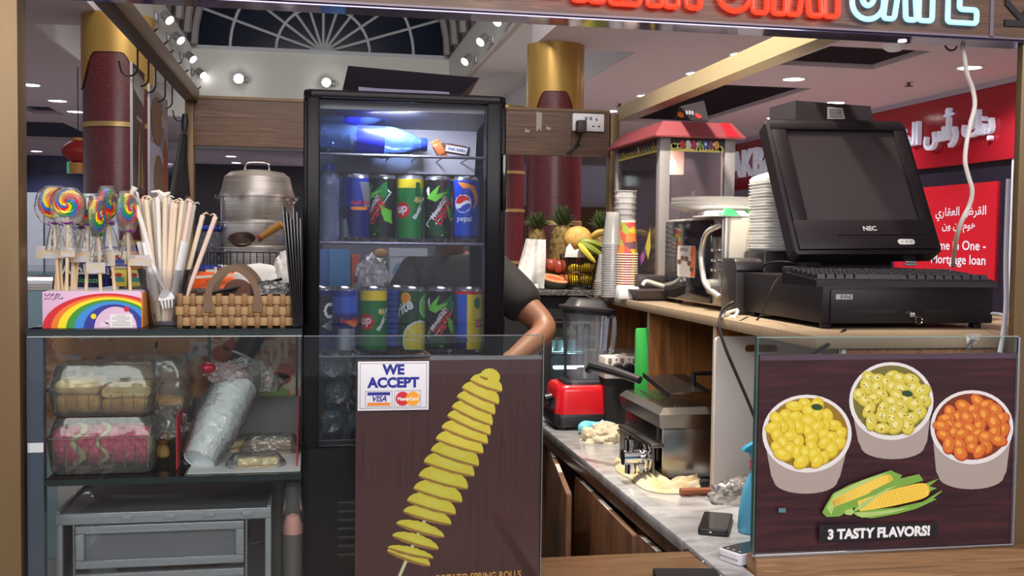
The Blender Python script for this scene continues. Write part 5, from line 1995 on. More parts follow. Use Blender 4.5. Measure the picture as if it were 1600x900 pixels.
def d_lime(u, v):
 x, y = u * 0.46, v * 1.25
 d1 = math.hypot(x - 0.12, y - 0.22)
 if d1 < 0.40:
  if d1 > 0.36:
   return c_white
  a_ = math.atan2(y - 0.22, x - 0.12)
  return c_white if abs((a_ * 4 / PI) % 1 - 0.5) > 0.46 else c_yellow
 d2 = math.hypot(x - 0.36, y - 0.92)
 if d2 < 0.26:
  if d2 > 0.235:
   return c_white
  a_ = math.atan2(y - 0.92, x - 0.36)
  return c_white if abs((a_ * 5 / PI) % 1 - 0.5) > 0.46 else c_lime
 d3 = math.hypot(x + 0.22, y - 1.1)
 if d3 < 0.12:
  return c_orange if d3 < 0.1 else c_yellow
 return c_dgreen if u < 0.2 else c_green

limec = (d_lime, [('Sprite', 0.034, c_white, -0.75, 0.58, 30, 0.03, 0.2, 0.9)])

def d_lipton(u, v):
 if v > 0.94:
  return c_red
 if u < -0.25:
  return c_sky if v > 0.2 else c_dkblue
 if math.hypot(u - 0.3, (v - 0.12) * 2) < 0.5 and v > 0.12:
  return c_yellow
 if v < 0.2:
  return c_yellow if v < 0.13 else c_sky
 if 0.38 < v < 0.52 and u > 0.2:
  return c_red
 if math.hypot((u - 0.3) * 0.5, v - 0.8) < 0.1:
  return c_green
 return c_yellow

lipton = (d_lipton, [('Lipton', 0.014, c_white, 0.62, 0.42, 0, 0.02, 0, 1.0)])
c_stripe = [c_sky, c_blue]

def d_plain(u, v):
 return c_sky if int(v * 30) % 3 else c_blue

plain = (d_plain, None)

def d_dark(u, v):
 if math.hypot(u - 0.4, (v - 0.66) * 2.2) < 0.3:
  return c_white if math.hypot(u - 0.4, (v - 0.66) * 2.2) > 0.18 else c_black
 if in_poly(u, v, [(0.0, 0.4), (0.5, 0.52), (0.8, 0.45), (0.5, 0.3)]):
  return c_silver
 return c_dkblue if v < 0.3 or v > 0.9 else c_black

darkcan = (d_dark, None)
Y1 = 2.29
z1r = zs_rows[1] + 0.0005
z2r = zs_rows[2] + 0.0005
g1, g2 = 'cans on the middle fridge shelf', 'cans on the lower fridge shelf'
can(556, Y1, z1r, bull, 'blue and silver energy drink can, leftmost printed can on the middle fridge shelf', g1, 0.1)
can(597, Y1 + 0.01, z1r, dew, 'black and green can with red letters beside the blue and silver can, middle fridge shelf', g1, -0.55)
can(640, Y1, z1r, sevup, 'green can with a yellow top band on the middle fridge shelf', g1, 0.12)
can(683, Y1 + 0.005, z1r, dewb, 'black and brown can with green shards left of the red-and-white-ball can', g1, 0.35)
can(727, Y1, z1r, pepsi, 'blue can with a red and white ball, rightmost on the middle fridge shelf', g1, -0.35)
can(503, Y1 + 0.01, z2r, darkcan, 'dark can cut by the door frame at the left of the lower fridge shelf', g2)
can(539, Y1, z2r, bull2, 'tall blue energy drink can on the left of the lower fridge shelf', g2, -0.1)
can(584, Y1 + 0.005, z2r, (d_7up2, sevup[1]), 'green can with a yellow top band on the lower fridge shelf', g2, 0.2)
can(620, Y1 + 0.065, z2r, plain, 'blue can standing behind in the gap on the lower fridge shelf', g2)
can(644, Y1, z2r, limec, 'lemon-lime can with a big lemon slice on the lower fridge shelf', g2, 0.15)
can(689, Y1, z2r, dew, 'black and green can with white and red slanted letters on the lower fridge shelf', g2, 0.1)
can(733, Y1, z2r, lipton, 'yellow and blue iced tea can, rightmost on the lower fridge shelf', g2, 0.1)
# glass tumbler column on the left
for k in range(1):
 x = P(513, 330, Y1).x
 t = thing('clear_bottle', (x, Y1, z1r), 'clear bottle at the left end of the middle fridge shelf', 'bottle')
 q = MB(clear('bottle_plastic', (0.86, 0.92, 1.0), haze=0.18, hcol=S(150, 170, 215), ior=1.5, rough=0.08, bump=0.2, bscale=60))
 q.lathe([(0, 0), (0.026, 0), (0.028, 0.006)] + [(0.028 + 0.0012 * (i % 2), 0.01 + 0.0085 * i) for i in range(14)] + [(0.026, 0.135), (0.016, 0.15)], T(x, Y1, z1r), 24)
 q.build('bottle_body', t)
 q = MB(c_blue)
 q.lathe([(0.014, 0.15), (0.015, 0.15), (0.015, 0.162), (0, 0.163)], T(x, Y1, z1r), 20)
 q.build('cap', t)

# ---------------------------------------------------------------- bottles lying on the top shelf
bwater = clear('water_bottle', (0.70, 0.82, 1.0), haze=0.22, hcol=S(110, 160, 240), ior=1.5, rough=0.06, bump=0.35, bscale=45)
blabel = mat('blue_label', S(36, 44, 190), 0.35, emis=0.0)

def water_bottle(base, ax_, L_, r_, label, lettering=None, capcol=None):
 ax_ = V(ax_).normalized()
 M = Matrix.Translation(base) @ ax_.to_track_quat('Z', 'Y').to_matrix().to_4x4()
 t_ = thing('water_bottle', base, label, 'bottle', 'water bottles in the fridge')
 q_ = MB(bwater)
 pr = [(0, 0.004), (r_ * 0.7, 0), (r_ * 0.95, 0.006)]
 k = 0.012
 while k < L_ * 0.36:
  pr += [(r_, k), (r_ * 0.955, k + 0.004)]
  k += 0.0085
 pr += [(r_ * 0.97, L_ * 0.38), (r_ * 0.97, L_ * 0.62), (r_, L_ * 0.64), (r_ * 0.98, L_ * 0.7), (r_ * 0.75, L_ * 0.83), (r_ * 0.4, L_ * 0.93), (r_ * 0.38, L_ * 0.95)]
 q_.lathe(pr, M, 28)
 q_.build('bottle_body', t_)
 q_ = MB(blabel)
 q_.lathe([(r_ * 0.975, L_ * 0.385), (r_ * 0.98, L_ * 0.39), (r_ * 0.98, L_ * 0.62), (r_ * 0.975, L_ * 0.625)], M, 28)
 q_.build('label', t_)
 q_ = MB(capcol or c_blue)
 q_.lathe([(0, L_), (r_ * 0.42, L_), (r_ * 0.44, L_ * 0.995), (r_ * 0.44, L_ * 0.945), (r_ * 0.36, L_ * 0.94)], M, 24)
 q_.build('cap', t_)
 return t_

zt0 = zs_rows[0]
bb = P(486, 218, 2.28)
water_bottle(V((bb.x, 2.275, zt0 + 0.034)), (1, 0, -0.04), 0.245, 0.0335, 'blue-labelled water bottle lying at the front of the top fridge shelf')
water_bottle(V((bb.x + 0.005, 2.35, zt0 + 0.034)), (1, 0.02, -0.02), 0.23, 0.033, 'water bottle lying behind the front bottle on the top fridge shelf')
water_bottle(V((bb.x + 0.01, 2.31, zt0 + 0.088)), (1, 0.0, 0), 0.15, 0.026, 'small water bottle lying on top of the two bottles in the top of the fridge')
# wrapped chocolate bars on the top shelf
for k, (px, py, ang, body, lb) in enumerate(((712, 232, 8, 'SNICKERS', 'brown chocolate bar with white lettering on the top fridge shelf'), (686, 229, 60, '', 'orange wrapped chocolate bar beside the bottle cap on the top fridge shelf'))):
 c_ = P(px, py, 2.30)
 c_.z = zt0 + 0.018
 t = thing('chocolate_bar', c_, lb, 'chocolate bar', 'chocolate bars on the top fridge shelf')
 q = MB(mat('bar_brown', S(92, 58, 40), 0.4) if k == 0 else mat('bar_orange', S(206, 110, 50), 0.4))
 M = T(c_, ry=ang)
 q.cbox((0, 0, 0), (0.05 if k == 0 else 0.03, 0.012, 0.022), 0.005, M)
 for sgn in (1, -1):
  q.cbox((sgn * (0.028 if k == 0 else 0.018), 0, 0), (0.007, 0.003, 0.02), 0.001, M)
 q.build('wrapper', t)
 if body:
  q = MB(c_white)
  q.prism([(-0.023, -0.007), (0.023, -0.007), (0.025, 0.006), (-0.021, 0.006)], 0.0006, M @ FRONT(0, -0.0062, 0))
  write(q, body, 0.0095, c_dkblue, M @ FRONT(0.001, -0.0072, -0.004), bold=0.03, shear=0.1, sx=0.95)
  q.build('lettering', t)
# clear water bottles at the bottom of the fridge
cw = clear('plain_water_bottle', (0.78, 0.86, 0.90), haze=0.2, hcol=S(120, 150, 165), ior=1.5, rough=0.07, bump=0.4, bscale=40)
k = 0
for row, zz in enumerate((zs_rows[3] + 0.03, zs_rows[3] + 0.088, zs_rows[3] + 0.146)):
 for col_, px in enumerate((519, 562)):
  yy = 2.26 + 0.012 * ((row * 2 + col_) % 3)
  x = P(px + (8 if row % 2 else 0), 620, yy).x
  t = thing('water_bottle', (x, yy, zz - 0.028), ['lower', 'middle', 'upper'][row] + '-layer water bottle lying end-on at the bottom of the fridge, ' + ['left', 'right'][col_] + ' of its layer', 'bottle', 'water bottles at the bottom of the fridge')
  M = T(x, yy, zz) @ Matrix.Rotation(-PI / 2, 4, 'X')
  q = MB(cw)
  pr = [(0, 0.006), (0.018, 0), (0.025, 0.004)]
  kk = 0.01
  while kk < 0.16:
   pr += [(0.0285, kk), (0.0272, kk + 0.004)]
   kk += 0.009
  pr += [(0.024, 0.19), (0.011, 0.215), (0.011, 0.225), (0, 0.225)]
  q.lathe(pr, M, 20)
  q.build('bottle_body', t)

# frame-like black tray upside down on the fridge
c0_ = P(633, 140, 2.36)
tz = FT + 0.001
t = thing('black_display_tray', (c0_.x, 2.36, tz), 'black frame-like tray lying on top of the drinks fridge', 'tray')
bxa, bxb = P(533, 140, 2.3).x, P(708, 140, 2.3).x
txa, txb = P(543, 95, 2.3).x, P(745, 108, 2.3).x
zt_ = tz + 0.05
q = MB(mat('tray_black', S(34, 28, 36), 0.3, var=0.12, scale=5))
bot = [V((bxa, 2.29, tz)), V((bxb, 2.29, tz)), V((bxb + 0.02, 2.54, tz)), V((bxa + 0.02, 2.54, tz))]
top = [V((txa, 2.26, zt_ + 0.008)), V((txb, 2.26, zt_ - 0.006)), V((txb + 0.02, 2.58, zt_ - 0.006)), V((txa + 0.0, 2.58, zt_ + 0.008))]
q.loft([bot, [p + (t_ - p) * 0.12 for p, t_ in zip(bot, top)], [p + (t_ - p) * 0.9 for p, t_ in zip(bot, top)], top])
q.build('tray_frame', t)
q = MB(mat('lilac_board', S(92, 84, 108), 0.5))
xa, xb = P(560, 130, 2.285).x, P(702, 130, 2.285).x
q.prism([(xa, tz + 0.002), (xb, tz + 0.002), (xb, tz + 0.014), (xa, tz + 0.02)], 0.02, FRONT(0, 2.30, 0))
q.build('board', t)

# ================================================================ POTATO POSTER PANEL AND CARD SIGN
PX0, PX1 = P(556, 700, D).x, P(847, 700, D).x
pz1 = P(700, 562, D).z
gx0_ = P(473, 525, D).x
q = MB(glass)
q.box((gx0_ + 0.002, D + 0.0005, 0.73), (P(849, 540, D).x, D + 0.006, P(700, 525, D).z))
q.m(mat('pane_edge_grey', S(120, 126, 132), 0.2))
q.box((gx0_ + 0.002, D + 0.0003, P(700, 525, D).z), (P(849, 540, D).x, D + 0.0062, P(700, 525, D).z + 0.0016))
q.box((P(849, 540, D).x, D + 0.0003, 0.73), (P(849, 540, D).x + 0.0015, D + 0.0062, P(700, 525, D).z + 0.0016))
tag(q.build('glass_screen'), 'clear glass screen standing in front of the drinks fridge', 'glass screen')
pp = thing('potato_poster', ((PX0 + PX1) / 2, D + 0.012, 0.73), 'dark wood-print poster of a yellow potato spiral on a stick', 'poster')
pw_ = ramp_mat('maroon_wood_print', [(0.2, S(52, 24, 28)), (0.5, S(82, 42, 44)), (0.8, S(64, 32, 36)), (0.95, S(98, 56, 56))], 'noise', 5, (26, 1, 0.8), 0.35, 0.4, 5)
q = MB(pw_)
q.box((PX0, D + 0.008, 0.73), (PX1, D + 0.014, pz1))
q.build('panel', pp)
q = MB(mat('grey_top_strip', S(128, 120, 126), 0.4))
q.box((P(672, 560, D).x, D + 0.0072, pz1 - 0.0015), (PX1 + 0.001, D + 0.015, pz1 + 0.006))
q.build('top_strip', pp)
pot_y = mat('potato_yellow', S(228, 206, 66), 0.45)
pot_y2 = mat('potato_pale', S(233, 213, 82), 0.45)
pot_b = mat('potato_rind', S(168, 118, 52), 0.5, var=0.3, scale=120)
stk = mat('poster_stick', S(226, 214, 170), 0.5)
q = MB(stk)
PM = lambda px, py, k=0: P(px, py, D + 0.0078 - 0.0001 * k)
yb_ = D + 0.0078

def poly_px(q_, pts, k):
 q_.f([q_.v(V((P(px, py, D).x, yb_ - 0.00006 * k, P(px, py, D).z))) for px, py in pts])

poly_px(q, [(744, 640), (748, 640), (645, 862), (626, 905), (621, 905), (641, 858)], 0)
# rings of the spiral, bottom to top: left tip, right tip, half thickness of the disc face
rows = [((605, 862), (673, 886), 10), ((606, 857), (678, 874), 5), ((613, 838), (686, 860), 9), ((619, 819), (695, 841), 9), ((630, 800), (706, 821), 13), ((636, 783), (713, 805), 14), ((646, 764), (723, 786), 15), ((654, 744), (732, 765), 16), ((662, 722), (742, 745), 17),
  ((673, 704), (749, 729), 17), ((681, 686), (756, 709), 15), ((690, 668), (763, 694), 14), ((699, 650), (767, 680), 14), ((706, 636), (770, 665), 14), ((714, 620), (774, 648), 13), ((722, 606), (780, 632), 13), ((735, 594), (785, 612), 14), ((750, 588), (782, 592), 10)]
kk = 1
for ri, ((lx, ly), (rx_, ry_), hh) in enumerate(rows):
 hh += 6 if 4 < ri < 16 else 2
 cx_, cy_ = (lx + rx_) / 2, (ly + ry_) / 2
 L_ = math.hypot(rx_ - lx, ry_ - ly) / 2
 an = math.atan2(ry_ - ly, rx_ - lx)

 def epx(a_, rx2, ry2, oy=0.0):
  x_, y_ = rx2 * math.cos(a_), ry2 * math.sin(a_)
  return (cx_ + x_ * math.cos(an) - y_ * math.sin(an) , cy_ + x_ * math.sin(an) + y_ * math.cos(an) + oy)
 n_ = 30
 q.m(pot_b)
 poly_px(q, [epx(2 * PI * j / n_, L_, 5.5 + 0.5 * math.sin(j * 2.1)) for j in range(n_)], kk)
 kk += 1
 q.m(pot_y)
 up = [epx(PI + PI * j / 16, L_ * 0.985, hh + 2 + 0.6 * math.sin(j * 3.0)) for j in range(17)]
 lo = [epx(PI * j / 16, L_ * 0.985, -1.0 + 2.2 * math.sin(PI * j / 16) ** 2) for j in range(1, 16)]
 poly_px(q, up + lo, kk)
 kk += 1
 q.m(pot_y2)
 poly_px(q, [(x_, y_ - hh * 0.38) for x_, y_ in [epx(2 * PI * j / n_, L_ * 0.5, hh * 0.28) for j in range(n_)]], kk)
 kk += 1
q.m(pot_y)
poly_px(q, [(762, 596), (764, 586), (770, 581), (778, 581), (782, 587), (781, 594), (776, 600), (766, 602)], kk)
q.build('printed_picture', pp)
q = MB()
write(q, 'POTATO SPRING ROLLS', 0.021, mat('poster_orange', S(226, 160, 76), 0.5), FRONT(P(749, 908, D).x, yb_ - 0.0005, P(749, 908, D).z) @ Matrix.Rotation(math.radians(0.6), 4, 'Z'), bold=0.02, sx=0.76)
q.build('lettering', pp)

t = thing('card_sign', P(613, 640, D), 'white sign saying which bank cards are accepted, stuck on the glass screen', 'sign')
sx0, sx1 = P(559, 600, D).x, P(670, 600, D).x
sz0, sz1 = P(612, 641, D).z, P(612, 564.5, D).z
sw, sh = sx1 - sx0, sz1 - sz0
q = MB(mat('sign_white', S(226, 226, 232), 0.4))
q.box((sx0, D - 0.0012, sz0), (sx1, D - 0.0002, sz1), 0.0004)
q.build('plate', t)
q = MB(mat('sign_line', S(60, 56, 84), 0.5))
M = FRONT(sx0, D - 0.0014, sz0)

def outline(x0_, y0_, x1_, y1_, th):
 q.flat([(x0_, y0_), (x1_, y0_), (x1_, y0_ + th), (x0_, y0_ + th)], M)
 q.flat([(x0_, y1_ - th), (x1_, y1_ - th), (x1_, y1_), (x0_, y1_)], M)
 q.flat([(x0_, y0_), (x0_ + th, y0_), (x0_ + th, y1_), (x0_, y1_)], M)
 q.flat([(x1_ - th, y0_), (x1_, y0_), (x1_, y1_), (x1_ - th, y1_)], M)

outline(0.004, 0.004, sw - 0.004, sh - 0.0035, 0.0008)
outline(sw * 0.105, sh * 0.075, sw * 0.485, sh * 0.4, 0.0007)
outline(sw * 0.515, sh * 0.075, sw * 0.885, sh * 0.4, 0.0007)
nb = mat('sign_blue', S(24, 36, 140), 0.45)
write(q, 'WE', 0.0265, nb, FRONT(sx0 + sw * 0.5, D - 0.0016, sz0 + sh * 0.74), bold=0.05, sx=1.0)
write(q, 'ACCEPT', 0.0265, nb, FRONT(sx0 + sw * 0.5, D - 0.0016, sz0 + sh * 0.475), bold=0.05, sx=1.0)
q.m(nb)
q.flat([(sw * 0.135, sh * 0.31), (sw * 0.455, sh * 0.31), (sw * 0.455, sh * 0.375), (sw * 0.135, sh * 0.375)], FRONT(sx0, D - 0.0016, sz0))
q.m(mat('sign_orange', S(224, 130, 40), 0.45))
q.flat([(sw * 0.135, sh * 0.1), (sw * 0.455, sh * 0.1), (sw * 0.455, sh * 0.16), (sw * 0.135, sh * 0.16)], FRONT(sx0, D - 0.0016, sz0))
write(q, 'VISA', 0.0155, nb, FRONT(sx0 + sw * 0.295, D - 0.0016, sz0 + sh * 0.185), bold=0.03, shear=0.3, sx=0.95)
q.m(mat('sign_red', S(204, 34, 52), 0.45))
q.disc((sw * 0.63, sh * 0.235), sw * 0.10, sh * 0.145, M=FRONT(sx0, D - 0.0016, sz0))
q.m(mat('sign_amber', S(238, 160, 40), 0.45))
q.disc((sw * 0.775, sh * 0.235), sw * 0.10, sh * 0.145, M=FRONT(sx0, D - 0.0017, sz0))
write(q, 'MasterCard', 0.0092, mat('sign_text_white', S(240, 240, 240), 0.45), FRONT(sx0 + sw * 0.705, D - 0.0019, sz0 + sh * 0.2), bold=0.03, sx=0.92)
q.build('lettering', t)
# ================================================================ CORN POSTER PANEL
t = thing('corn_poster', (P(1385, 860, D).x, D, lz), 'dark wood-print poster of three cups of corn and two corn cobs', 'poster')
cx0, cx1 = P(1182, 700, D).x, P(1585, 700, D).x
cz0, cz1 = lz + 0.006, P(1388, 553, D).z
cwd = ramp_mat('dark_wood_print', [(0.2, S(34, 18, 24)), (0.5, S(58, 30, 36)), (0.75, S(82, 40, 42)), (0.95, S(44, 22, 28))], 'noise', 4, (1.2, 1, 14), 0.3, 0.8, 5)
q = MB(cwd)
q.box((cx0 + 0.004, D + 0.004, cz0), (cx1, D + 0.010, cz1))
q.m(mat('purple_strip', S(86, 66, 82), 0.35))
q.box((cx0 + 0.004, D + 0.0034, cz1 - 0.012), (cx1, D + 0.0042, cz1))
q.build('panel', t)
q = MB(chrome)
q.box((cx0, D - 0.004, lz + 0.001), (cx1 + 0.004, D + 0.012, lz + 0.007), 0.001)
q.m(mat('grey_channel', S(150, 150, 158), 0.3, 0.4))
q.box((cx1, D - 0.003, lz + 0.007), (cx1 + 0.005, D + 0.012, P(1590, 527, D).z), 0.001)
q.build('edge_channel', t)
yb_ = D + 0.0032

def pz_px(q_, pts, k):
 q_.f([q_.v(V((P(px, py, D).x, yb_ - 0.00002 * k, P(px, py, D).z))) for px, py in pts])

def ell_px(cx_, cy_, rx_, ry_, n=36, a0=0, a1=360, rot=0):
 ca, sa = math.cos(math.radians(rot)), math.sin(math.radians(rot))
 return [(cx_ + rx_ * math.cos(a) * ca - ry_ * math.sin(a) * sa, cy_ + rx_ * math.cos(a) * sa + ry_ * math.sin(a) * ca) for a in [math.radians(a0 + (a1 - a0) * j / n) for j in range(n if a1 - a0 == 360 else n + 1)]]

cupw = mat('cup_print', S(172, 158, 152), 0.5)
rimw = mat('cup_rim_print', S(232, 228, 226), 0.5)
kmats = {'y': [mat('kernel_yellow', S(230, 206, 56), 0.45), mat('kernel_pale', S(240, 222, 100), 0.45), mat('kernel_deep', S(206, 172, 40), 0.45), mat('kernel_dark', S(150, 116, 30), 0.5)],
         'h': [mat('kernel_herb', S(222, 204, 84), 0.45), mat('kernel_cream', S(238, 228, 150), 0.45), mat('kernel_olive', S(190, 176, 60), 0.45), mat('kernel_shade', S(120, 112, 50), 0.5)],
         'o': [mat('kernel_orange', S(220, 118, 48), 0.45), mat('kernel_amber', S(240, 164, 70), 0.45), mat('kernel_red', S(190, 72, 30), 0.45), mat('kernel_brown', S(124, 50, 26), 0.5)]}
herb = mat('herb_green', S(44, 74, 44), 0.5)
q = MB()
kk = 0
rk = random.Random(5)
for (cx_, cy_, rx_, ry_, bx0_, bx1_, by_, kind) in ((1262, 678, 70, 61, 1214, 1306, 772, 'y'), (1394, 627, 66, 61, 1350, 1442, 718, 'h'), (1520, 668, 65, 58, 1472, 1566, 765, 'o')):
 kk = 0
 q.m(cupw)
 pz_px(q, [(cx_ - rx_ * 0.95, cy_ + 8), (cx_ + rx_ * 0.95, cy_ + 8), (bx1_ + 8, by_ - 28), *[((bx0_ + bx1_) / 2 + ((bx1_ - bx0_) / 2 + 4) * math.cos(j * PI / 12), by_ - 20 + 20 * math.sin(j * PI / 12)) for j in range(13)], (bx0_ - 8, by_ - 28)], kk)
 kk += 1
 q.m(rimw)
 pz_px(q, ell_px(cx_, cy_, rx_, ry_), kk)
 kk += 1
 q.m(kmats[kind][3])
 pz_px(q, ell_px(cx_, cy_ - 1, rx_ - 6, ry_ - 6), kk)
 kk += 1
 placed = []
 for i in range(900):
  a_, r_ = rk.random() * 2 * PI, math.sqrt(rk.random()) * 0.99
  x_, y_ = cx_ + (rx_ - 14) * r_ * math.cos(a_), cy_ - 1 + (ry_ - 14) * r_ * math.sin(a_)
  if all((x_ - u) ** 2 + (y_ - w_) ** 2 > 12 ** 2 for u, w_ in placed):
   placed.append((x_, y_))
 placed.sort(key=lambda p_: p_[1])
 for x_, y_ in placed:
  ro = rk.random() * 180
  a_, b2 = 11 + rk.random() * 4.5, 8.5 + rk.random() * 2.5
  mm = kmats[kind]
  q.m(mm[2])
  pz_px(q, ell_px(x_ + 0.6, y_ + 1.2, a_, b2, 12, rot=ro), kk)
  q.m(mm[0])
  pz_px(q, ell_px(x_, y_, a_ * 0.88, b2 * 0.86, 12, rot=ro), kk + 1)
  q.m(mm[1])
  pz_px(q, ell_px(x_ - 1.5, y_ - 1.8, a_ * 0.4, b2 * 0.38, 10, rot=ro), kk + 2)
  kk += 3
  if kind == 'h' and rk.random() < 0.9:
   q.m(herb)
   for _ in range(2):
    pz_px(q, ell_px(x_ + rk.uniform(-6, 6), y_ + rk.uniform(-5, 5), 1.6, 0.9, 6, rot=rk.random() * 180), kk)
   kk += 1
 kk += 4
 if kind != 'o':
  q.m(herb)
  pz_px(q, ell_px(*((1277, 636) if kind == 'y' else (1418, 615)), 9, 5, 8, rot=8), kk)
  kk += 1
# two cobs
kk = 400
leaf1, leaf2 = mat('husk_green', S(124, 170, 70), 0.5), mat('husk_pale', S(178, 206, 120), 0.5)
q.m(leaf1)
pz_px(q, [(1283, 800), (1290, 786), (1300, 770), (1325, 757), (1360, 744), (1390, 734), (1398, 738), (1408, 742), (1400, 752), (1380, 764), (1340, 788), (1310, 806), (1290, 807)], kk)
q.m(leaf2)
pz_px(q, [(1290, 792), (1303, 770), (1345, 750), (1386, 737), (1370, 746), (1330, 764), (1304, 785), (1297, 804)], kk + 1)
kk += 2
kcob, kcob2 = mat('cob_yellow', S(236, 190, 56), 0.45), mat('cob_kernel', S(250, 216, 96), 0.45)

def cob(pts, r_):
 global kk
 (xa, ya), (xb, yb2) = pts
 an = math.atan2(yb2 - ya, xb - xa)
 L_ = math.hypot(xb - xa, yb2 - ya)
 prof = lambda f: r_ * (0.55 + 0.45 * math.sin(PI * min(1, f * 1.3 + 0.12) * 0.5)) * (1 if f < 0.8 else math.sqrt(max(0, 1 - ((f - 0.8) / 0.2) ** 2)) * 0.6 + 0.4)
 tr = lambda f, s_: (xa + math.cos(an) * L_ * f - math.sin(an) * s_, ya + math.sin(an) * L_ * f + math.cos(an) * s_)
 q.m(kcob)
 pz_px(q, [tr(f / 20, -prof(f / 20)) for f in range(21)] + [tr(f / 20, prof(f / 20)) for f in range(20, -1, -1)], kk)
 kk += 1
 q.m(kcob2)
 for i in range(24):
  for j in range(-3, 4):
   f = (i + 0.5) / 24.5
   pz_px(q, ell_px(*tr(f, prof(f) * j / 3.6), 1.9, 1.35, 8, rot=math.degrees(an)), kk)
 kk += 1

cob([(1299, 786), (1392, 745)], 8.5)
q.m(leaf1)
pz_px(q, [(1330, 800), (1338, 786), (1360, 766), (1396, 749), (1434, 740), (1441, 750), (1400, 762), (1360, 780), (1345, 795)], kk)
pz_px(q, [(1330, 800), (1338, 806), (1360, 809), (1400, 802), (1430, 794), (1462, 779), (1456, 778), (1470, 767), (1468, 766), (1440, 783), (1400, 792), (1350, 796)], kk)
pz_px(q, [(1442, 755), (1465, 747), (1450, 759), (1462, 762), (1440, 772)], kk)
kk += 1
cob([(1340, 790), (1450, 763)], 13)
q.m(leaf2)
pz_px(q, [(1332, 798), (1345, 784), (1385, 762), (1400, 758), (1365, 777), (1350, 791)], kk)
pz_px(q, [(1332, 800), (1360, 799), (1420, 792), (1390, 801), (1345, 808)], kk)
pz_px(q, [(1318, 797), (1330, 793), (1333, 800), (1328, 804), (1319, 803)], kk)
kk += 1
q.m(mat('teal_mark', S(90, 130, 140), 0.4))
pz_px(q, [(1215, 793), (1226, 793), (1226, 800), (1215, 800)], kk)
q.m(mat('caption_black', S(26, 20, 26), 0.5))
pz_px(q, [(1278, 819), (1463, 815), (1463, 838), (1278, 846)], kk)
q.build('printed_picture', t)
q = MB()
ca_ = P(1372, 838, D)
write(q, '3 TASTY FLAVORS!', 0.0285, mat('caption_white', S(240, 238, 240), 0.45), FRONT(ca_.x, yb_ - 0.00002 * (kk + 12), ca_.z) @ Matrix.Rotation(math.radians(-0.1), 4, 'Z'), bold=0.05, sx=1.0)
q.build('lettering', t)
q = MB(glass)
q.box((P(1185, 540, D).x, D - 0.0015, P(1388, 553, D).z), (cx1, D + 0.0035, P(1388, 527, D).z))
q.m(glass_edge)
q.box((P(1185, 540, D).x - 0.003, D - 0.0015, lz + 0.007), (P(1185, 540, D).x, D + 0.0115, P(1388, 527, D).z))
q.m(mat('pane_edge_teal', S(150, 176, 168), 0.2))
q.box((P(1185, 540, D).x - 0.003, D - 0.0015, P(1388, 527, D).z), (cx1, D + 0.0035, P(1388, 527, D).z + 0.0018))
q.build('glass_pane', t)
# curl of clear tape on the glass
q = MB(film)
q.grid(lambda u, v_: (P(1508 + 24 * u * (1 - v_ * 0.7), 521 + 30 * v_, D - 0.004).x, D - 0.004 - 0.006 * math.sin(3 * v_ + u), P(1510, 521 + 30 * v_, D).z), 8, 10)
tag(q.build('clear_tape', solid=0.0004), 'curl of clear tape hanging over the corn poster glass under the cash drawer', 'tape')

# ================================================================ TILL
dX0, dX1, dY0, dY1 = 1.203, 1.66, 2.354, 2.815
dz0, dz1 = SZ + 0.013, SZ + 0.122
t = thing('cash_drawer', ((dX0 + dX1) / 2, (dY0 + dY1) / 2, SZ), 'black metal cash drawer with key in its lock under the till', 'cash drawer')
dbk = mat('drawer_black', S(23, 18, 23), 0.45, spec=0.3)
q = MB(dbk)
q.box((dX0, dY0, dz0), (dX1, dY1, dz1), 0.003)
q.build('housing', t)
q = MB(dbk)
fx0, fx1 = P(1296, 480, dY0).x, P(1541, 480, dY0).x
fz0, fz1 = P(1400, 505, dY0).z, P(1400, 452, dY0).z
q.box((fx0, dY0 - 0.006, fz0), (fx1, dY0 - 0.0005, fz1), 0.002)
dr = q.build('drawer', t)
for a_, b2 in ((1320, 1397), (1444, 1519)):
 xa, xb = P(a_, 486, dY0).x, P(b2, 486, dY0).x
 q = MB(mat('slot_dark', S(6, 5, 7), 0.6))
 q.box((xa, dY0 - 0.0066, P(1400, 489, dY0).z), (xb, dY0 - 0.0058, P(1400, 483.5, dY0).z))
 q.build('coin_slot', dr)
q = MB(mat('badge_silver', S(178, 176, 180), 0.35, 0.4))
ba = P(1317, 463.5, dY0)
q.box((P(1304, 460, dY0).x, dY0 - 0.0072, P(1304, 467.5, dY0).z), (P(1330, 460, dY0).x, dY0 - 0.006, P(1304, 459.5, dY0).z))
write(q, 'E-PoS', 0.011, blackm, FRONT(ba.x + 0.004, dY0 - 0.0075, ba.z - 0.0035), bold=0.02, sx=1.1)
q.build('badge', dr)
lk = P(1420, 491.5, dY0)
q = MB(chrome)
q.cyl((lk.x, dY0 - 0.005, lk.z), (lk.x, dY0 - 0.013, lk.z), 0.0095, 0.009, n=24)
q.build('lock', dr)
for x_ in (dX0 + 0.02, dX1 - 0.035):
 for y_ in (dY0 + 0.02, dY1 - 0.03):
  q = MB(dbk)
  q.cbox((x_, y_, SZ + 0.0068), (0.022, 0.022, 0.013), 0.002)
  q.build('foot', t)
q = MB(chrome)
kx, kz = P(1429, 498, dY0).x, P(1429, 498, dY0).z
q.cbox((lk.x + 0.002, dY0 - 0.016, lk.z), (0.004, 0.012, 0.009), 0.001)
q.prism([(0, 0), (0.005, 0.001), (0.013, -0.010), (0.011, -0.013), (0.003, -0.006)], 0.0012, FRONT(lk.x + 0.001, dY0 - 0.018, lk.z + 0.008))
q.tube([V((kx + 0.009 * math.cos(a_), dY0 - 0.019 + 0.002 * math.sin(a_), kz + 0.009 * math.sin(a_) - 0.002)) for a_ in [k * PI / 12 for k in range(24)]], 0.0011, 6, loop=True)
tag(q.build('drawer_key'), 'small silver key with a ring in the cash drawer lock', 'key')

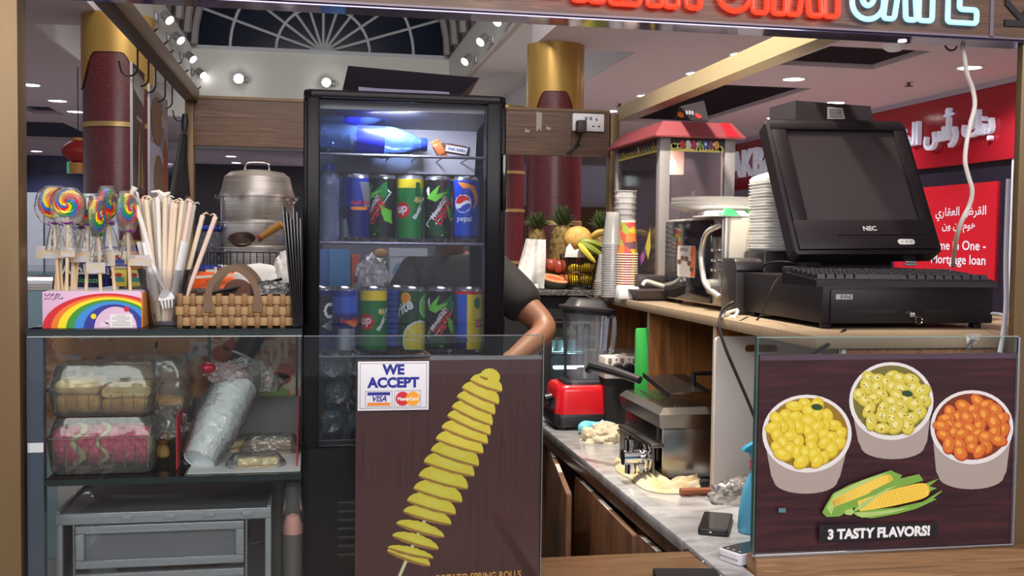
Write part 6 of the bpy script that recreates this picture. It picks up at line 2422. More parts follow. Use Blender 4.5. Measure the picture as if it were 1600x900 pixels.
# keyboard
kz0 = dz1 + 0.0008
ka, kb = PZ(1276, 438, kz0 + 0.012), PZ(1559, 437, kz0 + 0.012)
kl = PZ(1229, 421, kz0 + 0.02)
kb = P(1559, 437, ka.y)
kw = kb.x - ka.x
t = thing('keyboard', ((ka.x + kb.x) / 2, 2.42, kz0), 'black keyboard lying on the cash drawer in front of the till screen', 'keyboard')
kY0, kY1 = ka.y, ka.y + 0.15
q = MB(mat('keyboard_black', S(22, 18, 23), 0.5))
q.loft([[V((x_, kY0, kz0)), V((x_, kY1, kz0)), V((x_, kY1, kz0 + 0.024)), V((x_, kY0 + 0.01, kz0 + 0.013)), V((x_, kY0, kz0 + 0.010))] for x_ in (ka.x, kb.x)])
q.build('keyboard_base', t)
q = MB(mat('key_black', S(34, 30, 37), 0.4))
for r_ in range(6):
 yk = kY0 + 0.018 + r_ * 0.021
 zk = kz0 + 0.0135 + (yk - kY0 - 0.01) * 0.08
 x_ = ka.x + 0.010
 c_ = 0
 while x_ < kb.x - 0.022:
  wk = 0.0175
  if r_ == 0 and 3 < c_ < 5:
   wk = 0.11
  q.loft([[V((x_, yk, zk)), V((x_ + wk, yk, zk)), V((x_ + wk, yk + 0.0175, zk)), V((x_, yk + 0.0175, zk))], [V((x_ + 0.002, yk + 0.002, zk + 0.009)), V((x_ + wk - 0.002, yk + 0.002, zk + 0.009)), V((x_ + wk - 0.002, yk + 0.016, zk + 0.010)), V((x_ + 0.002, yk + 0.016, zk + 0.010))]])
  x_ += wk + 0.002
  c_ += 1
q.build('keys', t)

# till screen
bl, br, tl, tr_ = P(1243, 398, 2.56), P(1473, 396, 2.56), P(1219, 185, 2.76), P(1430, 193, 2.76)
ux = (br - bl)
sw_ = ux.length
ux.normalize()
uy = ((tl + tr_) / 2 - (bl + br) / 2)
shh = uy.length
uy = (uy - ux * uy.dot(ux)).normalized()
uz = ux.cross(uy)
Mm = Matrix((( ux.x, uy.x, uz.x, bl.x), (ux.y, uy.y, uz.y, bl.y), (ux.z, uy.z, uz.z, bl.z), (0, 0, 0, 1)))
t = thing('till_terminal', V(((bl.x + br.x) / 2, 2.68, dz1)), 'black touchscreen till terminal standing on the cash drawer', 'till')
tbk = mat('till_black', S(28, 22, 27), 0.42, spec=0.3)
q = MB(tbk)
q.prism(rrect(sw_, shh, 0.016, 5, sw_ / 2, shh / 2), 0.045, Mm @ T(0, 0, -0.045), 0.006)
q.build('screen_housing', t)
sx0_, sx1_, sy0_, sy1_ = sw_ * 0.125, sw_ * 0.895, shh * 0.235, shh * 0.91
q = MB(tbk)
for lo, hi in (((0.012, 0.012), (sw_ - 0.012, sy0_)), ((0.012, sy1_), (sw_ - 0.012, shh - 0.012)), ((0.012, sy0_), (sx0_, sy1_)), ((sx1_, sy0_), (sw_ - 0.012, sy1_))):
 q.box((lo[0], lo[1], 0.0), (hi[0], hi[1], 0.009), 0.002, Mm)
q.box((sw_ * 0.30, shh * 0.125, 0.009), (sw_ * 0.93, shh * 0.131, 0.0102), 0, Mm)
q.build('bezel', t)
q = MB(mat('screen_glass', S(52, 47, 50), 0.12, spec=0.6))
q.flat([(sx0_, sy0_, 0.002), (sx1_, sy0_, 0.002), (sx1_, sy1_, 0.002), (sx0_, sy1_, 0.002)], Mm)
q.build('screen', t)
q = MB(mat('logo_grey', S(176, 172, 178), 0.4))
write(q, 'NEC', 0.0185, q.ms[0], Mm @ T(sw_ * 0.53, shh * 0.155, 0.0096), bold=0.03, sx=1.1)
q.build('lettering', t)
q = MB(mat('button_pale', S(196, 194, 196), 0.35))
q.prism(rrect(sw_ * 0.115, shh * 0.038, shh * 0.0185, 5, sw_ * 0.755, shh * 0.072), 0.002, Mm @ T(0, 0, 0.009))
q.m(greyp)
for k in range(3):
 q.disc((sw_ * (0.725 + 0.03 * k), shh * 0.072), 0.0025, M=Mm @ T(0, 0, 0.0112))
q.build('button_bar', t)
q = MB(blackm)
q.box((P(1262, 410, 2.62).x, 2.60, dz1 + 0.0005), (P(1430, 410, 2.62).x, 2.78, dz1 + 0.02), 0.006)
q.loft([[V((x_, 2.64, dz1 + 0.02)), V((x_, 2.76, dz1 + 0.02)), V((x_, 2.78, dz1 + 0.20)), V((x_, 2.70, dz1 + 0.20))] for x_ in (P(1290, 400, 2.62).x, P(1400, 400, 2.62).x)])
q.build('stand', t)
# box behind the top of the screen
t = thing('customer_display', P(1305, 178, 2.86), 'black box with a white sticker rising behind the top of the till screen', 'display')
q = MB(mat('box_black', S(36, 31, 36), 0.5))
a_, b2, c_, d_ = P(1243, 157, 2.83), P(1360, 166, 2.83), P(1366, 200, 2.8), P(1243, 200, 2.8)
la, lb = P(1226, 176, 2.95), P(1226, 215, 2.93)
back = V((-0.02, 0.13, -0.005))
q.loft([[d_, c_, b2, a_], [d_ + back, c_ + back, b2 + back, a_ + back]])
q.build('box', t)
q = MB(mat('sticker_white', S(226, 222, 220), 0.5))
s_ = [P(1292, 186, 2.81), P(1320, 186, 2.81), P(1316, 169, 2.82), P(1292, 167, 2.82)]
n_ = V((0, -0.002, 0))
q.f([q.v(p_ + n_) for p_ in s_])
q.m(mat('small_print', S(110, 106, 112), 0.6))
for k in range(4):
 f_ = 0.15 + 0.2 * k
 p0_, p1_ = s_[0].lerp(s_[3], f_), s_[1].lerp(s_[2], f_)
 p2_, p3_ = s_[1].lerp(s_[2], f_ + 0.08), s_[0].lerp(s_[3], f_ + 0.08)
 q.f([q.v(p0_.lerp(p1_, 0.12) + n_ * 1.4), q.v(p1_.lerp(p0_, 0.12) + n_ * 1.4), q.v(p2_.lerp(p3_, 0.12) + n_ * 1.4), q.v(p3_.lerp(p2_, 0.12) + n_ * 1.4)])
q.build('sticker', t)
q = MB(blackm)
q.box((P(1290, 220, 2.86).x, 2.83, dz1 + 0.0005), (P(1330, 220, 2.86).x, 2.86, d_.z + 0.01), 0.003)
q.build('post', t)
# ribbed grey connector under the screen
q = MB(mat('ribbed_grey', S(176, 178, 180), 0.35, 0.3))
for k in range(4):
 c_ = P(1422, 401 + 4.2 * k, 2.60)
 q.cbox(c_, (0.034, 0.012, 0.005), 0.002)
q.cbox(P(1424, 407, 2.606), (0.022, 0.008, 0.03), 0.002)
tag(q.build('cable_connector'), 'ribbed grey connector hanging under the till screen', 'connector')

# black boxes behind the keyboard carrying the foam boxes, and the receipt printer
bz0 = SZ
za_ = P(1220, 392, 2.95).z
q = MB(blackp)
q.box((P(1187, 420, 2.85).x, 2.825, SZ + 0.0005), (P(1187, 420, 2.85).x + 0.2, 2.968, za_), 0.008)
tag(q.build('black_box'), 'black box behind the cash drawer carrying the stack of foam boxes', 'box')
t = thing('receipt_printer', P(1160, 480, 2.90), 'black rounded receipt printer standing behind the cash drawer', 'printer')
pxa, pxb = P(1139, 430, 2.88).x, P(1183, 430, 2.88).x
pzt, pzb = P(1160, 403, 2.88).z, SZ + 0.0005
q = MB(mat('printer_black', S(46, 42, 44), 0.38, spec=0.5))
q.prism([(0.0, pzb), (0.0, pzt - 0.03), (0.006, pzt - 0.01), (0.02, pzt), (0.10, pzt), (0.11, pzt - 0.01), (0.11, pzb)], pxb - pxa, T(pxa, 2.83, 0) @ Matrix(((0, 0, 1, 0), (1, 0, 0, 0), (0, 1, 0, 0), (0, 0, 0, 1))), 0.007)
q.build('printer_body', t)
q = MB(blackg)
q.box((pxa + 0.003, 2.8285, pzt - 0.04), (pxb - 0.003, 2.831, pzt - 0.034))
q.build('lid_seam', t)

# stack of foam food boxes
fx, fy = P(1212, 390, 2.97), None
q0 = MB(foam)
W2, D2 = 0.15, 0.14

def fring(k_, z_, r_=0.02):
 return [V((x_, y_, z_)) for x_, y_ in rrect(W2 * k_, D2 * k_, r_, 4)]

q0.loft([fring(0.93, 0), fring(1.0, 0.0065), fring(1.02, 0.0068), fring(1.02, 0.0088), fring(0.99, 0.0088), fring(0.93, 0.0014)], (True, True))
f0 = q0.build('foam_tray', keep=True)
xs_ = P(1186, 390, 2.87).x + W2 / 2
NF = 22
for k in range(NF):
 f_ = f0 if k == 0 else f0.copy()
 if k:
  COL.objects.link(f_)
 f_.location = (xs_ + 0.0008 * math.sin(k * 1.7), 2.896 + 0.001 * math.cos(k * 2.3), za_ + 0.0006 + k * 0.0089)
 f_.rotation_euler = (0, 0, 0.012 * math.sin(k * 1.3))
 tag(f_, 'white foam tray in the tall stack left of the till screen', 'foam tray', 'stacked white foam trays')
zt_ = za_ + NF * 0.0089 + 0.001
t = thing('foam_box', (xs_, 2.896, zt_), 'open white foam box with a raised lid on top of the tray stack', 'foam box')
q = MB(foam)
q.loft([[V((xs_ + x_, 2.896 + y_, zt_ + z_)) for x_, y_ in rrect(W2 * k_, D2 * k_, 0.02, 4)] for k_, z_ in ((0.95, 0), (1.0, 0.004), (1.0, 0.012), (0.94, 0.016))])
q.build('tray', t)
q = MB(foam)
q.loft([[V((xs_ + x_ * k_ + 0.012 * f_, 2.896 + y_ * k_, zt_ + 0.016 + (0.045 * (x_ / W2 + 0.5) + 0.01) * f_)) for x_, y_ in rrect(W2 * 0.98, D2 * 0.98, 0.03, 5)] for k_, f_ in ((1.0, 0.0), (1.0, 0.35), (0.9, 0.8), (0.72, 1.0))])
q.build('lid', t)

# ================================================================ MICROWAVE
mX, mY0, mY1 = 1.205, 2.98, 3.50
mz0 = SZ + 0.012
mz1 = P(1137, 339, mY0).z
t = thing('microwave', (mX + 0.18, (mY0 + mY1) / 2, SZ), 'cream and black microwave oven facing into the kiosk on the upper shelf', 'microwave')
cream_m = mat('microwave_cream', S(226, 218, 200), 0.45)
q = MB(cream_m)
q.box((mX + 0.012, mY0, mz0), (mX + 0.38, mY1, mz1), 0.008)
q.m(mat('cream_recess', S(236, 232, 220), 0.5))
q.prism(rrect(0.16, mz1 - mz0 - 0.09, 0.03, 5), 0.004, FRONT(mX + 0.24, mY0 + 0.001, (mz0 + mz1) / 2 - 0.02))
q.build('casing', t)
q = MB(mat('microwave_trim', S(196, 190, 180), 0.35, 0.4))
q.box((mX, mY0, mz0), (mX + 0.014, mY1, mz1), 0.005)
q.build('front_frame', t)
yd0 = PX(1115, 400, mX).y
q = MB(mat('microwave_door', S(24, 24, 30), 0.12, spec=0.6))
q.box((mX - 0.010, yd0, mz0 + 0.006), (mX, mY1 - 0.004, mz1 - 0.006), 0.003)
dr = q.build('door', t)
q = MB(mat('door_window', S(44, 46, 54), 0.08, spec=0.6))
ya, yb2 = PX(1107, 410, mX).y, PX(1054, 400, mX).y
q.box((mX - 0.0115, ya + 0.04, mz0 + 0.055), (mX - 0.0098, yb2, mz1 - 0.06), 0.0005)
q.build('window', dr)
q = MB()
sa, sb = PX(1092, 410, mX).y, PX(1064, 410, mX).y
szb, szt = PX(1078, 433, mX).z, PX(1078, 384, mX).z
wS, hS = sb - sa, szt - szb
M = SIDE(mX - 0.0122, sb, szb)
q.m(mat('sticker_white', S(226, 222, 220), 0.5))
q.prism(rrect(wS, hS, 0.008, 4, wS / 2, hS / 2), 0.0004, M)
q.m(mat('sticker_orange', S(232, 112, 46), 0.5))
q.flat([(wS * 0.76, 0.002), (wS - 0.003, 0.002), (wS - 0.001, 0.008), (wS - 0.001, hS - 0.008), (wS - 0.003, hS - 0.001), (wS * 0.8, hS - 0.001), (wS * 0.72, hS * 0.8), (wS * 0.78, hS * 0.5)], M @ T(0, 0, 0.0006))
q.m(mat('dish_print', S(124, 78, 58), 0.5, var=0.3, scale=100))
for fx_, fy_ in ((0.12, 0.48), (0.3, 0.6), (0.52, 0.58), (0.68, 0.44), (0.82, 0.26)):
 q.disc((wS * fx_, hS * fy_), wS * 0.11, hS * 0.085, M=M @ T(0, 0, 0.0009))
write(q, 'KENWOOD', 0.0165, mat('sticker_text', S(150, 140, 136), 0.5), M @ T(wS * 0.37, hS * 0.82, 0.0009), bold=0.02, sx=0.9)
q.build('sticker', dr)
q = MB(mat('mw_logo', S(120, 118, 122), 0.3, 0.6))
c_ = PX(1078, 461, mX)
q.cbox((mX - 0.0108, c_.y, c_.z), (0.001, 0.03, 0.008))
q.build('maker_badge', dr)
q = MB(mat('handle_silver', S(206, 200, 190), 0.28, 0.5))
pts = []
for px, py in ((1114, 352), (1106, 362), (1099, 378), (1096, 400), (1098, 425), (1104, 447), (1113, 464)):
 p_ = PX(px, py, mX - 0.035)
 pts.append(p_)
pts[0].x = pts[-1].x = mX - 0.012
q.tube(smooth_path(pts, 5), 0.0085, 10)
q.build('handle', dr)
q = MB(mat('panel_silver', S(150, 144, 138), 0.25, 0.7))
q.box((mX - 0.006, mY0 + 0.006, mz0 + 0.004), (mX, yd0 - 0.003, mz1 - 0.006), 0.002)
cp_ = q.build('control_panel', t)
q = MB(blackg)
yc = (mY0 + 0.006 + yd0) / 2
q.box((mX - 0.0068, mY0 + 0.014, mz1 - 0.06), (mX - 0.0058, yd0 - 0.012, mz1 - 0.025))
q.build('clock_window', cp_)
for py in (391, 407, 422):
 q = MB(chrome)
 z_ = PX(1124, py, mX).z
 q.box((mX - 0.014, mY0 + 0.012, z_ - 0.005), (mX - 0.006, yd0 - 0.010, z_ + 0.004), 0.002)
 q.build('button', cp_)
q = MB(mat('knob_silver', S(200, 196, 190), 0.25, 0.7))
z_ = PX(1124, 448, mX).z
q.cyl((mX - 0.006, yc, z_), (mX - 0.032, yc, z_), 0.024, 0.022, n=28)
q.build('knob', cp_)
for x_ in (mX + 0.03, mX + 0.35):
 for y_ in (mY0 + 0.04, mY1 - 0.04):
  q = MB(blackp)
  q.cyl((x_, y_, SZ + 0.0005), (x_, y_, mz0), 0.014, n=12)
  q.build('foot', t)
# foam plates and a packet on the microwave
pl_y = 3.14
pw0, pw1 = P(1064, 320, pl_y + 0.1).x, None
pr_ = 0.135
pcx = P(1064, 322, pl_y).x + pr_
q0 = MB(foam)
q0.lathe([(0, 0.0), (pr_ * 0.72, 0.0), (pr_, 0.0135), (pr_ + 0.001, 0.0145), (pr_ - 0.002, 0.0145), (pr_ * 0.7, 0.002), (0, 0.002)], None, 40)
f0 = q0.build('foam_plate', keep=True)
for k in range(9):
 f_ = f0 if k == 0 else f0.copy()
 if k:
  COL.objects.link(f_)
 f_.location = (pcx + 0.001 * math.sin(k * 2), pl_y + 0.07, mz1 + 0.022 + 0.0036 * k)
 tag(f_, 'white foam plate in the stack on top of the microwave', 'plate', 'foam plates on the microwave')
t = thing('leaflet_pack', (pcx - 0.05, 3.06, mz1), 'folded white and green printed packet under the foam plates on the microwave', 'packet')
q = MB(whitem)
lx0 = PX(1078, 338, mX).x - 0.02
q.prism(rrect(0.26, 0.17, 0.01, 3), 0.004, T(mX + 0.09, 3.07, mz1 + 0.001, rz=3), 0.001)
q.prism(rrect(0.24, 0.16, 0.01, 3), 0.014, T(mX + 0.10, 3.09, mz1 + 0.006, rz=-2), 0.004)
q.build('paper_fold', t)
q = MB(mat('leaf_green', S(60, 172, 108), 0.5))
q.grid(lambda u, v_: (mX - 0.02 + 0.07 * u, 2.985 - 0.006 + 0.015 * v_, mz1 + 0.004 + 0.024 * v_ * math.sin(PI * u) + 0.002 * math.sin(9 * u)), 10, 6)
for k in range(3):
 x_ = mX + 0.06 + 0.045 * k
 q.grid(lambda u, v_: (x_ + 0.03 * u + 0.012 * v_, 2.99, mz1 + 0.0225 - 0.010 * v_), 3, 3)
q.build('green_print', t)

# ================================================================ POPCORN MACHINE
qX0, qX1, qY0, qY1 = 1.306, 1.612, 3.9, 4.52
pzr0 = P(1030, 212, 3.9).z      # under the roof
pzr1 = P(1030, 188, 3.9).z
pz0 = SZ
t = thing('popcorn_machine', ((qX0 + qX1) / 2, (qY0 + qY1) / 2, SZ), 'red-roofed glass popcorn machine at the back of the upper shelf', 'popcorn machine')
pred = mat('popcorn_red', S(126, 54, 62), 0.5)
q = MB(pred)
o1, i1 = 0.03, 0.05
R0 = [V((qX0 - o1, qY0 - o1, pzr0)), V((qX1 + o1, qY0 - o1, pzr0)), V((qX1 + o1, qY1 + o1, pzr0)), V((qX0 - o1, qY1 + o1, pzr0))]
R1 = [V((qX0 + i1 * 0.3, qY0 + i1 * 0.3, pzr1)), V((qX1 - i1 * 0.2, qY0 + i1 * 0.3, pzr1)), V((qX1 - i1 * 0.2, qY1 - i1, pzr1)), V((qX0 + i1 * 0.3, qY1 - i1, pzr1))]
q.loft([[p_ - V((0, 0, 0.006)) for p_ in R0], R0, R1])
q.m(mat('popcorn_red_deep', S(168, 30, 42), 0.35))
q.build('roof', t)
q = MB(mat('roof_patch', S(160, 28, 40), 0.35))
e0, e1, e2, e3 = R0[0].lerp(R0[1], 0.79), R0[0].lerp(R0[1], 0.93), R1[0].lerp(R1[1], 0.95), R1[0].lerp(R1[1], 0.82)
q.f([q.v(p_ + V((0, -0.001, 0.0005))) for p_ in (e0, e1, e2, e3)])
q.build('roof_patch', t)
alu_m = mat('anodised_frame', S(156, 153, 154), 0.45, 0.2)
pw_ = 0.042
for x_, y_ in ((qX0, qY0), (qX1 - pw_, qY0), (qX0, qY1 - 0.025), (qX1 - pw_, qY1 - 0.025)):
 q = MB(alu_m)
 q.box((x_, y_, pz0 + 0.05), (x_ + pw_, y_ + (0.042 if y_ == qY0 else 0.025), pzr0 - 0.005), 0.002)
 q.build('frame_post', t)
q = MB(pred)
q.box((qX0, qY0, pz0 + 0.001), (qX1, qY1, pz0 + 0.055), 0.004)
q.m(mat('tray_brown', S(126, 90, 58), 0.5))
q.box((qX0 + 0.01, qY0 + 0.01, pz0 + 0.055), (qX1 - 0.01, qY1 - 0.01, pz0 + 0.075))
q.build('base', t)
pgl = clear('popcorn_glass', (0.88, 0.85, 0.88), haze=0.16, hcol=S(180, 160, 174), ior=1.45, rough=0.04)
q = MB(pgl)
zb_ = P(1090, 238, 3.9).z
q.box((qX0 + pw_, qY0 + 0.016, pz0 + 0.076), (qX1 - pw_, qY0 + 0.02, pzr0))
q.box((qX0 + 0.012, qY0 + 0.042, pz0 + 0.076), (qX0 + 0.016, qY1 - 0.025, pzr0))
q.box((qX1 - 0.016, qY0 + 0.042, pz0 + 0.076), (qX1 - 0.012, qY1 - 0.025, pzr0))
q.box((qX0 + pw_, qY1 - 0.016, pz0 + 0.076), (qX1 - pw_, qY1 - 0.012, pzr0))
q.build('pane', t)
# printed header strips
q = MB(mat('header_black', S(34, 18, 26), 0.4))
zh = P(1090, 237, 3.9).z
q.box((qX0 + pw_, qY0 + 0.013, zh), (qX1 - pw_, qY0 + 0.0155, pzr0 - 0.006))
q.box((qX0 + 0.009, qY0 + 0.042, zh), (qX0 + 0.0115, qY1 - 0.025, pzr0 - 0.006))
pcy = mat('popcorn_print', S(232, 222, 130), 0.45)
rp = random.Random(3)
hs = pzr0 - 0.006 - zh
wf = qX1 - qX0 - 2 * pw_
Mf = FRONT(qX0 + pw_, qY0 + 0.0128, zh)
Msd = SIDE(qX0 + 0.0088, qY1 - 0.025, zh)
wsd = qY1 - 0.025 - qY0 - 0.042
q.m(pcy)
for M, W_ in ((Mf, wf), (Msd, wsd)):
 q.flat([(0, 0), (W_, 0), (W_, hs * 0.2), (0, hs * 0.2)], M)
 for k in range(int(W_ / 0.013)):
  x_ = 0.007 + k * 0.013
  q.disc((min(W_ - 0.012, max(0.012, x_)), hs * (0.2 + 0.14 * rp.random() + (0.16 if k < 7 else 0))), 0.0105, M=M @ T(0, 0, 0.0003))
chs = [S(200, 40, 60), S(230, 230, 235), S(180, 40, 110), S(120, 160, 80), S(40, 100, 200), S(130, 50, 110), S(220, 170, 60)]
for i, c_ in enumerate(chs):
 q.m(mat('header_blob%d' % i, c_, 0.4))
 for M, W_, k0 in ((Mf, wf, 0.24), (Msd, wsd, 0.45)):
  x_ = W_ * (k0 + (0.92 - k0) * i / 6.5)
  q.disc((x_, hs * 0.5), hs * 0.21, hs * 0.26, M=M @ T(0, 0, 0.0006))
  q.disc((x_ - 0.002, hs * 0.74), hs * 0.17, hs * 0.12, M=M @ T(0, 0, 0.0008))
q.m(rimw)
for i in range(4):
 q.disc((wf * (0.36 + 0.15 * i), hs * 0.6), hs * 0.10, hs * 0.12, M=Mf @ T(0, 0, 0.0010))
q.build('header_print', t)
# kettle, lamp and popcorn
q = MB(steel)
kc = (qX0 + 0.10, qY0 + 0.22)
zk = P(1060, 318, 4.1).z
q.lathe([(0, zk - 0.085), (0.066, zk - 0.085), (0.07, zk - 0.075), (0.07, zk), (0.074, zk + 0.003), (0, zk + 0.006)], T(kc[0], kc[1], 0), 32)
q.tube([(kc[0], kc[1], zk), (kc[0], kc[1], pzr0 - 0.05)], 0.008, 8)
q.tube([(kc[0] + 0.06, kc[1] - 0.02, zk - 0.03), (kc[0] + 0.14, kc[1] - 0.03, zk - 0.02)], 0.007, 8)
q.build('kettle', t)
q = MB(blackp)
q.tube([(kc[0] + 0.11, kc[1] - 0.03, zk - 0.10), (kc[0] + 0.11, kc[1] - 0.03, zk + 0.02), (kc[0] + 0.115, kc[1] - 0.03, zk + 0.05)], [0.022, 0.018, 0.02], 12)
q.build('motor_housing', t)
q = MB(mat('heater_plate', S(232, 196, 170), 0.3, 0.5))
c_ = P(1041, 255, qY0 + 0.14)
q.box((c_.x - 0.03, qY0 + 0.14, c_.z - 0.045), (c_.x + 0.075, qY0 + 0.15, pzr0 - 0.03), 0.003)
q.build('reflector', t)
for px, py in ((1041, 255), (1051, 257)):
 q = MB(mat('popcorn_bulb', (1.0, 0.93, 0.82), emis=26))
 q.ell(P(px, py, qY0 + 0.115), (0.014, 0.012, 0.02), n=14)
 q.build('bulb', t)
lamp('popcorn_light', 'POINT', P(1046, 262, qY0 + 0.085), (1.4, 4, 1), 2.2, (1.0, 0.82, 0.66), 0.02)
q = MB(mat('popcorn', S(238, 226, 190), 0.8))
for k in range(150):
 x_ = rp.uniform(qX0 + 0.03, qX1 - 0.03)
 y_ = rp.uniform(qY0 + 0.03, qY1 - 0.05)
 h_ = 0.12 * max(0.1, 1 - math.hypot(x_ - qX0 - 0.14, y_ - qY0 - 0.1) / 0.3)
 q.ell((x_, y_, pz0 + 0.08 + h_ * rp.random()), 0.013 + 0.005 * rp.random(), n=7, k=5)
pc = q.build('popcorn_heap', t)
pc['kind'] = 'stuff'
q = MB(mat('tan_door', S(176, 128, 90), 0.5))
q.box((qX0 + 0.0165, qY0 + 0.06, pz0 + 0.076), (qX0 + 0.02, qY1 - 0.03, P(1000, 385, 4.1).z))
q.m(pcy)
for k in range(6):
 q.disc((0.03 + 0.02 * k, 0.03 + 0.012 * (k % 2)), 0.02, M=SIDE(qX0 + 0.0160, qY0 + 0.24, pz0 + 0.08))
q.build('lower_print', t)
# printed decal on the left pane
q = MB(mat('decal_purple', S(110, 80, 160), 0.4))
dp = PX(1010, 375, qX0 + 0.0118)
M = SIDE(qX0 + 0.0108, dp.y + 0.04, dp.z - 0.05)
q.flat([(-0.05, -0.02), (0.0, 0.0), (0.06, 0.06), (0.09, 0.10), (0.07, 0.03), (0.05, -0.01), (-0.02, -0.06)], M)
q.m(mat('decal_yellow', S(232, 216, 90), 0.4))
q.flat([(0.03, 0.02), (0.09, 0.10), (0.10, 0.02), (0.07, -0.03)], M @ T(0, 0, 0.0004))
q.m(mat('decal_pink', S(214, 110, 140), 0.4))
q.disc((0.0, -0.02), 0.02, M=M @ T(0, 0, 0.0006))
q.build('decal', t)
# small bank-card stand on the roof
t = thing('card_stand_sign', P(1085, 188, 4.1), 'small black card-payment sign leaning on the popcorn machine roof', 'sign')
cs = [P(1056, 187, 4.06), P(1108, 190, 4.06), P(1100, 157, 4.12), P(1063, 166, 4.12)]
q = MB(mat('card_black', S(44, 38, 44), 0.35))
n_ = V((0.004, 0.02, 0.0))
q.loft([cs, [p_ + n_ for p_ in cs]])
q.build('card', t)
q = MB(mat('orange_dot', S(236, 130, 40), 0.4))
ux_, uy_ = (cs[1] - cs[0]).normalized(), (cs[3] - cs[0])
uy_ = (uy_ - ux_ * uy_.dot(ux_)).normalized()
uz_ = ux_.cross(uy_)
Mc = Matrix(((ux_.x, uy_.x, uz_.x, cs[0].x), (ux_.y, uy_.y, uz_.y, cs[0].y), (ux_.z, uy_.z, uz_.z, cs[0].z), (0, 0, 0, 1)))
q.disc((0.026, 0.03), 0.013, 0.018, M=Mc @ T(0, 0, 0.002))
q.m(mat('red_dot', S(200, 50, 50), 0.4))
q.disc((0.102, 0.032), 0.013, 0.018, M=Mc @ T(0, 0, 0.002))
q.m(mat('grey_print', S(150, 150, 160), 0.4))
for k in range(3):
 q.flat([(0.05 + 0.012 * k, 0.035), (0.058 + 0.012 * k, 0.035), (0.062 + 0.012 * k, 0.06), (0.054 + 0.012 * k, 0.06)], Mc @ T(0, 0, 0.002))
q.build('printed_picture', t)

# ================================================================ CUPS ON THE UPPER SHELF
ccup = clear('cup_clear', (0.985, 0.985, 0.985), haze=0.3, hcol=S(246, 245, 247), ior=1.45, rough=0.08)

def clear_cup_proto(r0_, r1_, h_):
 q_ = MB(ccup)
 q_.lathe([(0, 0), (r0_, 0), (r1_, h_ - 0.003), (r1_ + 0.003, h_ - 0.002), (r1_ + 0.003, h_ + 0.001), (r1_, h_)], None, 28)
 return q_.build('clear_cup', keep=True)

def stack(proto, loc, n, step, label, cat, group, inv=False, h_=0.0, lean=0.0):
 for k in range(n):
  c_ = proto if k == 0 else proto.copy()
  if k:
   COL.objects.link(c_)
  c_.location = (loc[0] + lean * k, loc[1], loc[2] + step * k + (h_ if inv else 0))
  if inv:
   c_.rotation_euler = (PI, 0, 0)
  tag(c_, label, cat, group)

z0_ = SZ + 0.0006
c_ = P(937, 455, 3.88)
stack(clear_cup_proto(0.036, 0.028, 0.105) if False else clear_cup_proto(0.026, 0.039, 0.105), (c_.x + 0.035, 3.93, z0_), 7, 0.0085, 'short clear plastic cup upside down in the leftmost stack on the upper shelf', 'cup', 'leftmost stack of clear cups', True, 0.106)
c_ = P(952, 458, 3.78)
stack(clear_cup_proto(0.026, 0.038, 0.12), (c_.x + 0.012, 3.79, z0_), 23, 0.0088, 'clear plastic cup upside down in the tall stack left of the printed paper cups', 'cup', 'tall stack of clear cups', True, 0.121)
c_ = P(978, 455, 3.83)
stack(clear_cup_proto(0.026, 0.043, 0.16), (c_.x + 0.028, 3.95, z0_), 12, 0.022, 'tall clear cup in the stack against the popcorn machine pane', 'cup', 'stack of tall clear cups')
pcup = mat('paper_cup_rim', S(236, 226, 212), 0.5)
PC = [mat('fruit_yellow', S(232, 190, 60), 0.5), mat('fruit_orange', S(230, 130, 60), 0.5), mat('fruit_green', S(150, 176, 70), 0.5), mat('fruit_red', S(206, 80, 80), 0.5), mat('fruit_dark', S(110, 80, 90), 0.5)]

def paper_cup():
 q_ = MB(pcup)
 h_, rb, rt = 0.125, 0.036, 0.027
 cells = [(rp.uniform(0, 2 * PI), rp.uniform(0, h_), rp.choice([0, 0, 1, 1, 2, 2, 3, 3, 4])) for _ in range(46)]

 def mf(u, v_):
  if v_ > 0.93:
   return pcup
  a_, z_ = u * 2 * PI, v_ * h_
  bst = min(cells, key=lambda c2: ((math.cos(c2[0]) - math.cos(a_)) ** 2 + (math.sin(c2[0]) - math.sin(a_)) ** 2) * 0.031 ** 2 + (c2[1] - z_) ** 2)
  return PC[bst[2]]
 q_.grid(lambda u, v_: ((rb + (rt - rb) * v_) * math.cos(2 * PI * u), (rb + (rt - rb) * v_) * math.sin(2 * PI * u), 0.002 + (h_ - 0.002) * v_), 48, 34, cu=True, mfn=mf)
 q_.m(pcup)
 q_.lathe([(rb - 0.002, 0), (rb + 0.002, 0.0), (rb + 0.003, 0.002), (rb + 0.002, 0.004), (rb, 0.004)], None, 30)
 q_.lathe([(rt, h_), (rt - 0.003, h_), (rt - 0.004, h_ - 0.006), (0, h_ - 0.006)], None, 30)
 return q_.build('paper_cup', keep=True)

c_ = P(984, 462, 3.72)
px_ = P(966, 455, 3.7).x + 0.039
stack(paper_cup(), (px_, 3.72, z0_), 19, 0.0088, 'fruit-printed paper cup upside down in the tall paper cup stack', 'cup', 'stack of fruit-printed paper cups')
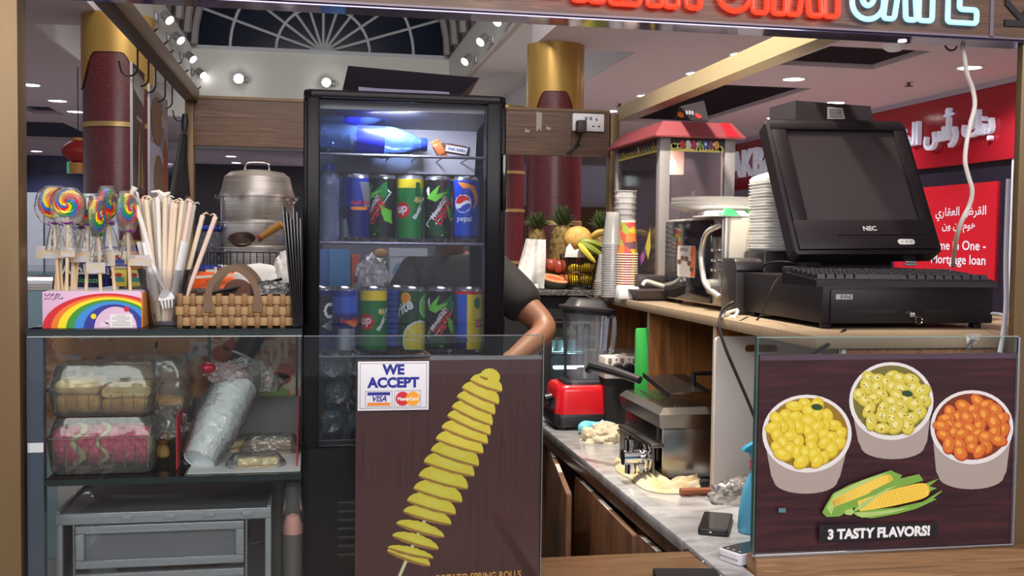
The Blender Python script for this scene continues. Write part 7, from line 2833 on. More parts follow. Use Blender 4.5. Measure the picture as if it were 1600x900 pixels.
# white box and black trays
t = thing('napkin_box', (P(984, 465, 3.62).x, 3.62, z0_), 'small white plastic box in front of the printed paper cup stack', 'box')
q = MB(mat('milky_plastic', S(232, 232, 236), 0.4))
xa, xb = P(967, 460, 3.6).x, P(1001, 460, 3.6).x
q.prism([(0, 0), (xb - xa, 0), (xb - xa - 0.004, 0.045), (0.006, 0.047)], 0.06, FRONT(xa, 3.66, z0_), 0.006)
q.build('box_body', t)
t = thing('waffle_tray', (P(1018, 468, 3.55).x, 3.58, z0_), 'black tray with a pale handle lying across it beside the microwave', 'tray')
xa, xb = P(990, 460, 3.55).x, P(1046, 460, 3.55).x
q = MB(mat('tray_dark', S(64, 58, 58), 0.4))
q.loft([[V((xa + 0.015, 3.53, z0_)), V((xb + 0.02, 3.53, z0_)), V((xb + 0.02, 3.75, z0_)), V((xa + 0.015, 3.75, z0_))], [V((xa, 3.515, z0_ + 0.035)), V((xb + 0.03, 3.515, z0_ + 0.035)), V((xb + 0.03, 3.77, z0_ + 0.035)), V((xa, 3.77, z0_ + 0.035))]])
q.box((xa - 0.006, 3.508, z0_ + 0.033), (xb + 0.034, 3.776, z0_ + 0.038), 0.001)
q.build('tray_body', t)
q = MB(mat('tray_back_box', S(60, 54, 56), 0.35))
q.box((xa + 0.045, 3.64, z0_ + 0.038), (xb + 0.03, 3.76, z0_ + 0.085), 0.004)
q.build('lid_box', t)
q = MB(mat('handle_silver', S(206, 200, 190), 0.28, 0.5))
q.tube(smooth_path([P(1004, 446, 3.54), P(1010, 440, 3.54), P(1025, 444, 3.53), P(1043, 449, 3.52)], 4), 0.0085, 8)
q.build('handle', t)
# ================================================================ ON THE MARBLE WORKTOP
mz = MZ + 0.0006
# blender
bx, by = 0.995, 3.83
t = thing('blender', (bx, by, MZ), 'red and black blender with a tall clear jar on the marble worktop', 'blender')
bred = mat('blender_red', S(196, 22, 34), 0.28, coat=0.3)
wb, db = 0.115, 0.115
q = MB(blackp)
q.loft([[V((bx + x_ * k_, by + y_ * k_, mz + z_)) for x_, y_ in rrect(0.225, 0.21, 0.03, 4)] for k_, z_ in ((0.9, 0.008), (0.98, 0.012), (1.0, 0.05), (0.97, 0.058))])
for sx_ in (-0.08, 0.08):
 for sy_ in (-0.08, 0.08):
  q.cyl((bx + sx_, by + sy_, mz), (bx + sx_, by + sy_, mz + 0.01), 0.015, n=10)
q.build('base', t)
q = MB(bred)
q.loft([[V((bx + x_ * k_, by + y_ * k2, mz + z_)) for x_, y_ in rrect(0.22, 0.205, 0.035, 5)] for k_, k2, z_ in ((0.985, 0.985, 0.058), (0.985, 0.98, 0.075), (0.93, 0.93, 0.14), (0.90, 0.90, 0.155), (0.84, 0.84, 0.162))])
q.build('motor_housing', t)
q = MB(mat('blender_panel', S(40, 36, 42), 0.35))
q.loft([[V((bx - 0.112 + dx, by + dy, mz + dz)) for dx, dy, dz in ((0.002, -0.075, 0.07), (0.002, 0.07, 0.07), (0.025, 0.065, 0.15), (0.025, -0.07, 0.15))], [V((bx - 0.118 + dx, by + dy, mz + dz)) for dx, dy, dz in ((0.002, -0.07, 0.075), (0.002, 0.065, 0.075), (0.022, 0.06, 0.145), (0.022, -0.065, 0.145))]])
q.cyl((bx - 0.108, by - 0.03, mz + 0.115), (bx - 0.13, by - 0.03, mz + 0.11), 0.014, n=14)
q.build('control_panel', t)
q = MB(mat('blender_collar', S(44, 40, 46), 0.3))
q.loft([[V((bx + 0.003 + x_ * k_, by + y_ * k_, mz + z_)) for x_, y_ in rrect(0.15, 0.15, 0.03, 4)] for k_, z_ in ((1.0, 0.162), (0.98, 0.172), (0.9, 0.178))])
q.build('collar', t)
jar = clear('jar_plastic', (0.84, 0.86, 0.90), haze=0.22, hcol=S(176, 180, 192), ior=1.5, rough=0.07)
q = MB(jar)
jr = [(0.062, 0.178), (0.064, 0.215), (0.062, 0.225), (0.066, 0.30), (0.072, 0.425)]
q.loft([[V((bx + 0.006 + (k_ - 0.06) * 0.3 + x_ * k_ / 0.06, by + y_ * k_ / 0.06, mz + z_)) for x_, y_ in rrect(0.118, 0.118, 0.028, 4)] for k_, z_ in jr], (True, False))
for sx_ in (-0.05, -0.015, 0.03):
 q.tube([(bx + sx_, by - 0.061, mz + 0.235), (bx + sx_ * 1.15, by - 0.070, mz + 0.38), (bx + sx_ * 1.15 + 0.008, by - 0.0712, mz + 0.392), (bx + sx_ * 1.15 + 0.02, by - 0.071, mz + 0.385), (bx + sx_ + 0.016, by - 0.062, mz + 0.235)], 0.0024, 6)
q.tube(smooth_path([(bx + 0.07, by - 0.04, mz + 0.415), (bx + 0.086, by - 0.06, mz + 0.40), (bx + 0.082, by - 0.06, mz + 0.30), (bx + 0.066, by - 0.04, mz + 0.25)], 5), 0.009, 8)
q.build('jar', t)
q = MB(mat('jar_blade', S(110, 112, 120), 0.3, 0.7))
q.cyl((bx + 0.006, by, mz + 0.18), (bx + 0.006, by, mz + 0.215), 0.035, 0.025, n=18)
q.build('blade_hub', t)
q = MB(mat('lid_rubber', S(40, 38, 42), 0.45))
lm = T(bx + 0.008, by, mz + 0.42, ry=5)
q.loft([[lm @ V((x_ * k_, y_ * k_, z_)) for x_, y_ in rrect(0.152, 0.152, 0.03, 4)] for k_, z_ in ((0.93, 0.0), (0.95, 0.012), (1.07, 0.014), (1.09, 0.024), (0.86, 0.028), (0.70, 0.052), (0.62, 0.056))])
q.tube([lm @ V((0.04, 0.03, 0.05)), lm @ V((0.0, 0.035, 0.066)), lm @ V((-0.06, 0.03, 0.062))], 0.005, 6)
q.build('lid', t)

t.scale = (1.16, 1.1, 1.0)

# stainless fryer with basket, lid and tap
fX, fY = 0.99, 2.87
t = thing('deep_fryer', (fX + 0.2, 3.05, MZ), 'stainless steel deep fryer with a basket handle and chrome drain tap', 'fryer')
zt_ = P(1030, 648, fY).z
q = MB(steel)
q.box((fX, fY + 0.02, mz + 0.006), (fX + 0.36, 3.24, zt_ - 0.04), 0.004)
q.build('body', t)
q = MB(steel)
q.loft([[V((fX - 0.012, fY, zt_ - 0.04)), V((fX + 0.37, fY, zt_ - 0.04)), V((fX + 0.37, 3.255, zt_ - 0.04)), V((fX - 0.012, 3.255, zt_ - 0.04))], [V((fX - 0.02, fY - 0.008, zt_)), V((fX + 0.38, fY - 0.008, zt_)), V((fX + 0.38, 3.26, zt_)), V((fX - 0.02, 3.26, zt_))],
  [V((fX + 0.0, fY + 0.012, zt_ + 0.018)), V((fX + 0.37, fY + 0.012, zt_ + 0.018)), V((fX + 0.37, 3.25, zt_ + 0.018)), V((fX + 0.0, 3.25, zt_ + 0.018))]])
q.build('tank_rim', t)
q = MB(mat('side_steel', S(84, 80, 80), 0.35, 0.9))
q.box((fX - 0.006, fY + 0.05, mz + 0.05), (fX, 3.235, zt_ - 0.045), 0.002)
q.build('side_panel', t)
q = MB(steel_dull)
q.box((fX - 0.035, fY + 0.0, mz + 0.002), (fX - 0.027, 3.20, mz + 0.105), 0.002)
q.box((fX - 0.04, fY - 0.002, mz + 0.10), (fX - 0.0, 3.20, mz + 0.112), 0.002)
q.build('foot_plate', t)
q = MB(steel)
lz_ = P(1046, 612, fY + 0.05).z
lid = [P(1046, 614, fY + 0.03), P(1110, 611, fY + 0.03), V((0, 0, 0)), P(1005, 587, fY + 0.30)]
lid[2] = lid[3] + (lid[1] - lid[0]) * 1.1
th = V((0, 0, -0.006))
q.loft([[p_ + th for p_ in lid], lid])
q.m(blackm)
q.loft([[lid[0] + V((-0.002, 0, -0.016)), lid[0] + V((-0.002, 0, 0.002)), lid[3] + V((-0.002, 0, 0.010)), lid[3] + V((-0.002, 0, -0.004))], [lid[0] + V((0.001, 0, -0.016)), lid[0] + V((0.001, 0, 0.002)), lid[3] + V((0.001, 0, 0.010)), lid[3] + V((0.001, 0, -0.004))]])
ld = q.build('lid', t)
q = MB(blackp)
hc = P(1083, 596, fY + 0.13)
q.cyl(hc + V((0, 0, -0.02)), hc + V((0, 0, 0.026)), 0.008, n=12)
q.cyl(hc + V((0.0, 0.0, 0.024)), hc + V((0.075, 0.0, 0.024)), 0.006, n=10)
q.build('lid_handle', ld)
q = MB(mat('basket_handle', S(46, 44, 46), 0.4))
h0, h1 = P(1000, 594, 3.02), P(925, 571, 3.18)
q.tube([h0, h0.lerp(h1, 0.5) + V((0, 0, 0.003)), h1, P(919, 579, 3.2)], [0.012, 0.014, 0.016, 0.012], 10)
q.build('basket_handle', t)
q = MB(chrome)
for k in range(8):
 x_ = fX + 0.03 + 0.014 * k
 q.tube([(x_, fY + 0.04, zt_ + 0.02), (x_, 3.2, zt_ + 0.022)], 0.0016, 5)
q.build('basket_wire', t)
ty, tz_ = fY + 0.02, P(1000, 716, fY).z
tx1, tx0 = fX - 0.035, P(974, 716, fY).x
q = MB(chrome)
q.cyl((fX - 0.027, ty, tz_), (tx0 + 0.05, ty, tz_), 0.017, n=18)
q.cyl((tx0 + 0.004, ty, tz_), (tx0 + 0.055, ty, tz_), 0.023, n=18)
for x_ in (P(1006, 716, fY).x, P(1013, 716, fY).x):
 q.cyl((x_ - 0.003, ty, tz_), (x_ + 0.003, ty, tz_), 0.042, n=28)
q.cyl((tx0 + 0.028, ty, tz_), (tx0 + 0.028, ty, tz_ - 0.046), 0.0165, n=16)
q.cyl((tx0 + 0.024, ty, tz_ + 0.015), (tx0 + 0.024, ty, tz_ + 0.052), 0.0165, n=16)
q.cyl((tx0 + 0.024, ty, tz_ + 0.052), (tx0 + 0.024, ty, tz_ + 0.062), 0.007, n=10)
q.build('drain_tap', t)

# hot plate control panel at the back of the shelf niche
t = thing('hot_plate', (P(968, 590, 3.7).x + 0.15, 3.75, MZ), 'white hot plate with two black dials behind the blender jar', 'hot plate')
yh = 3.68
xa, xb = P(945, 570, yh).x, P(1005, 570, yh).x + 0.12
za_, zb_ = P(960, 592, yh).z, P(960, 558, yh).z
q = MB(mat('hob_white', S(206, 198, 192), 0.4))
q.box((xa, yh, za_), (xb, yh + 0.3, zb_), 0.004)
q.m(blackm)
q.box((xa + 0.01, yh + 0.01, mz), (xb, yh + 0.29, za_))
q.build('casing', t)
for px in (965, 983):
 q = MB(blackp)
 c_ = P(px, 576, yh)
 q.cyl((c_.x, yh, c_.z), (c_.x, yh - 0.022, c_.z), 0.0215, 0.018, n=24)
 q.cbox((c_.x, yh - 0.026, c_.z), (0.006, 0.012, 0.036), 0.002)
 q.build('dial', t)
q = MB(greyp)
for px in (953, 972, 991):
 c_ = P(px, 563, yh)
 q.cbox((c_.x, yh - 0.002, c_.z), (0.012, 0.004, 0.016), 0.001)
q.m(mat('red_pilot', S(150, 40, 40), 0.4))
for px in (963, 983):
 c_ = P(px, 561, yh)
 q.cbox((c_.x, yh - 0.001, c_.z), (0.006, 0.003, 0.004), 0.0008)
q.build('switch', t)

# cutting boards
q = MB(mat('green_board', S(52, 168, 70), 0.5))
xa, xb = P(992, 550, 3.385).x, P(1010, 550, 3.385).x
q.prism([(0.003, 0), (0.05, 0), (0.05, P(1000, 514, 3.37).z - mz), (0.012, P(1000, 514, 3.37).z - mz), (0.006, P(1000, 514, 3.37).z - mz - 0.006)], 0.012, FRONT(xa, 3.398, mz) @ Matrix.Rotation(math.radians(-1.5), 4, 'X'), 0.003)
tag(q.build('cutting_board'), 'narrow green plastic cutting board standing against the lit wooden divider', 'cutting board')
wb_ = mat('white_board', S(226, 220, 214), 0.45)
xa = P(1117, 700, 2.74).x
zt_ = P(1130, 526, 2.74).z
q = MB(wb_)
hB_ = zt_ - mz
out = rrect(0.36, hB_, 0.014, 4, 0.18, hB_ / 2)
slot = rrect(0.10, 0.020, 0.0098, 4, 0.135, hB_ - 0.034)
bmv = q.bm
Mb = FRONT(xa, 2.757, mz) @ Matrix.Rotation(math.radians(-0.6), 4, 'X')
vo = [[q.v((x_, y_, z_), Mb) for x_, y_ in out] for z_ in (0, 0.014)]
vi = [[q.v((x_, y_, z_), Mb) for x_, y_ in slot] for z_ in (0, 0.014)]
for L0 in (0, 1):
 ed = []
 for ring_ in (vo[L0], vi[L0]):
  for i in range(len(ring_)):
   try:
    ed.append(bmv.edges.new((ring_[i], ring_[(i + 1) % len(ring_)])))
   except ValueError:
    pass
 r_ = bmesh.ops.triangle_fill(bmv, use_beauty=True, use_dissolve=False, edges=ed)
for ring_ in (vo, vi):
 n_ = len(ring_[0])
 for i in range(n_):
  q.f([ring_[0][i], ring_[0][(i + 1) % n_], ring_[1][(i + 1) % n_], ring_[1][i]])
tag(q.build('cutting_board'), 'large white plastic cutting board with a grip slot leaning on the shelf divider', 'cutting board')

# cloths, glove, knife, bag, phones, spray bottle
clothm = mat('cream_cloth', S(196, 182, 156), 0.9, var=0.1, scale=30)
clothy = ramp_mat('stained_cloth', [(0.3, S(190, 168, 110)), (0.5, S(206, 196, 168)), (0.75, S(196, 168, 92))], 'noise', 9, rough=0.9)
q = MB(clothm)
c_ = PZ(950, 690, mz)
crumple(q, (c_.x, c_.y + 0.02, mz), (0.085, 0.06, 0.055), 3, 0.3, 3.2, 44, 24)
tag(q.build('cloth'), 'crumpled cream cloth beside the blender on the marble worktop', 'cloth')
q = MB(mat('blue_glove', S(110, 196, 214), 0.5))
pts = [PZ(912, 678, mz), PZ(922, 676, mz), PZ(938, 677, mz), PZ(952, 676, mz)]
for p_ in pts:
 p_.z = mz + 0.022
q.tube(smooth_path(pts, 4), [0.021, 0.024, 0.024, 0.022, 0.020, 0.019, 0.018, 0.019, 0.021, 0.022, 0.022, 0.021, 0.018][:13], 14)
q.ell(pts[0], 0.022, n=14)
q.ell(pts[-1], 0.018, n=14)
tag(q.build('blue_cloth'), 'light blue rolled cloth in front of the blender', 'cloth')

def drape(name, pix, w_, mm, label, seed, hgt=0.02):
 pts_ = smooth_path([PZ(px, py, mz) for px, py in pix], 8)
 n_ = len(pts_)
 q_ = MB(mm)
 rings = []
 for i, p_ in enumerate(pts_):
  d_ = (pts_[min(i + 1, n_ - 1)] - pts_[max(i - 1, 0)]).normalized()
  s_ = V((-d_.y, d_.x, 0))
  f_ = i / (n_ - 1)
  ww = w_ * (0.25 + 0.75 * math.sin(PI * min(1, f_ * 0.9 + 0.12)) ** 0.7) * (1 + 0.2 * noise.noise(V((f_ * 5, seed, 0))))
  ring = []
  m_ = 18
  for j in range(m_ + 1):
   u = j / m_ * 2 - 1
   fold = noise.noise(V((u * 3.2, f_ * 4, seed))) * 0.6 + 0.5 * abs(noise.noise(V((u * 6, f_ * 3, seed + 4))))
   z_ = mz + 0.002 + max(0, hgt * (1 - u * u) * (0.55 + fold))
   ring.append(p_ + s_ * (u * ww) + V((0, 0, z_ - p_.z)))
  ring += [V((r2.x, r2.y, mz)) for r2 in (ring[-1], ring[0])]
  rings.append(ring)
 q_.loft(rings)
 return tag(q_.build(name), label, 'cloth')

drape('cloth', [(975, 722), (990, 738), (1012, 748), (1036, 765), (1062, 766), (1090, 758)], 0.052, clothy, 'long yellow-stained cloth twisted along the marble under the drain tap', 8, 0.034)
q = MB(mat('knife_wood', S(132, 74, 44), 0.5, var=0.2, scale=20, stretch=(1, 1, 6)))
a_, b2 = PZ(1063, 775, mz), PZ(1114, 773, mz)
t = thing('kitchen_knife', (a_ + b2) / 2, 'kitchen knife with a brown wooden handle on the marble worktop', 'knife')
up_ = V((0, 0, 0.011))
q.tube([a_ + up_, a_.lerp(b2, 0.3) + up_, a_.lerp(b2, 0.7) + up_, b2 + up_], [0.0105, 0.0115, 0.0095, 0.0105], 10)
q.build('handle', t)
q = MB(steel_dull)
d_ = (b2 - a_).normalized()
q.loft([[b2 + up_ + V((0, 0.002, -0.009)), b2 + up_ + V((0, 0.002, 0.009)), b2 + up_ + V((0, -0.002, 0.0))], [b2 + up_ + d_ * 0.16 + V((0, 0.001, -0.009)), b2 + up_ + d_ * 0.16 + V((0, 0.001, -0.006)), b2 + up_ + d_ * 0.16 + V((0, -0.001, -0.008))]])
q.build('blade', t)
q = MB(blackm)
c_ = PZ(1100, 764, mz)
q.prism([(0, 0), (0.04, 0), (0.04, 0.018), (0.018, 0.018)], 0.03, FRONT(c_.x - 0.015, c_.y + 0.05, mz), 0.001)
tag(q.build('black_wedge'), 'small black wedge beside the wooden knife handle', 'wedge')
q = MB(clear('bag_plastic', (0.95, 0.94, 0.93), haze=0.22, hcol=S(240, 236, 232), ior=1.45, rough=0.12, bump=0.9, bscale=40, gain=1.5))
c_ = PZ(1158, 782, mz)
crumple(q, (c_.x, c_.y, mz), (0.085, 0.055, 0.055), 23, 0.32, 3.0, 44, 24)
tag(q.build('plastic_bag'), 'crumpled clear plastic bag on the marble by the white cutting board', 'bag')

def slab_device(name, quad_px, th_, mat_body, label, cat, rad=0.008, scr=0.9):
 p_ = [PZ(px, py, mz + th_) for px, py in quad_px]
 o_ = p_[0]
 ux_ = (p_[1] - p_[0])
 w_ = ux_.length
 ux_.normalize()
 v2 = p_[3] - p_[0]
 uy_ = (v2 - ux_ * v2.dot(ux_))
 h_ = uy_.length
 uy_.normalize()
 M = Matrix(((ux_.x, uy_.x, 0, o_.x), (ux_.y, uy_.y, 0, o_.y), (0, 0, 1, mz), (0, 0, 0, 1)))
 t_ = thing(name, V(((p_[0] + p_[2]) / 2).to_tuple()[:2] + (mz,)), label, cat)
 q_ = MB(mat_body)
 q_.prism(rrect(w_, h_, rad, 4, w_ / 2, h_ / 2), th_, M, min(0.003, th_ * 0.25))
 q_.build('case', t_)
 return t_, M, w_, h_

scrm = mat('phone_glass', S(52, 50, 50), 0.08, spec=0.7)
t, M, w_, h_ = slab_device('phone', [(1090, 826), (1138, 830), (1152, 804), (1106, 799)], 0.014, blackp, 'black phone lying on the marble worktop', 'phone')
q = MB(scrm)
q.prism(rrect(w_ * 0.9, h_ * 0.92, 0.005, 3, w_ / 2, h_ / 2), 0.0006, M @ T(0, 0, 0.014))
q.build('screen', t)
q = MB(chrome)
q.cbox((w_ * 0.42, -0.0004, 0.008), (0.005, 0.001, 0.003), 0, M)
q.build('port', t)
t, M, w_, h_ = slab_device('card_reader', [(1120, 856), (1156, 868), (1200, 848), (1176, 828)], 0.024, mat('reader_white', S(226, 226, 234), 0.3), 'white card payment terminal on the marble beside the corn poster', 'card terminal', 0.012)
q = MB(mat('phone_glass', S(52, 50, 50), 0.08, spec=0.7))
q.prism(rrect(w_ * 0.88, h_ * 0.9, 0.006, 3, w_ / 2, h_ / 2), 0.0008, M @ T(0, 0, 0.024))
q.build('screen', t)
q = MB(whitep)
for k in range(3):
 q.disc((w_ * (0.25 + 0.25 * k), h_ * 0.10), 0.003, 0.0022, M=M @ T(0, 0, 0.0252))
q.build('status_light', t)
q = MB(mat('reader_slot', S(150, 150, 160), 0.4))
q.box((w_ * 0.08, -0.0006, 0.010), (w_ * 0.92, 0.0006, 0.0125), 0, M)
q.build('card_slot', t)

sp = PZ(1184, 836, mz)
t = thing('spray_bottle', (sp.x, sp.y + 0.03, mz), 'light blue spray bottle with a pink collar behind the corn poster edge', 'spray bottle')
sbx, sby = sp.x + 0.006, sp.y + 0.03
sblue = mat('spray_blue', S(96, 178, 214), 0.35)
q = MB(sblue)
q.lathe([(0, 0), (0.040, 0), (0.043, 0.006), (0.041, 0.05), (0.033, 0.10), (0.021, 0.132), (0.013, 0.142), (0.013, 0.150), (0, 0.15)], T(sbx, sby, mz), 28, sy=0.75)
q.build('bottle_body', t)
q = MB(mat('spray_pink', S(214, 96, 130), 0.4))
q.lathe([(0, 0.150), (0.016, 0.150), (0.016, 0.172), (0, 0.172)], T(sbx, sby, mz), 20)
q.build('collar', t)
q = MB(mat('spray_teal', S(60, 164, 200), 0.4))
q.prism([(-0.012, 0), (0.014, 0), (0.03, 0.03), (0.03, 0.045), (-0.005, 0.047), (-0.03, 0.034), (-0.038, 0.024), (-0.03, 0.020), (-0.014, 0.022)], 0.02, FRONT(sbx, sby + 0.01, mz + 0.172), 0.003)
q.build('trigger_head', t)

# black card pouch on the flap at the bottom edge
zf = MZ - 0.0015
a_, b2 = PZ(1006, 892, zf + 0.02), PZ(1022, 886, zf + 0.02)
q = MB(mat('grained_black', S(30, 27, 30), 0.55, bump=0.5, scale=300))
a_ = PZ(1022, 887, zf + 0.02)
q.prism(rrect(0.13, 0.085, 0.006, 3, 0.065, -0.0425), 0.020, T(a_.x - 0.004, a_.y, zf, rz=-9), 0.003)
tag(q.build('card_pouch'), 'black grained pouch lying on the light walnut flap at the bottom edge', 'pouch')

# ================================================================ CABLES
blk = mat('cable_black', S(24, 22, 26), 0.45)
whc = mat('cable_white', S(222, 216, 208), 0.4)

def cable(name, pix, r_, m_, label, n=6):
 q_ = MB(m_)
 q_.tube(smooth_path([P(*a) for a in pix], n), r_, 8)
 return tag(q_.build(name), label, 'cable')

cable('power_cable', [(1146, 472, 2.82), (1134, 480, 2.80), (1126, 492, 2.70), (1124, 512, 2.66), (1134, 545, 2.64), (1152, 588, 2.62), (1168, 625, 2.6), (1180, 655, 2.58)], 0.0042, blk, 'thick black cable hanging from the shelf across the white cutting board')
cable('loose_cable', [(1152, 484, 2.80), (1136, 489, 2.78), (1129, 495, 2.76), (1136, 498, 2.75), (1150, 492, 2.74), (1153, 486, 2.74), (1146, 500, 2.72), (1141, 508, 2.7)], 0.0045, whc, 'white cable loop beside the cash drawer on the shelf edge')
cable('thin_cable', [(1144, 498, 2.70), (1140, 506, 2.68), (1143, 511, 2.66), (1152, 503, 2.62), (1168, 495, 2.62)], 0.0025, blk, 'thin black cable curling under the cash drawer corner')
cable('keyboard_cable', [(1232, 424, 2.46), (1218, 432, 2.44), (1206, 450, 2.56), (1196, 478, 2.6), (1186, 496, 2.62), (1182, 500, 2.62)], 0.0026, blk, 'black keyboard cable hanging down the side of the cash drawer')
cable('printer_cable', [(1192, 418, 2.78), (1200, 411, 2.72), (1225, 409, 2.64), (1252, 413, 2.6)], 0.003, blk, 'black cable arching from the black box to the keyboard')
cable('screen_cable', [(1320, 516, 2.30), (1300, 534, 2.18), (1270, 552, 2.12), (1250, 562, 2.11)], 0.0045, blk, 'pair of dark cables running down behind the corn poster glass')
cable('hanging_cable', [(1503, 66, 2.12), (1507, 90, 2.12), (1511, 115, 2.13), (1520, 140, 2.14), (1523, 165, 2.14), (1516, 195, 2.14), (1510, 225, 2.14), (1508, 252, 2.14), (1513, 275, 2.14), (1519, 297, 2.14), (1515, 320, 2.15), (1503, 345, 2.16), (1495, 370, 2.2), (1491, 395, 2.3), (1489, 416, 2.40)], 0.0050, whc, 'white cable hanging from the signboard across the bank fascia')
cable('post_cable', [(1576, 280, 2.22), (1572, 400, 2.2), (1572, 480, 2.18), (1566, 530, 2.16), (1562, 553, 2.13)], 0.0058, mat('cable_lilac', S(214, 214, 228), 0.4), 'white cable running down beside the right bronze post')
cable('branch_cable', [(1571, 494, 2.18), (1562, 491, 2.2), (1550, 490, 2.33)], 0.004, mat('cable_lilac', S(214, 214, 228), 0.4), 'short white cable branching to the cash drawer side')

# ================================================================ SOCKET ON THE BACK BOARD
t = thing('wall_socket', P(917, 192, 4.68), 'white double socket with a charger on the walnut back board', 'socket')
xa, xb = P(893, 192, 4.68).x, P(942, 192, 4.68).x
za_, zb_ = P(917, 206, 4.68).z, P(917, 178.5, 4.68).z
q = MB(whitep)
q.box((xa, 4.655, za_), (xb, 4.679, zb_), 0.004)
q.build('plate', t)
c_ = P(932, 192, 4.655)
for dx_, dz_, sz_ in ((0, 0.014, (0.006, 0.002, 0.012)), (-0.015, -0.016, (0.01, 0.002, 0.006)), (0.012, -0.016, (0.01, 0.002, 0.006))):
 q = MB(blackm)
 q.cbox(c_ + V((dx_, 0, dz_)), sz_)
 q.build('pin_hole', t)
for px in (916, 923):
 q = MB(greyp)
 q.cbox(P(px, 185, 4.654), (0.012, 0.004, 0.014), 0.001)
 q.build('switch', t)
t = thing('charger_plug', P(907, 197, 4.63), 'dark charger plugged into the left outlet of the white socket', 'charger')
q = MB(mat('charger_dark', S(64, 52, 54), 0.5))
c_ = P(908, 198, 4.63)
q.cbox(c_, (0.042, 0.05, 0.056), 0.006)
q.build('plug_body', t)
q = MB(blk)
q.tube(smooth_path([c_ + V((0, 0, -0.028)), P(906, 213, 4.64), P(904, 222, 4.65), P(897, 230, 4.66), P(888, 238, 4.665), P(889, 240, 4.665), P(898, 232, 4.66), P(906, 226, 4.66)], 5), 0.005, 8)
q.build('cord', t)
for k, (px, py, lb) in enumerate(((842, 190, 'strip of clear tape at the top of the walnut back board'), (824, 204, 'torn white tape scrap on the left of the back board'), (857, 200, 'torn white tape scrap near the middle of the back board'))):
 q = MB(mat('tape_white', S(160, 150, 142), 0.4))
 c_ = P(px, py, 4.677)
 if k == 0:
  q.prism([(-0.012, -0.04), (-0.006, -0.045), (0.0, -0.03), (0.012, -0.045), (0.014, 0.04), (-0.012, 0.045)], 0.0006, FRONT(c_))
 else:
  q.prism([(-0.012, -0.006), (0.008, -0.01), (0.012, 0.004), (0.0, 0.002), (-0.008, 0.012)], 0.0008, FRONT(c_))
 tag(q.build('tape_scrap'), lb, 'tape')

# ================================================================ HOOKS AND BANNERS ON THE LEFT BEAM
hookm = mat('hook_steel', S(78, 74, 76), 0.3, 0.8)
xbm = P(293, 165, 4.7).x + 0.02
zbm = E + 0.575
for k, (px, lb) in enumerate(((215, 'nearest'), (232, 'second'), (243, 'third'), (258, 'fourth'), (269, 'fifth'), (291, 'farthest'))):
 xo = xbm - 0.03
 Yk = PX(px, 60, xo).y
 q = MB(hookm)
 r_ = 0.026
 pts = [V((xbm + 0.03, Yk, zbm + 0.075)), V((xbm + 0.022, Yk, zbm + 0.067)), V((xbm, Yk, zbm + 0.064)), V((xo, Yk, zbm + 0.062)), V((xo, Yk, zbm))]
 pts += [V((xo - r_ + r_ * math.cos(-a_), Yk, zbm - 0.05 + r_ * math.sin(-a_))) for a_ in [PI * j / 10 for j in range(11)]]
 pts += [V((xo - 2 * r_ - 0.004, Yk, zbm - 0.03))]
 q.tube(pts, 0.0032, 6)
 tag(q.build('hook'), lb + ' steel S-hook hanging on the left bronze beam', 'hook', 'steel hooks on the left beam')

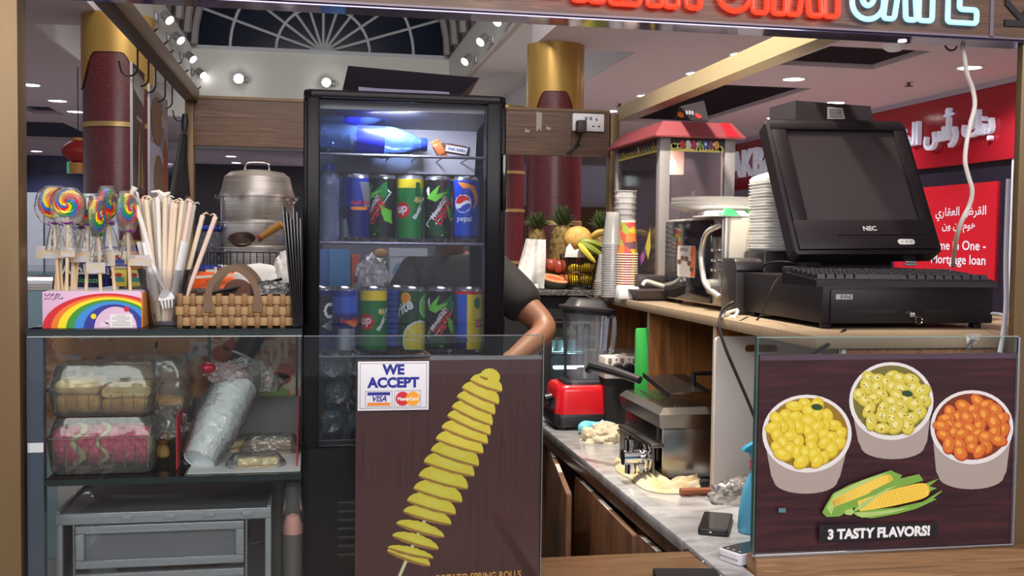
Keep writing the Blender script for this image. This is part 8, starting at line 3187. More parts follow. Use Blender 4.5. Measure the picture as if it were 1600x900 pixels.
def banner(pa_, pb_, ztop, zbot, label, kind):
 pa_, pb_ = V(pa_), V(pb_)
 d_ = pb_ - pa_
 W_ = d_.length
 ux_ = d_.normalized()
 t_ = thing('hanging_banner', V((pa_.x, pa_.y, zbot)), label, 'banner', 'printed banners hanging from the left beam')
 M = Matrix(((ux_.x, 0, ux_.y, pa_.x), (ux_.y, 0, -ux_.x, pa_.y), (0, 1, 0, zbot), (0, 0, 0, 1)))
 H_ = ztop - zbot
 q_ = MB(mat('banner_brown', S(74, 58, 56), 0.3) if kind == 0 else mat('banner_grey', S(150, 144, 158), 0.3))
 q_.box((0, 0, -0.006), (W_, H_, 0), 0, M)
 q_.build('board', t_)
 q_ = MB(mat('banner_edge', S(150, 148, 150), 0.3, 0.3))
 q_.box((-0.003, 0, -0.007), (0.003, H_, 0.001), 0, M)
 q_.build('edge_strip', t_)
 q_ = MB()
 pm = M @ T(0, 0, 0.0012)
 if kind == 0:
  q_.m(mat('banner_pale', S(190, 184, 180), 0.4, var=0.25, scale=14))
  q_.flat([(W_ * 0.05, H_ * 0.8), (W_ * 0.9, H_ * 0.72), (W_ * 0.95, H_ * 0.93), (W_ * 0.05, H_ * 0.97)], pm)
  q_.m(mat('churro_gold', S(176, 140, 92), 0.5, var=0.2, scale=60))
  q_.flat([(W_ * 0.35, 0.02), (W_ * 0.55, 0.02), (W_ * 0.58, H_ * 0.45), (W_ * 0.48, H_ * 0.52)], pm)
  q_.flat([(W_ * 0.64, 0.02), (W_ * 0.82, 0.02), (W_ * 0.76, H_ * 0.34), (W_ * 0.7, H_ * 0.38)], pm)
  q_.m(mat('banner_text', S(206, 200, 200), 0.4))
  for j in range(2):
   q_.flat([(W_ * 0.3, H_ * (0.6 - 0.015 * j)), (W_ * 0.75, H_ * (0.59 - 0.015 * j)), (W_ * 0.75, H_ * (0.6 - 0.015 * j)), (W_ * 0.3, H_ * (0.61 - 0.015 * j))], pm)
 else:
  q_.m(mat('banner_lilac', S(186, 182, 204), 0.4))
  q_.flat([(0.004, 0), (W_, 0), (W_, H_ * 0.3), (W_ * 0.5, H_ * 0.5), (0.004, H_ * 0.5)], pm)
  q_.m(mat('banner_tan', S(128, 98, 76), 0.5, var=0.6, scale=30))
  pts = [(W_ * (0.4 + 0.34 * math.cos(a_)), H_ * (0.72 + 0.22 * math.sin(a_))) for a_ in [j * PI / 12 for j in range(24)]]
  q_.flat(pts, pm @ T(0, 0, 0.0004))
  pts = [(W_ * (0.45 + 0.28 * math.cos(a_)), H_ * (0.2 + 0.22 * math.sin(a_))) for a_ in [j * PI / 12 for j in range(24)]]
  q_.flat(pts, pm @ T(0, 0, 0.0004))
  q_.m(mat('banner_orange', S(150, 84, 56), 0.5, var=0.3, scale=40))
  q_.flat([(W_ * 0.72, 0), (W_ * 0.98, 0), (W_ * 0.98, H_ * 0.5), (W_ * 0.8, H_ * 0.62), (W_ * 0.66, H_ * 0.3)], pm @ T(0, 0, 0.0006))
  q_.m(mat('banner_text', S(206, 200, 200), 0.4))
  for j in range(4):
   q_.flat([(W_ * 0.6, H_ * (0.80 - 0.03 * j)), (W_ * 0.95, H_ * (0.775 - 0.03 * j)), (W_ * 0.95, H_ * (0.79 - 0.03 * j)), (W_ * 0.6, H_ * (0.815 - 0.03 * j))], pm @ T(0, 0, 0.0006))
 q_.build('printed_picture', t_)

bxx = xbm - 0.056
y1, y2, y3, y4 = PX(207, 150, bxx).y, PX(226, 150, bxx).y, PX(234, 150, bxx).y, PX(262, 150, bxx).y
banner((bxx, y1, 0), (bxx, y2, 0), PX(207, 97, bxx).z, PX(207, 300, bxx).z, 'nearer hanging banner, brown with pale churros printed', 0)
banner((bxx, y3, 0), (bxx, y4, 0), PX(234, 131, bxx).z, PX(234, 310, bxx).z, 'farther hanging banner printed with tan and orange food', 1)
t = thing('hanging_spatula', (P(288, 180, 4.5).x, 4.5, 1.6), 'black-handled utensil hanging on the farthest hook by the back post', 'utensil')
q = MB(blackp)
q.tube([P(289, 178, 4.5), P(289, 190, 4.5), P(288, 206, 4.5)], [0.010, 0.015, 0.012], 10)
q.tube([P(288, 208, 4.5), P(287, 214, 4.5), P(284, 250, 4.5), P(281, 305, 4.5)], [0.014, 0.020, 0.030, 0.052], 10, flat=0.35)
q.build('handle', t)

# ================================================================ BACK COUNTER: LEFT HALF
cz = SZ - 0.0014
# steamer pot
sp = P(401, 410, 4.62)
sY = 4.66
t = thing('steamer_pot', (sp.x, sY, cz), 'tall stainless steel steamer pot with three tiers on the back counter', 'steamer')
R_ = 0.152
zA, zB_, zC = P(401, 386, sY).z, P(401, 347, sY).z, P(401, 306, sY).z
zD = P(401, 266, sY).z
ssm = ramp_mat('brushed_pot_steel', [(0.3, S(190, 186, 182)), (0.6, S(222, 218, 212))], 'noise', 6, (1, 1, 40), 0.33, metal=0.8)
for nm, za_, zb_ in (('pot_base', cz, zA), ('steamer_tier', zA, zB_), ('steamer_tier', zB_, zC)):
 q = MB(ssm)
 q.lathe([(0 if nm == 'pot_base' else R_ - 0.01, za_), (R_ - 0.006, za_), (R_, za_ + 0.01), (R_, zb_ - 0.008), (R_ + 0.008, zb_ - 0.006), (R_ + 0.008, zb_), (R_ - 0.004, zb_)], T(sp.x, sY, 0), 48)
 o = q.build(nm, t)
 for sg_ in (-1, 1):
  q = MB(chrome)
  pts = smooth_path([(sp.x + sg_ * (R_ - 0.004), sY - 0.06, zb_ - 0.03), (sp.x + sg_ * (R_ + 0.012), sY - 0.062, zb_ - 0.012), (sp.x + sg_ * (R_ + 0.02), sY - 0.0, zb_ - 0.004), (sp.x + sg_ * (R_ + 0.012), sY + 0.06, zb_ - 0.012), (sp.x + sg_ * (R_ - 0.004), sY + 0.06, zb_ - 0.03)], 4)
  q.tube(pts, 0.0045, 6)
  q.build('handle', o)
q = MB(ssm)
q.lathe([(R_ + 0.004, zC), (R_ + 0.004, zC + 0.006), (R_ - 0.004, zC + 0.03), (R_ - 0.015, zD - 0.03), (R_ - 0.04, zD - 0.01), (0.05, zD), (0, zD)], T(sp.x, sY, 0), 48)
o = q.build('lid', t)
q = MB(chrome)
q.tube(smooth_path([(sp.x - 0.05, sY, zD - 0.004), (sp.x - 0.045, sY, zD + 0.03), (sp.x, sY, zD + 0.036), (sp.x + 0.045, sY, zD + 0.03), (sp.x + 0.05, sY, zD - 0.004)], 4), 0.005, 8)
q.build('handle', o)

# wooden-handled pan / ladle in front of the pot
t = thing('frying_pan', P(395, 378, 4.45), 'small dark pan with a wooden handle resting in the wire basket', 'pan')
q = MB(mat('pan_dark', S(62, 44, 38), 0.35, 0.5))
c_ = P(378, 379, 4.44)
q.lathe([(0, 0), (0.04, 0.002), (0.055, 0.02), (0.053, 0.021), (0.038, 0.005), (0, 0.004)], T(c_, rx=28), 28)
q.build('pan_body', t)
q = MB(mat('pan_handle', S(176, 126, 62), 0.5))
q.tube([P(408, 371, 4.43), P(441, 350, 4.40)], [0.013, 0.017], 12)
q.m(mat('pan_ferrule', S(130, 40, 40), 0.4))
q.tube([P(403, 374, 4.43), P(408, 371, 4.43)], 0.014, 12)
q.build('handle', t)

# wire basket with packets
t = thing('wire_rack', (P(370, 430, 4.42).x, 4.45, cz), 'black wire rack holding blue and white sauce packets', 'rack')
q = MB(blackm)
xa, xb = P(308, 430, 4.40).x, P(432, 430, 4.40).x
zt_, zb_ = P(370, 394, 4.40).z, cz + 0.004
for zz in (zt_, (zt_ + zb_) / 2, zb_):
 q.tube([(xa, 4.40, zz), (xb, 4.40, zz), (xb, 4.55, zz), (xa, 4.55, zz)], 0.0028, 6, loop=True)
for k in range(13):
 x_ = xa + (xb - xa) * k / 12
 q.tube([(x_, 4.40, zb_), (x_, 4.40, zt_)], 0.002, 5)
 q.tube([(x_, 4.55, zb_), (x_, 4.55, zt_)], 0.002, 5)
q.build('wire_frame', t)
bluep = mat('packet_blue', S(34, 60, 170), 0.4)
for k, (px, w_, mm, lb) in enumerate(((330, 0.05, bluep, 'blue packet at the left end of the wire rack'), (362, 0.075, mat('packet_white', S(232, 224, 214), 0.5), 'white and orange packet in the middle of the wire rack'), (392, 0.05, mat('packet_cream', S(238, 226, 200), 0.5), 'cream packet right of the white one in the wire rack'), (418, 0.045, bluep, 'blue packet at the right end of the wire rack'))):
 c_ = P(px, 408, 4.46)
 q = MB(mm)
 q.prism([(-w_ * 0.9, 0), (w_ * 0.9, 0), (w_, 0.04), (w_ * 0.85, 0.082), (-w_ * 0.85, 0.085), (-w_, 0.04)], 0.035, FRONT(c_.x, 4.48 + 0.01 * (k % 2), cz + 0.008), 0.01)
 if k == 1:
  q.m(mat('packet_orange', S(226, 140, 70), 0.5))
  q.flat([(-0.01, 0.02), (0.03, 0.02), (0.03, 0.07), (-0.01, 0.07)], FRONT(c_.x, 4.4435, cz + 0.008))
 tag(q.build('sauce_packet'), lb, 'packet', 'packets in the wire rack')
# jar of wrapped sweets with blue lid
t = thing('sweet_jar', (P(329, 430, 4.62).x, 4.64, cz), 'clear jar with a blue lid behind the wire rack beside the pot', 'jar')
q = MB(clear('jar_clear', (0.75, 0.78, 0.85), haze=0.3, hcol=S(120, 120, 140), rough=0.05, bump=0.9, bscale=70))
x_ = P(328, 400, 4.64).x
hj = P(328, 360, 4.64).z - cz
q.box((x_ - 0.052, 4.60, cz), (x_ + 0.052, 4.70, cz + hj), 0.012)
q.build('jar_body', t)
q = MB(bluep)
q.box((x_ - 0.056, 4.596, cz + hj), (x_ + 0.056, 4.704, cz + hj + 0.02), 0.006)
q.build('lid', t)
# orange bag
t = thing('orange_bag', (P(345, 450, 4.32).x, 4.30, SZ), 'bright orange plastic bag with a white letter beside the straws', 'bag')
q = MB(mat('bag_orange', S(236, 96, 20), 0.45))
c_ = V((P(342, 450, 4.40).x, 4.42, cz))
zt_ = P(340, 419, 4.42).z - cz

def bagf(cx_, rx_, ry_, h_, seed):
 def fn(u, v_):
  a_ = 2 * PI * u
  k_ = math.sin(PI * (0.08 + 0.92 * v_) * 0.5 + PI * 0.5) if False else math.sqrt(max(0.0, 1 - v_ ** 2.2))
  n_ = 1 + 0.14 * noise.noise(V((math.cos(a_) * 2, math.sin(a_) * 2, v_ * 3 + seed)))
  return (cx_.x + rx_ * k_ * math.cos(a_) * n_, cx_.y + ry_ * k_ * math.sin(a_) * n_, cx_.z + h_ * v_)
 return fn

q.grid(bagf(c_, 0.125, 0.05, zt_, 3), 30, 16, cu=True)
q.build('bag_body', t)
q = MB(mat('bag_letter', S(240, 236, 228), 0.5))
lp_ = P(331, 425, 4.365)
q.prism([(-0.022, 0.0), (0.01, 0.0), (0.01, -0.012), (0.02, -0.012), (0.02, 0.02), (0.01, 0.02), (0.01, 0.01), (-0.022, 0.01)], 0.002, FRONT(lp_))
q.prism([(-0.09, -0.03), (0.10, -0.012), (0.10, -0.006), (-0.09, -0.018)], 0.002, FRONT(lp_))
q.build('bag_print', t)
# white paper bags
q = MB(whitem)
c_ = V((P(410, 450, 4.30).x, 4.31, SZ))
c_ = V((P(405, 450, 4.42).x, 4.45 - 0.05, cz))
q.grid(bagf(c_, 0.12, 0.04, P(405, 411, 4.40).z - cz, 9), 30, 16, cu=True)
tag(q.build('paper_bag'), 'white paper bag slumped behind the woven basket', 'bag')
q = MB(whitem)
c_ = V((P(446, 450, 4.3).x, 4.395, cz))
crumple(q, P(447, 410, 4.39) + V((0, 0, -0.06)), (0.045, 0.03, 0.095), 51, 0.3, flat_bottom=False)
tag(q.build('paper_napkin'), 'crumpled white paper napkin sticking up beside the menu boards', 'napkin')
# tea boxes seen behind the lollipops
teab = mat('tea_box_navy', S(40, 38, 84), 0.45)
zt_ = P(150, 400, 4.5).z
t = thing('tea_box', (P(148, 450, 4.5).x, 4.55, cz), 'navy blue tea box standing behind the lollipops', 'box')
xa, xb = P(98, 430, 4.52).x, P(172, 430, 4.52).x
q = MB(teab)
q.box((xa, 4.52, cz), (xb, 4.62, zt_ - 0.0), 0.002)
q.build('carton', t)
q = MB()
write(q, 'Alokozay', 0.062, whitem, FRONT((xa + xb) / 2 + 0.01, 4.518, zt_ - 0.075), bold=0.01, sx=0.9)
q.m(mat('tea_red', S(190, 50, 60), 0.5))
q.flat([(-0.03, 0), (0.0, 0), (0.0, 0.012), (-0.03, 0.012)], FRONT(xb - 0.01, 4.5175, zt_ - 0.018))
q.build('lettering', t)
t = thing('tea_bowl', (P(138, 450, 4.45).x, 4.45, cz), 'navy bowl with green lettering in front of the navy tea box', 'bowl')
xm_ = P(140, 435, 4.44).x
r_ = 0.057
q = MB(teab)
hz = P(140, 427, 4.44).z - cz
q.lathe([(0, 0), (r_ * 0.9, 0), (r_, hz), (r_ + 0.002, hz + 0.003), (r_ - 0.002, hz + 0.001)], T(xm_, 4.46, cz), 32)
q.m(whitep)
q.lathe([(r_ + 0.0025, hz - 0.002), (r_ + 0.003, hz + 0.002), (r_, hz + 0.004)], T(xm_, 4.46, cz), 32)
q.build('bowl_body', t)
q = MB()
wrap_write(q, 'Alokozay', 0.030, mat('tea_green', S(90, 176, 110), 0.5), T(xm_, 4.46, cz), r_ + 0.0005, -PI / 2, hz * 0.35, bold=0.01, sx=0.9)
q.build('lettering', t)
for k, (px0, px1, py, mm, lb) in enumerate(((176, 199, 393, mat('sachet_cream', S(238, 228, 196), 0.5), 'cream sachet carton behind the narrow lollipop'), (176, 199, 421, mat('sachet_yellow', S(232, 214, 90), 0.5), 'yellow sachet carton under the cream one behind the lollipops'), (201, 222, 393, mat('sachet_orange', S(226, 150, 80), 0.5), 'orange and blue sachet carton behind the rightmost lollipop'), (201, 222, 421, mat('sachet_lemon', S(236, 220, 110), 0.5), 'lemon sachet carton beside the yellow carton behind the lollipops'))):
 xa, xb = P(px0, 430, 4.50).x, P(px1, 430, 4.50).x
 zt_ = P(190, py, 4.50).z
 zb_ = cz if py > 400 else P(190, 420.5, 4.50).z
 t = thing('sachet_carton', ((xa + xb) / 2, 4.54, zb_), lb, 'carton', 'sachet cartons behind the lollipops')
 q = MB(mm)
 q.box((xa, 4.50, zb_ + 0.0004), (xb - 0.002, 4.60, zt_), 0.002)
 q.build('carton', t)
 q = MB(mat('sachet_red', S(196, 44, 48), 0.5))
 q.disc((0, 0), 0.014, 0.008, M=FRONT((xa + xb) / 2 - 0.006, 4.4985, zt_ - 0.022))
 q.m(mat('sachet_green', S(70, 150, 140), 0.5) if k % 2 else mat('sachet_blue', S(60, 90, 170), 0.5))
 q.flat([(-0.02, -0.05), (0.018, -0.05), (0.016, -0.035), (0.0, -0.028), (-0.018, -0.034)], FRONT((xa + xb) / 2, 4.4985, zt_))
 q.build('printed_picture', t)
t = thing('blue_basket', (P(200, 450, 4.5).x, 4.5, cz), 'blue wire tray edge over the sachet cartons', 'basket')
q = MB(bluep)
xa, xb = P(165, 390, 4.48).x, P(226, 390, 4.48).x
zt_ = P(195, 388, 4.48).z
q.tube([(xa, 4.48, zt_), (xb, 4.48, zt_), (xb, 4.64, zt_), (xa, 4.64, zt_)], 0.008, 6, loop=True)
for x_ in (xa, xb):
 for y_ in (4.48, 4.64):
  q.tube([(x_, y_, zt_), (x_, y_, cz)], 0.005, 6)
q.tube([(xa, 4.48, (zt_ + cz) / 2 + 0.01), (xb, 4.48, (zt_ + cz) / 2 + 0.01)], 0.003, 6)
q.build('wire_frame', t)

# boxes seen through the fridge
zc_ = cz

def carton(px0, px1, pyt, yy, mm, label, dep=0.10, prints=None):
 xa, xb = P(px0, 430, yy).x, P(px1, 430, yy).x
 zt_ = P((px0 + px1) / 2, pyt, yy).z
 t_ = thing('carton', ((xa + xb) / 2, yy + dep / 2, zc_), label, 'carton', 'cartons on the back counter behind the fridge')
 q_ = MB(mm)
 q_.box((xa, yy, zc_), (xb, yy + dep, zt_), 0.003)
 q_.build('carton_body', t_)
 if prints:
  q_ = MB()
  prints(q_, xa, xb, zt_, yy)
  q_.build('lettering', t_)

def trib(q_, xa, xb, zt_, yy):
 write(q_, 'TRIBULUS', 0.024, mat('tribulus_ink', S(90, 94, 120), 0.5), FRONT(xb - 0.065, yy - 0.002, zt_ - 0.09), bold=0.01)
 q_.m(mat('carton_blue_art', S(120, 170, 220), 0.5, var=0.3, scale=20))
 q_.disc((0, 0), 0.035, 0.04, M=FRONT(xa + 0.05, yy - 0.002, zt_ - 0.10))
 q_.m(teab)
 q_.flat([(0, -0.036), (xb - xa, -0.036), (xb - xa, -0.034), (0, -0.034)], FRONT(xa, yy - 0.002, zt_))

carton(608, 668, 388, 4.42, mat('carton_white', S(206, 214, 226), 0.5), 'white supplement carton seen through the fridge', prints=trib)
carton(514, 547, 390, 4.45, mat('carton_sky', S(70, 140, 200), 0.5), 'sky blue carton with a white top seen through the fridge on the left')
carton(549, 562, 398, 4.47, mat('carton_orange', S(206, 90, 60), 0.5), 'narrow orange carton seen through the fridge beside the sky blue one')
carton(500, 513, 390, 4.46, mat('carton_blue2', S(60, 110, 190), 0.5), 'blue and white striped carton at the left edge of the fridge glass')
q = MB(mat('silver_film', S(196, 196, 204), 0.2, 0.6, bump=0.8, scale=50))
crumple(q, V((P(583, 440, 4.46).x, 4.46, zc_)), (0.075, 0.05, 0.13), 61, 0.25)
tag(q.build('silver_bag'), 'crinkled silver biscuit bag seen through the fridge', 'bag')
q = MB(mat('cookie_art', S(206, 160, 90), 0.6, var=0.3, scale=60))
q.ell((P(596, 396, 4.40).x, 4.41, P(596, 396, 4.40).z), (0.03, 0.01, 0.02), n=16)
tag(q.build('cookie'), 'round golden cookie on the silver bag seen through the fridge', 'cookie')

# ================================================================ BACK COUNTER: FRUIT
pin_b = ramp_mat('pineapple_skin', [(0.25, S(70, 58, 30)), (0.5, S(126, 104, 56)), (0.75, S(164, 140, 84))], 'noise', 60, rough=0.7)
pin_l = mat('pineapple_leaf', S(74, 92, 56), 0.6, var=0.3, scale=30)

def pineapple(px, pyb, pyt, pyc, r_, yy, label):
 x_ = P(px, pyt, yy).x
 zt_, zl = P(px, pyt, yy).z, P(px, pyc, yy).z
 h_ = zt_ - cz
 t_ = thing('pineapple', (x_, yy, cz), label, 'pineapple', 'pineapples on the back counter')
 q_ = MB(pin_b)

 def fn(u, v_):
  a_ = 2 * PI * u
  pr = r_ * (0.72 + 0.28 * math.sin(PI * min(1, v_ * 0.95 + 0.08))) * (1 if v_ < 0.9 else math.sqrt(max(0.1, 1 - ((v_ - 0.9) / 0.1) ** 2 * 0.8)))
  bp = 0.045 * r_ / 0.06 * max(0, math.sin(9 * a_ + v_ * 26)) * max(0, math.sin(9 * a_ - v_ * 26)) * 0.12
  return (x_ + (pr + bp) * math.cos(a_), yy + (pr + bp) * math.sin(a_), cz + h_ * v_)
 q_.grid(fn, 54, 36, cu=True)
 q_.build('fruit', t_)
 q_ = MB(pin_l)
 hl = zl - zt_
 for lay in range(5):
  for k in range(9):
   a_ = 2 * PI * k / 9 + lay * 0.4
   L_ = hl * (0.55 + 0.12 * lay)
   out_ = 0.055 - 0.010 * lay
   b_ = V((x_ + 0.012 * math.cos(a_), yy + 0.012 * math.sin(a_), zt_ - 0.004 + lay * hl * 0.09))
   m_ = b_ + V((out_ * 0.55 * math.cos(a_), out_ * 0.55 * math.sin(a_), L_ * 0.6))
   e_ = b_ + V((out_ * math.cos(a_), out_ * math.sin(a_), L_ * 0.88))
   q_.tube([b_, m_, e_], [0.011, 0.009, 0.001], 5, flat=0.35)
 q_.build('leaf_crown', t_)

pineapple(839, 450, 356, 335, 0.045, 4.55, 'pineapple behind the white paper, leftmost on the back counter')
pineapple(879, 450, 351, 325, 0.058, 4.62, 'tall pineapple in the middle behind the melon')
pineapple(940, 450, 358, 333, 0.05, 4.56, 'pineapple with a dark crown half hidden behind the cup stacks')
mel = ramp_mat('melon_skin', [(0.3, S(176, 130, 60)), (0.5, S(214, 172, 90)), (0.7, S(196, 160, 110))], 'noise', 22, rough=0.6, dist=1.0)
yy = 4.46
wbk = thing('fruit_basket', (P(905, 450, yy).x, yy, cz), 'black wire basket heaped with fruit on the back counter', 'basket')
xa, xb = P(882, 430, yy).x, P(926, 430, yy).x
q = MB(mat('basket_wire_black', S(34, 30, 30), 0.4, 0.4))
bw, zt_ = (xb - xa) / 2, P(905, 398, yy).z
bxm = (xa + xb) / 2
for k_, z_ in ((1.15, zt_), (1.0, (zt_ + cz) / 2), (0.8, cz + 0.006)):
 q.tube([V((bxm + x_ * k_, yy + y_ * k_, z_)) for x_, y_ in rrect(2 * bw, 0.15, 0.03, 4)], 0.0028, 6, loop=True)
for x_, y_ in rrect(2 * bw, 0.15, 0.03, 5):
 q.tube([(bxm + x_ * 1.15, yy + y_ * 1.15, zt_), (bxm + x_ * 0.8, yy + y_ * 0.8, cz + 0.006)], 0.0017, 5)
for k in range(1, 12):
 x_ = -bw + 2 * bw * k / 12
 for s_ in (-1, 1):
  q.tube([(bxm + x_ * 1.15, yy + s_ * 0.086, zt_), (bxm + x_ * 0.8, yy + s_ * 0.06, cz + 0.006)], 0.0017, 5)
q.build('wire_frame', wbk)
lemon = mat('lemon_skin', S(236, 200, 40), 0.5, bump=0.15, scale=120)
rl = random.Random(11)
for k, (dx, dy, dz_) in enumerate(((-0.03, -0.03, 0.04), (0.03, -0.03, 0.04), (-0.035, 0.02, 0.04), (0.03, 0.025, 0.04), (0.0, -0.005, 0.078), (-0.03, -0.025, 0.085), (0.035, -0.03, 0.09))):
 q = MB(lemon)
 q.ell((0, 0, 0), (0.030, 0.024, 0.024), T(bxm + dx * 0.95, yy + dy, cz + dz_, rz=rl.uniform(0, 180), ry=rl.uniform(-30, 30)), 18, 12, fn=lambda d: 1 + 0.16 * abs(d.x) ** 8)
 tag(q.build('lemon'), 'yellow lemon inside the black wire fruit basket', 'lemon', 'lemons in the wire basket')
t = thing('melon', (P(905, 380, yy).x, yy + 0.02, zt_), 'round yellow-brown melon on top of the wire fruit basket', 'melon')
c_ = P(903, 374, yy)
q = MB(mel)
q.ell(c_, (0.062, 0.06, 0.058), n=36, k=22, fn=lambda d: 1 + 0.02 * noise.noise(d * 9))
q.build('fruit', t)
q = MB(mat('melon_patch', S(170, 140, 80), 0.6, var=0.3, scale=60))
q.ell(c_ + V((0.012, -0.048, -0.006)), (0.018, 0.012, 0.016), n=14, k=8)
q.build('stem_scar', t)
q = MB(whitem)
cpn = P(890, 391, yy - 0.09)
q.prism([(-0.03, -0.03), (0.06, -0.03), (0.05, 0.012), (0.012, 0.0), (-0.008, 0.03), (-0.022, 0.012)], 0.003, FRONT(cpn + V((0.008, 0, 0))), 0.0008)
tag(q.build('paper_napkin'), 'folded white napkin tucked under the melon in the fruit basket', 'napkin')

def banana(p0_, p1_, p2_, r_, mm, label, par=None):
 q_ = MB(mm)
 pts = [((1 - u) ** 2) * V(p0_) + 2 * u * (1 - u) * V(p1_) + u * u * V(p2_) for u in [k / 12 for k in range(13)]]
 rs = [r_ * (0.35 if k == 0 else 0.6 + 0.4 * math.sin(PI * min(1, k / 11)) if k < 12 else 0.25) for k in range(13)]
 q_.tube(pts, rs, 7)
 return tag(q_.build('banana'), label, 'banana', 'bananas beside the fruit basket')

bg_ = mat('banana_green', S(126, 138, 50), 0.5, var=0.15, scale=30)
by_ = mat('banana_brown', S(170, 140, 60), 0.5, var=0.3, scale=30)
s_ = P(905, 376, 4.36)
banana(s_, P(925, 376, 4.33), P(952, 392, 4.36), 0.015, bg_, 'greenish banana, uppermost of the bunch in front of the melon')
banana(s_ + V((0, -0.01, -0.006)), P(920, 386, 4.31), P(946, 403, 4.33), 0.015, bg_, 'greenish banana in the middle of the bunch in front of the melon')
banana(s_ + V((-0.004, -0.015, -0.012)), P(912, 392, 4.31), P(930, 410, 4.31), 0.014, mat('banana_yellow', S(206, 186, 70), 0.5), 'yellowish banana, lowest of the bunch in front of the melon')
banana(P(922, 374, 4.46), P(936, 356, 4.44), P(956, 366, 4.46), 0.016, by_, 'browned banana lying over the bunch beside the melon')
t = thing('papaya_half', (P(862, 445, 4.43).x, 4.44, cz), 'cut papaya half with dark skin and pink flesh beside the white paper', 'papaya')
q = MB(mat('papaya_skin', S(60, 66, 50), 0.5, var=0.2, scale=20))
pM = T(P(866, 432, 4.45).x, 4.46, cz + 0.040, rz=-20, ry=12, rx=16)
tt = bmesh.new()
hm = MB()
hm.ell((0, 0, 0), (0.07, 0.05, 0.045), n=28, k=20)
for v_ in hm.bm.verts:
 v_.co.z = min(v_.co.z, 0.006)
q.add(hm.bm, pM)
q.build('skin', t)
q = MB(mat('papaya_flesh', S(232, 140, 96), 0.5, var=0.15, scale=30))
q.prism([(0.066 * math.cos(2 * PI * k / 28), 0.047 * math.sin(2 * PI * k / 28)) for k in range(28)], 0.002, pM @ T(0, 0, 0.006))
q.m(mat('papaya_hollow', S(206, 96, 70), 0.5))
q.disc((0, 0), 0.036, 0.02, M=pM @ T(0, 0, 0.0085))
q.build('flesh', t)
for k, (px, py, yy2, lb) in enumerate(((861, 414, 4.54, 'red apple behind the cut papaya, the left one'), (874, 416, 4.52, 'red apple between the papaya and the wire basket'), (882, 430, 4.5, 'red apple touching the wire fruit basket'))):
 q = MB(ramp_mat('apple_skin', [(0.3, S(124, 44, 36)), (0.6, S(160, 78, 58)), (0.85, S(180, 130, 84))], 'noise', 14, rough=0.35))
 c_ = P(px, py, yy2)
 zc2 = max(c_.z, cz + 0.036) if k < 2 else cz + 0.034
 q.ell((c_.x, yy2, zc2), 0.034, n=22, k=14, fn=lambda d: 1 - 0.14 * max(0, d.z) ** 6 - 0.10 * max(0, -d.z) ** 6)
 tag(q.build('apple'), lb, 'apple', 'red apples on the back counter')
# white paper towel
q = MB(mat('paper_towel', S(206, 206, 204), 0.85, bump=0.25, scale=60))
xw0, xw1 = P(808, 450, 4.0).x, P(852, 450, 4.0).x

def pt(u, v_):
 yy2 = 4.05
 top = P(822 + 30 * u, 373 + 1.5 * u, yy2)
 bot = P(803 + 48 * u, 448 + 3 * u, yy2)
 p_ = top.lerp(bot, v_)
 p_.y = yy2 + 0.02 * math.sin(u * 5 + v_ * 3) * v_ + 0.01 * math.sin(u * 11)
 return p_

q.grid(pt, 20, 20)
q.grid(lambda u, v_: P(826 + 14 * u - 4 * v_ + 8 * v_ * v_, 444 + 40 * v_, 4.03) + V((0, 0.012 * math.sin(4 * u + 5 * v_), 0)), 8, 12)
tag(q.build('paper_towel', solid=0.002), 'white paper towel sheet standing behind the shop worker', 'paper towel')

# under-counter glass chiller
t = thing('counter_chiller', (P(875, 560, 4.4).x, 4.41, 0), 'black glass-door chiller under the back counter beside the worker', 'chiller')
xa, xb = P(843, 540, 4.39).x, P(905, 540, 4.39).x + 0.15
zt_, zb_ = SZ - 0.135, 0.35
q = MB(blackm)
for x0_, x1_ in ((xa, xa + 0.05), (xb - 0.03, xb)):
 q.box((x0_, 4.37, zb_), (x1_, 4.40, zt_), 0.003)
q.box((xa, 4.37, zt_ - 0.012), (xb, 4.40, zt_), 0.003)
q.box((xa, 4.37, zb_), (xb, 4.40, zb_ + 0.03), 0.003)
q.build('door_frame', t)
q = MB(mat('chiller_lining', S(70, 80, 84), 0.5))
q.box((xa + 0.02, 4.86, zb_), (xb, 4.88, zt_))
q.box((xa + 0.02, 4.42, zb_), (xb, 4.86, zb_ + 0.01))
q.build('lining', t)
q = MB(clear('chiller_glass', (0.7, 0.76, 0.78), haze=0.06, hcol=S(120, 140, 140), ior=1.5))
q.box((xa + 0.05, 4.382, zb_ + 0.03), (xb - 0.03, 4.388, zt_ - 0.012))
q.build('pane', t)
q = MB(mat('chiller_led', (0.75, 0.9, 1.0), emis=9))
c_ = P(886, 573, 4.6)
q.box((c_.x - 0.07, 4.55, c_.z - 0.005), (c_.x + 0.10, 4.58, c_.z + 0.008), 0.003)
q.build('led_strip', t)
lamp('chiller_light', 'POINT', (c_.x, 4.5, c_.z + 0.04), (0, 0, 0), 1.3, (0.75, 0.9, 1.0), 0.03)
q = MB(mat('chiller_shelf', S(150, 170, 172), 0.3, 0.4))
for pyy in (528, 552):
 z_ = P(870, pyy, 4.5).z
 for k in range(6):
  q.tube([(xa + 0.03, 4.44 + 0.07 * k, z_), (xb - 0.02, 4.44 + 0.07 * k, z_)], 0.003, 5)
q.build('wire_shelf', t)
q = MB(mat('tan_food', S(196, 160, 110), 0.6))
z_ = P(870, 528, 4.5).z
crumple(q, V((P(878, 500, 4.52).x, 4.54, z_ + 0.003)), (0.09, 0.05, 0.10), 71, 0.4)
tag(q.build('food_packet'), 'tan food packet inside the under-counter chiller', 'packet')
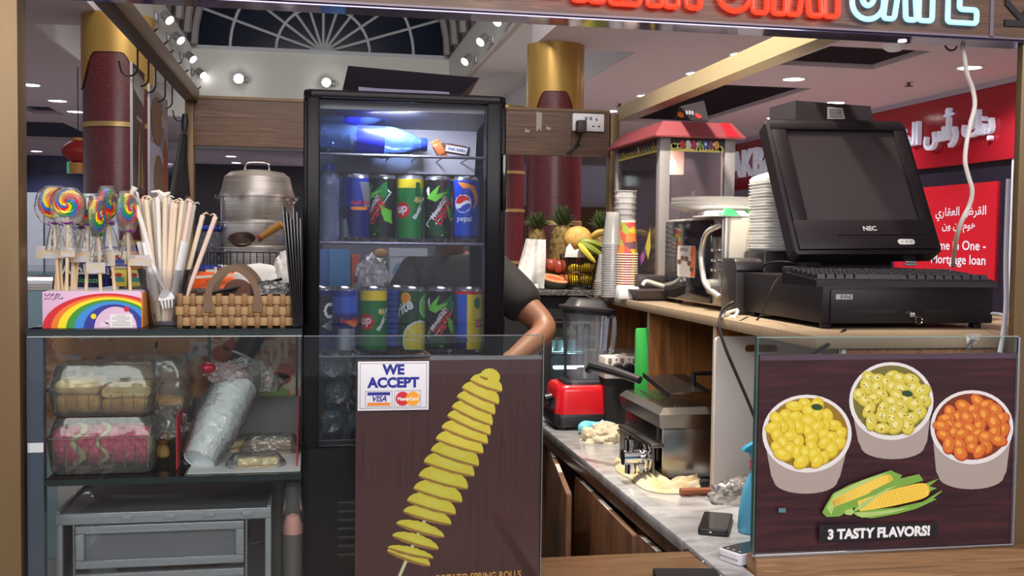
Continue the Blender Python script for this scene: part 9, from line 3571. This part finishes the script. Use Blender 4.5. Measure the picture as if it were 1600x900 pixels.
for k, px in enumerate((862, 879, 897)):
 q = MB(clear('chiller_bottle', (0.8, 0.9, 0.9), haze=0.3, hcol=S(150, 180, 180)))
 x_ = P(px, 560, 4.56).x
 z_ = P(870, 552, 4.5).z + 0.0035
 q.lathe([(0, 0), (0.026, 0), (0.028, 0.01), (0.028, 0.075), (0.012, 0.095), (0.012, 0.11), (0, 0.11)], T(x_, 4.6, z_), 20)
 tag(q.build('clear_bottle'), ['first', 'second', 'third'][k] + ' clear bottle from the left on the chiller shelf', 'bottle', 'bottles in the chiller')

# ================================================================ SHOP WORKER BEHIND THE FRIDGE
wY = 3.42
elb = P(866, 522, 3.30)
sh_l = P(776, 424, 3.42)
hd = P(697, 318, 3.38)
mid = P(712, 500, 3.42).x
shz = sh_l.z
hipz = 0.96
sh_r = V((mid - (sh_l.x - mid), wY, shz - 0.01))
wl = P(800, 562, 3.14)
wr = V((mid - 0.10, 3.13, wl.z - 0.02))
er = V((sh_r.x - 0.10, 3.30, elb.z - 0.02))
skinm = mat('worker_skin', S(122, 82, 60), 0.5, var=0.06, scale=20)
t = thing('person', (mid, wY, 0), 'person in a black short-sleeved shirt bending an elbow behind the drinks fridge', 'person')
nk = V((mid - 0.005, wY - 0.01, shz + 0.055))
vs = [(mid, wY, hipz, (0.15, 0.105)), (mid, wY, hipz + 0.2, (0.135, 0.095)), (mid, wY, shz - 0.16, (0.16, 0.105)), (mid, wY, shz - 0.02, (0.12, 0.085)), (nk.x, nk.y, nk.z, (0.052, 0.055)), (hd.x, hd.y + 0.02, hd.z - 0.075, (0.052, 0.06)),
      (hd.x, hd.y, hd.z - 0.03, (0.066, 0.076)), (hd.x, hd.y + 0.005, hd.z + 0.035, (0.074, 0.088)), (hd.x, hd.y + 0.01, hd.z + 0.09, (0.050, 0.06)),
      (sh_l.x - 0.01, sh_l.y, shz - 0.015, 0.060), (elb.x - 0.02, elb.y, elb.z + 0.015, 0.047), (wl.x, wl.y, wl.z, 0.030),
      (sh_r.x + 0.01, sh_r.y, sh_r.z - 0.015, 0.060), (er.x, er.y, er.z, 0.045), (wr.x, wr.y, wr.z, 0.030),
      (mid + 0.10, wY, hipz - 0.08, 0.095), (mid + 0.11, wY + 0.0, 0.50, 0.062), (mid + 0.11, wY + 0.02, 0.09, 0.042), (mid + 0.11, wY - 0.10, 0.035, 0.035),
      (mid - 0.10, wY, hipz - 0.08, 0.095), (mid - 0.11, wY + 0.0, 0.50, 0.062), (mid - 0.11, wY + 0.02, 0.09, 0.042), (mid - 0.11, wY - 0.10, 0.035, 0.035)]
ed = [(0, 1), (1, 2), (2, 3), (3, 4), (4, 5), (5, 6), (6, 7), (7, 8), (3, 9), (9, 10), (10, 11), (3, 12), (12, 13), (13, 14), (0, 15), (15, 16), (16, 17), (17, 18), (0, 19), (19, 20), (20, 21), (21, 22)]

def hand(w_, dirv_, side):
 """palm with four fingers of different lengths and a thumb, gently curled"""
 dirv_ = V(dirv_).normalized()
 up_ = V((0, 0, 1))
 sd_ = dirv_.cross(up_).normalized() * side
 base = len(vs)
 vs.append((*(w_ + dirv_ * 0.045), (0.036, 0.017)))
 ed.append((11 if side > 0 else 14, base))
 vs.append((*(w_ + dirv_ * 0.085), (0.038, 0.015)))
 ed.append((base, base + 1))
 for k, L_ in enumerate((0.062, 0.075, 0.070, 0.055)):
  o_ = sd_ * (0.027 - 0.018 * k)
  p1_ = w_ + dirv_ * 0.105 + o_
  i_ = len(vs)
  vs.append((*p1_, 0.0095))
  ed.append((base + 1, i_))
  vs.append((*(p1_ + dirv_ * L_ * 0.5 - up_ * 0.008), 0.0085))
  ed.append((i_, i_ + 1))
  vs.append((*(p1_ + dirv_ * L_ * 0.85 - up_ * 0.03), 0.0072))
  ed.append((i_ + 1, i_ + 2))
 i_ = len(vs)
 vs.append((*(w_ + dirv_ * 0.05 + sd_ * 0.045 - up_ * 0.008), 0.012))
 ed.append((base, i_))
 vs.append((*(w_ + dirv_ * 0.085 + sd_ * 0.058 - up_ * 0.018), 0.0095))
 ed.append((i_, i_ + 1))

hand(wl, (wl - elb) * V((1, 1, 0.2)), 1)
hand(wr, (wr - er) * V((1, 1, 0.2)), -1)
q = MB(skinm)
me = skin_mesh(vs, ed, 2)
q.mesh(me)
bpy.data.meshes.remove(me)
for sg_ in (-1, 1):
 q.ell((hd.x + sg_ * 0.078, hd.y + 0.01, hd.z - 0.005), (0.012, 0.02, 0.032), n=12, k=8)
q.ell((hd.x, hd.y - 0.088, hd.z - 0.012), (0.014, 0.018, 0.026), n=12, k=8)
q.build('body', t, sharp=80)
q = MB(mat('lip', S(150, 80, 70), 0.5))
q.ell((hd.x, hd.y - 0.080, hd.z - 0.055), (0.024, 0.008, 0.007), n=12, k=6)
q.build('mouth', t)
for sg_ in (-1, 1):
 q = MB(whitep)
 q.ell((hd.x + sg_ * 0.031, hd.y - 0.080, hd.z + 0.012), (0.014, 0.008, 0.008), n=12, k=8)
 q.m(blackg)
 q.ell((hd.x + sg_ * 0.031, hd.y - 0.0865, hd.z + 0.012), (0.006, 0.003, 0.006), n=10, k=6)
 q.m(blackm)
 q.ell((hd.x + sg_ * 0.031, hd.y - 0.083, hd.z + 0.032), (0.02, 0.006, 0.004), n=10, k=6)
 q.build('eye', t)
hairm = mat('black_hair', S(20, 17, 17), 0.55, bump=0.4, scale=90)
q = MB(hairm)
hb = MB()
hb.ell((0, 0, 0), (0.087, 0.102, 0.095), n=32, k=22, fn=lambda d: 1 + 0.03 * noise.noise(d * 14))
bmesh.ops.delete(hb.bm, geom=[v_ for v_ in hb.bm.verts if (v_.co.z < 0.035 and v_.co.y < 0.02) or v_.co.z < -0.05], context='VERTS')
q.add(hb.bm, T(hd.x, hd.y + 0.012, hd.z + 0.03))
q.build('hair', t)
# shirt with short sleeves
shirtm = mat('black_shirt', S(17, 14, 17), 0.85, var=0.15, scale=30, bump=0.1)
lerp = lambda a, b_, f: V(a).lerp(V(b_), f)
sl_e = lerp((sh_l.x - 0.01, sh_l.y, shz - 0.015), elb, 0.66)
sr_e = lerp((sh_r.x + 0.01, sh_r.y, sh_r.z - 0.015), er, 0.66)
v2 = [(mid, wY, hipz - 0.18, (0.195, 0.155)), (mid, wY, hipz + 0.2, (0.165, 0.125)), (mid, wY, shz - 0.16, (0.19, 0.135)), (mid, wY, shz - 0.02, (0.15, 0.112)), (nk.x, nk.y + 0.005, nk.z - 0.012, (0.072, 0.072)),
      (sh_l.x - 0.01, sh_l.y, shz - 0.012, 0.086), (*sl_e, 0.076), (sh_r.x + 0.01, sh_r.y, sh_r.z - 0.012, 0.086), (*sr_e, 0.076)]
q = MB(shirtm)
me = skin_mesh(v2, [(0, 1), (1, 2), (2, 3), (3, 4), (3, 5), (5, 6), (3, 7), (7, 8)], 2)
q.mesh(me)
bpy.data.meshes.remove(me)
q.build('shirt', t, sharp=80)
q = MB(mat('dark_trousers', S(34, 34, 44), 0.8))
me = skin_mesh([(mid, wY, hipz, (0.168, 0.125)), (mid + 0.10, wY, hipz - 0.1, 0.115), (mid + 0.11, wY, 0.50, 0.084), (mid + 0.11, wY + 0.02, 0.13, 0.072), (mid - 0.10, wY, hipz - 0.1, 0.115), (mid - 0.11, wY, 0.50, 0.084), (mid - 0.11, wY + 0.02, 0.13, 0.072)], [(0, 1), (1, 2), (2, 3), (0, 4), (4, 5), (5, 6)], 2)
q.mesh(me)
bpy.data.meshes.remove(me)
q.build('trousers', t, sharp=80)
q = MB(blackm)
for sg_ in (-1, 1):
 q.ell((mid + sg_ * 0.11, wY - 0.05, 0.04), (0.048, 0.12, 0.042), n=18, k=10)
q.build('shoes', t)
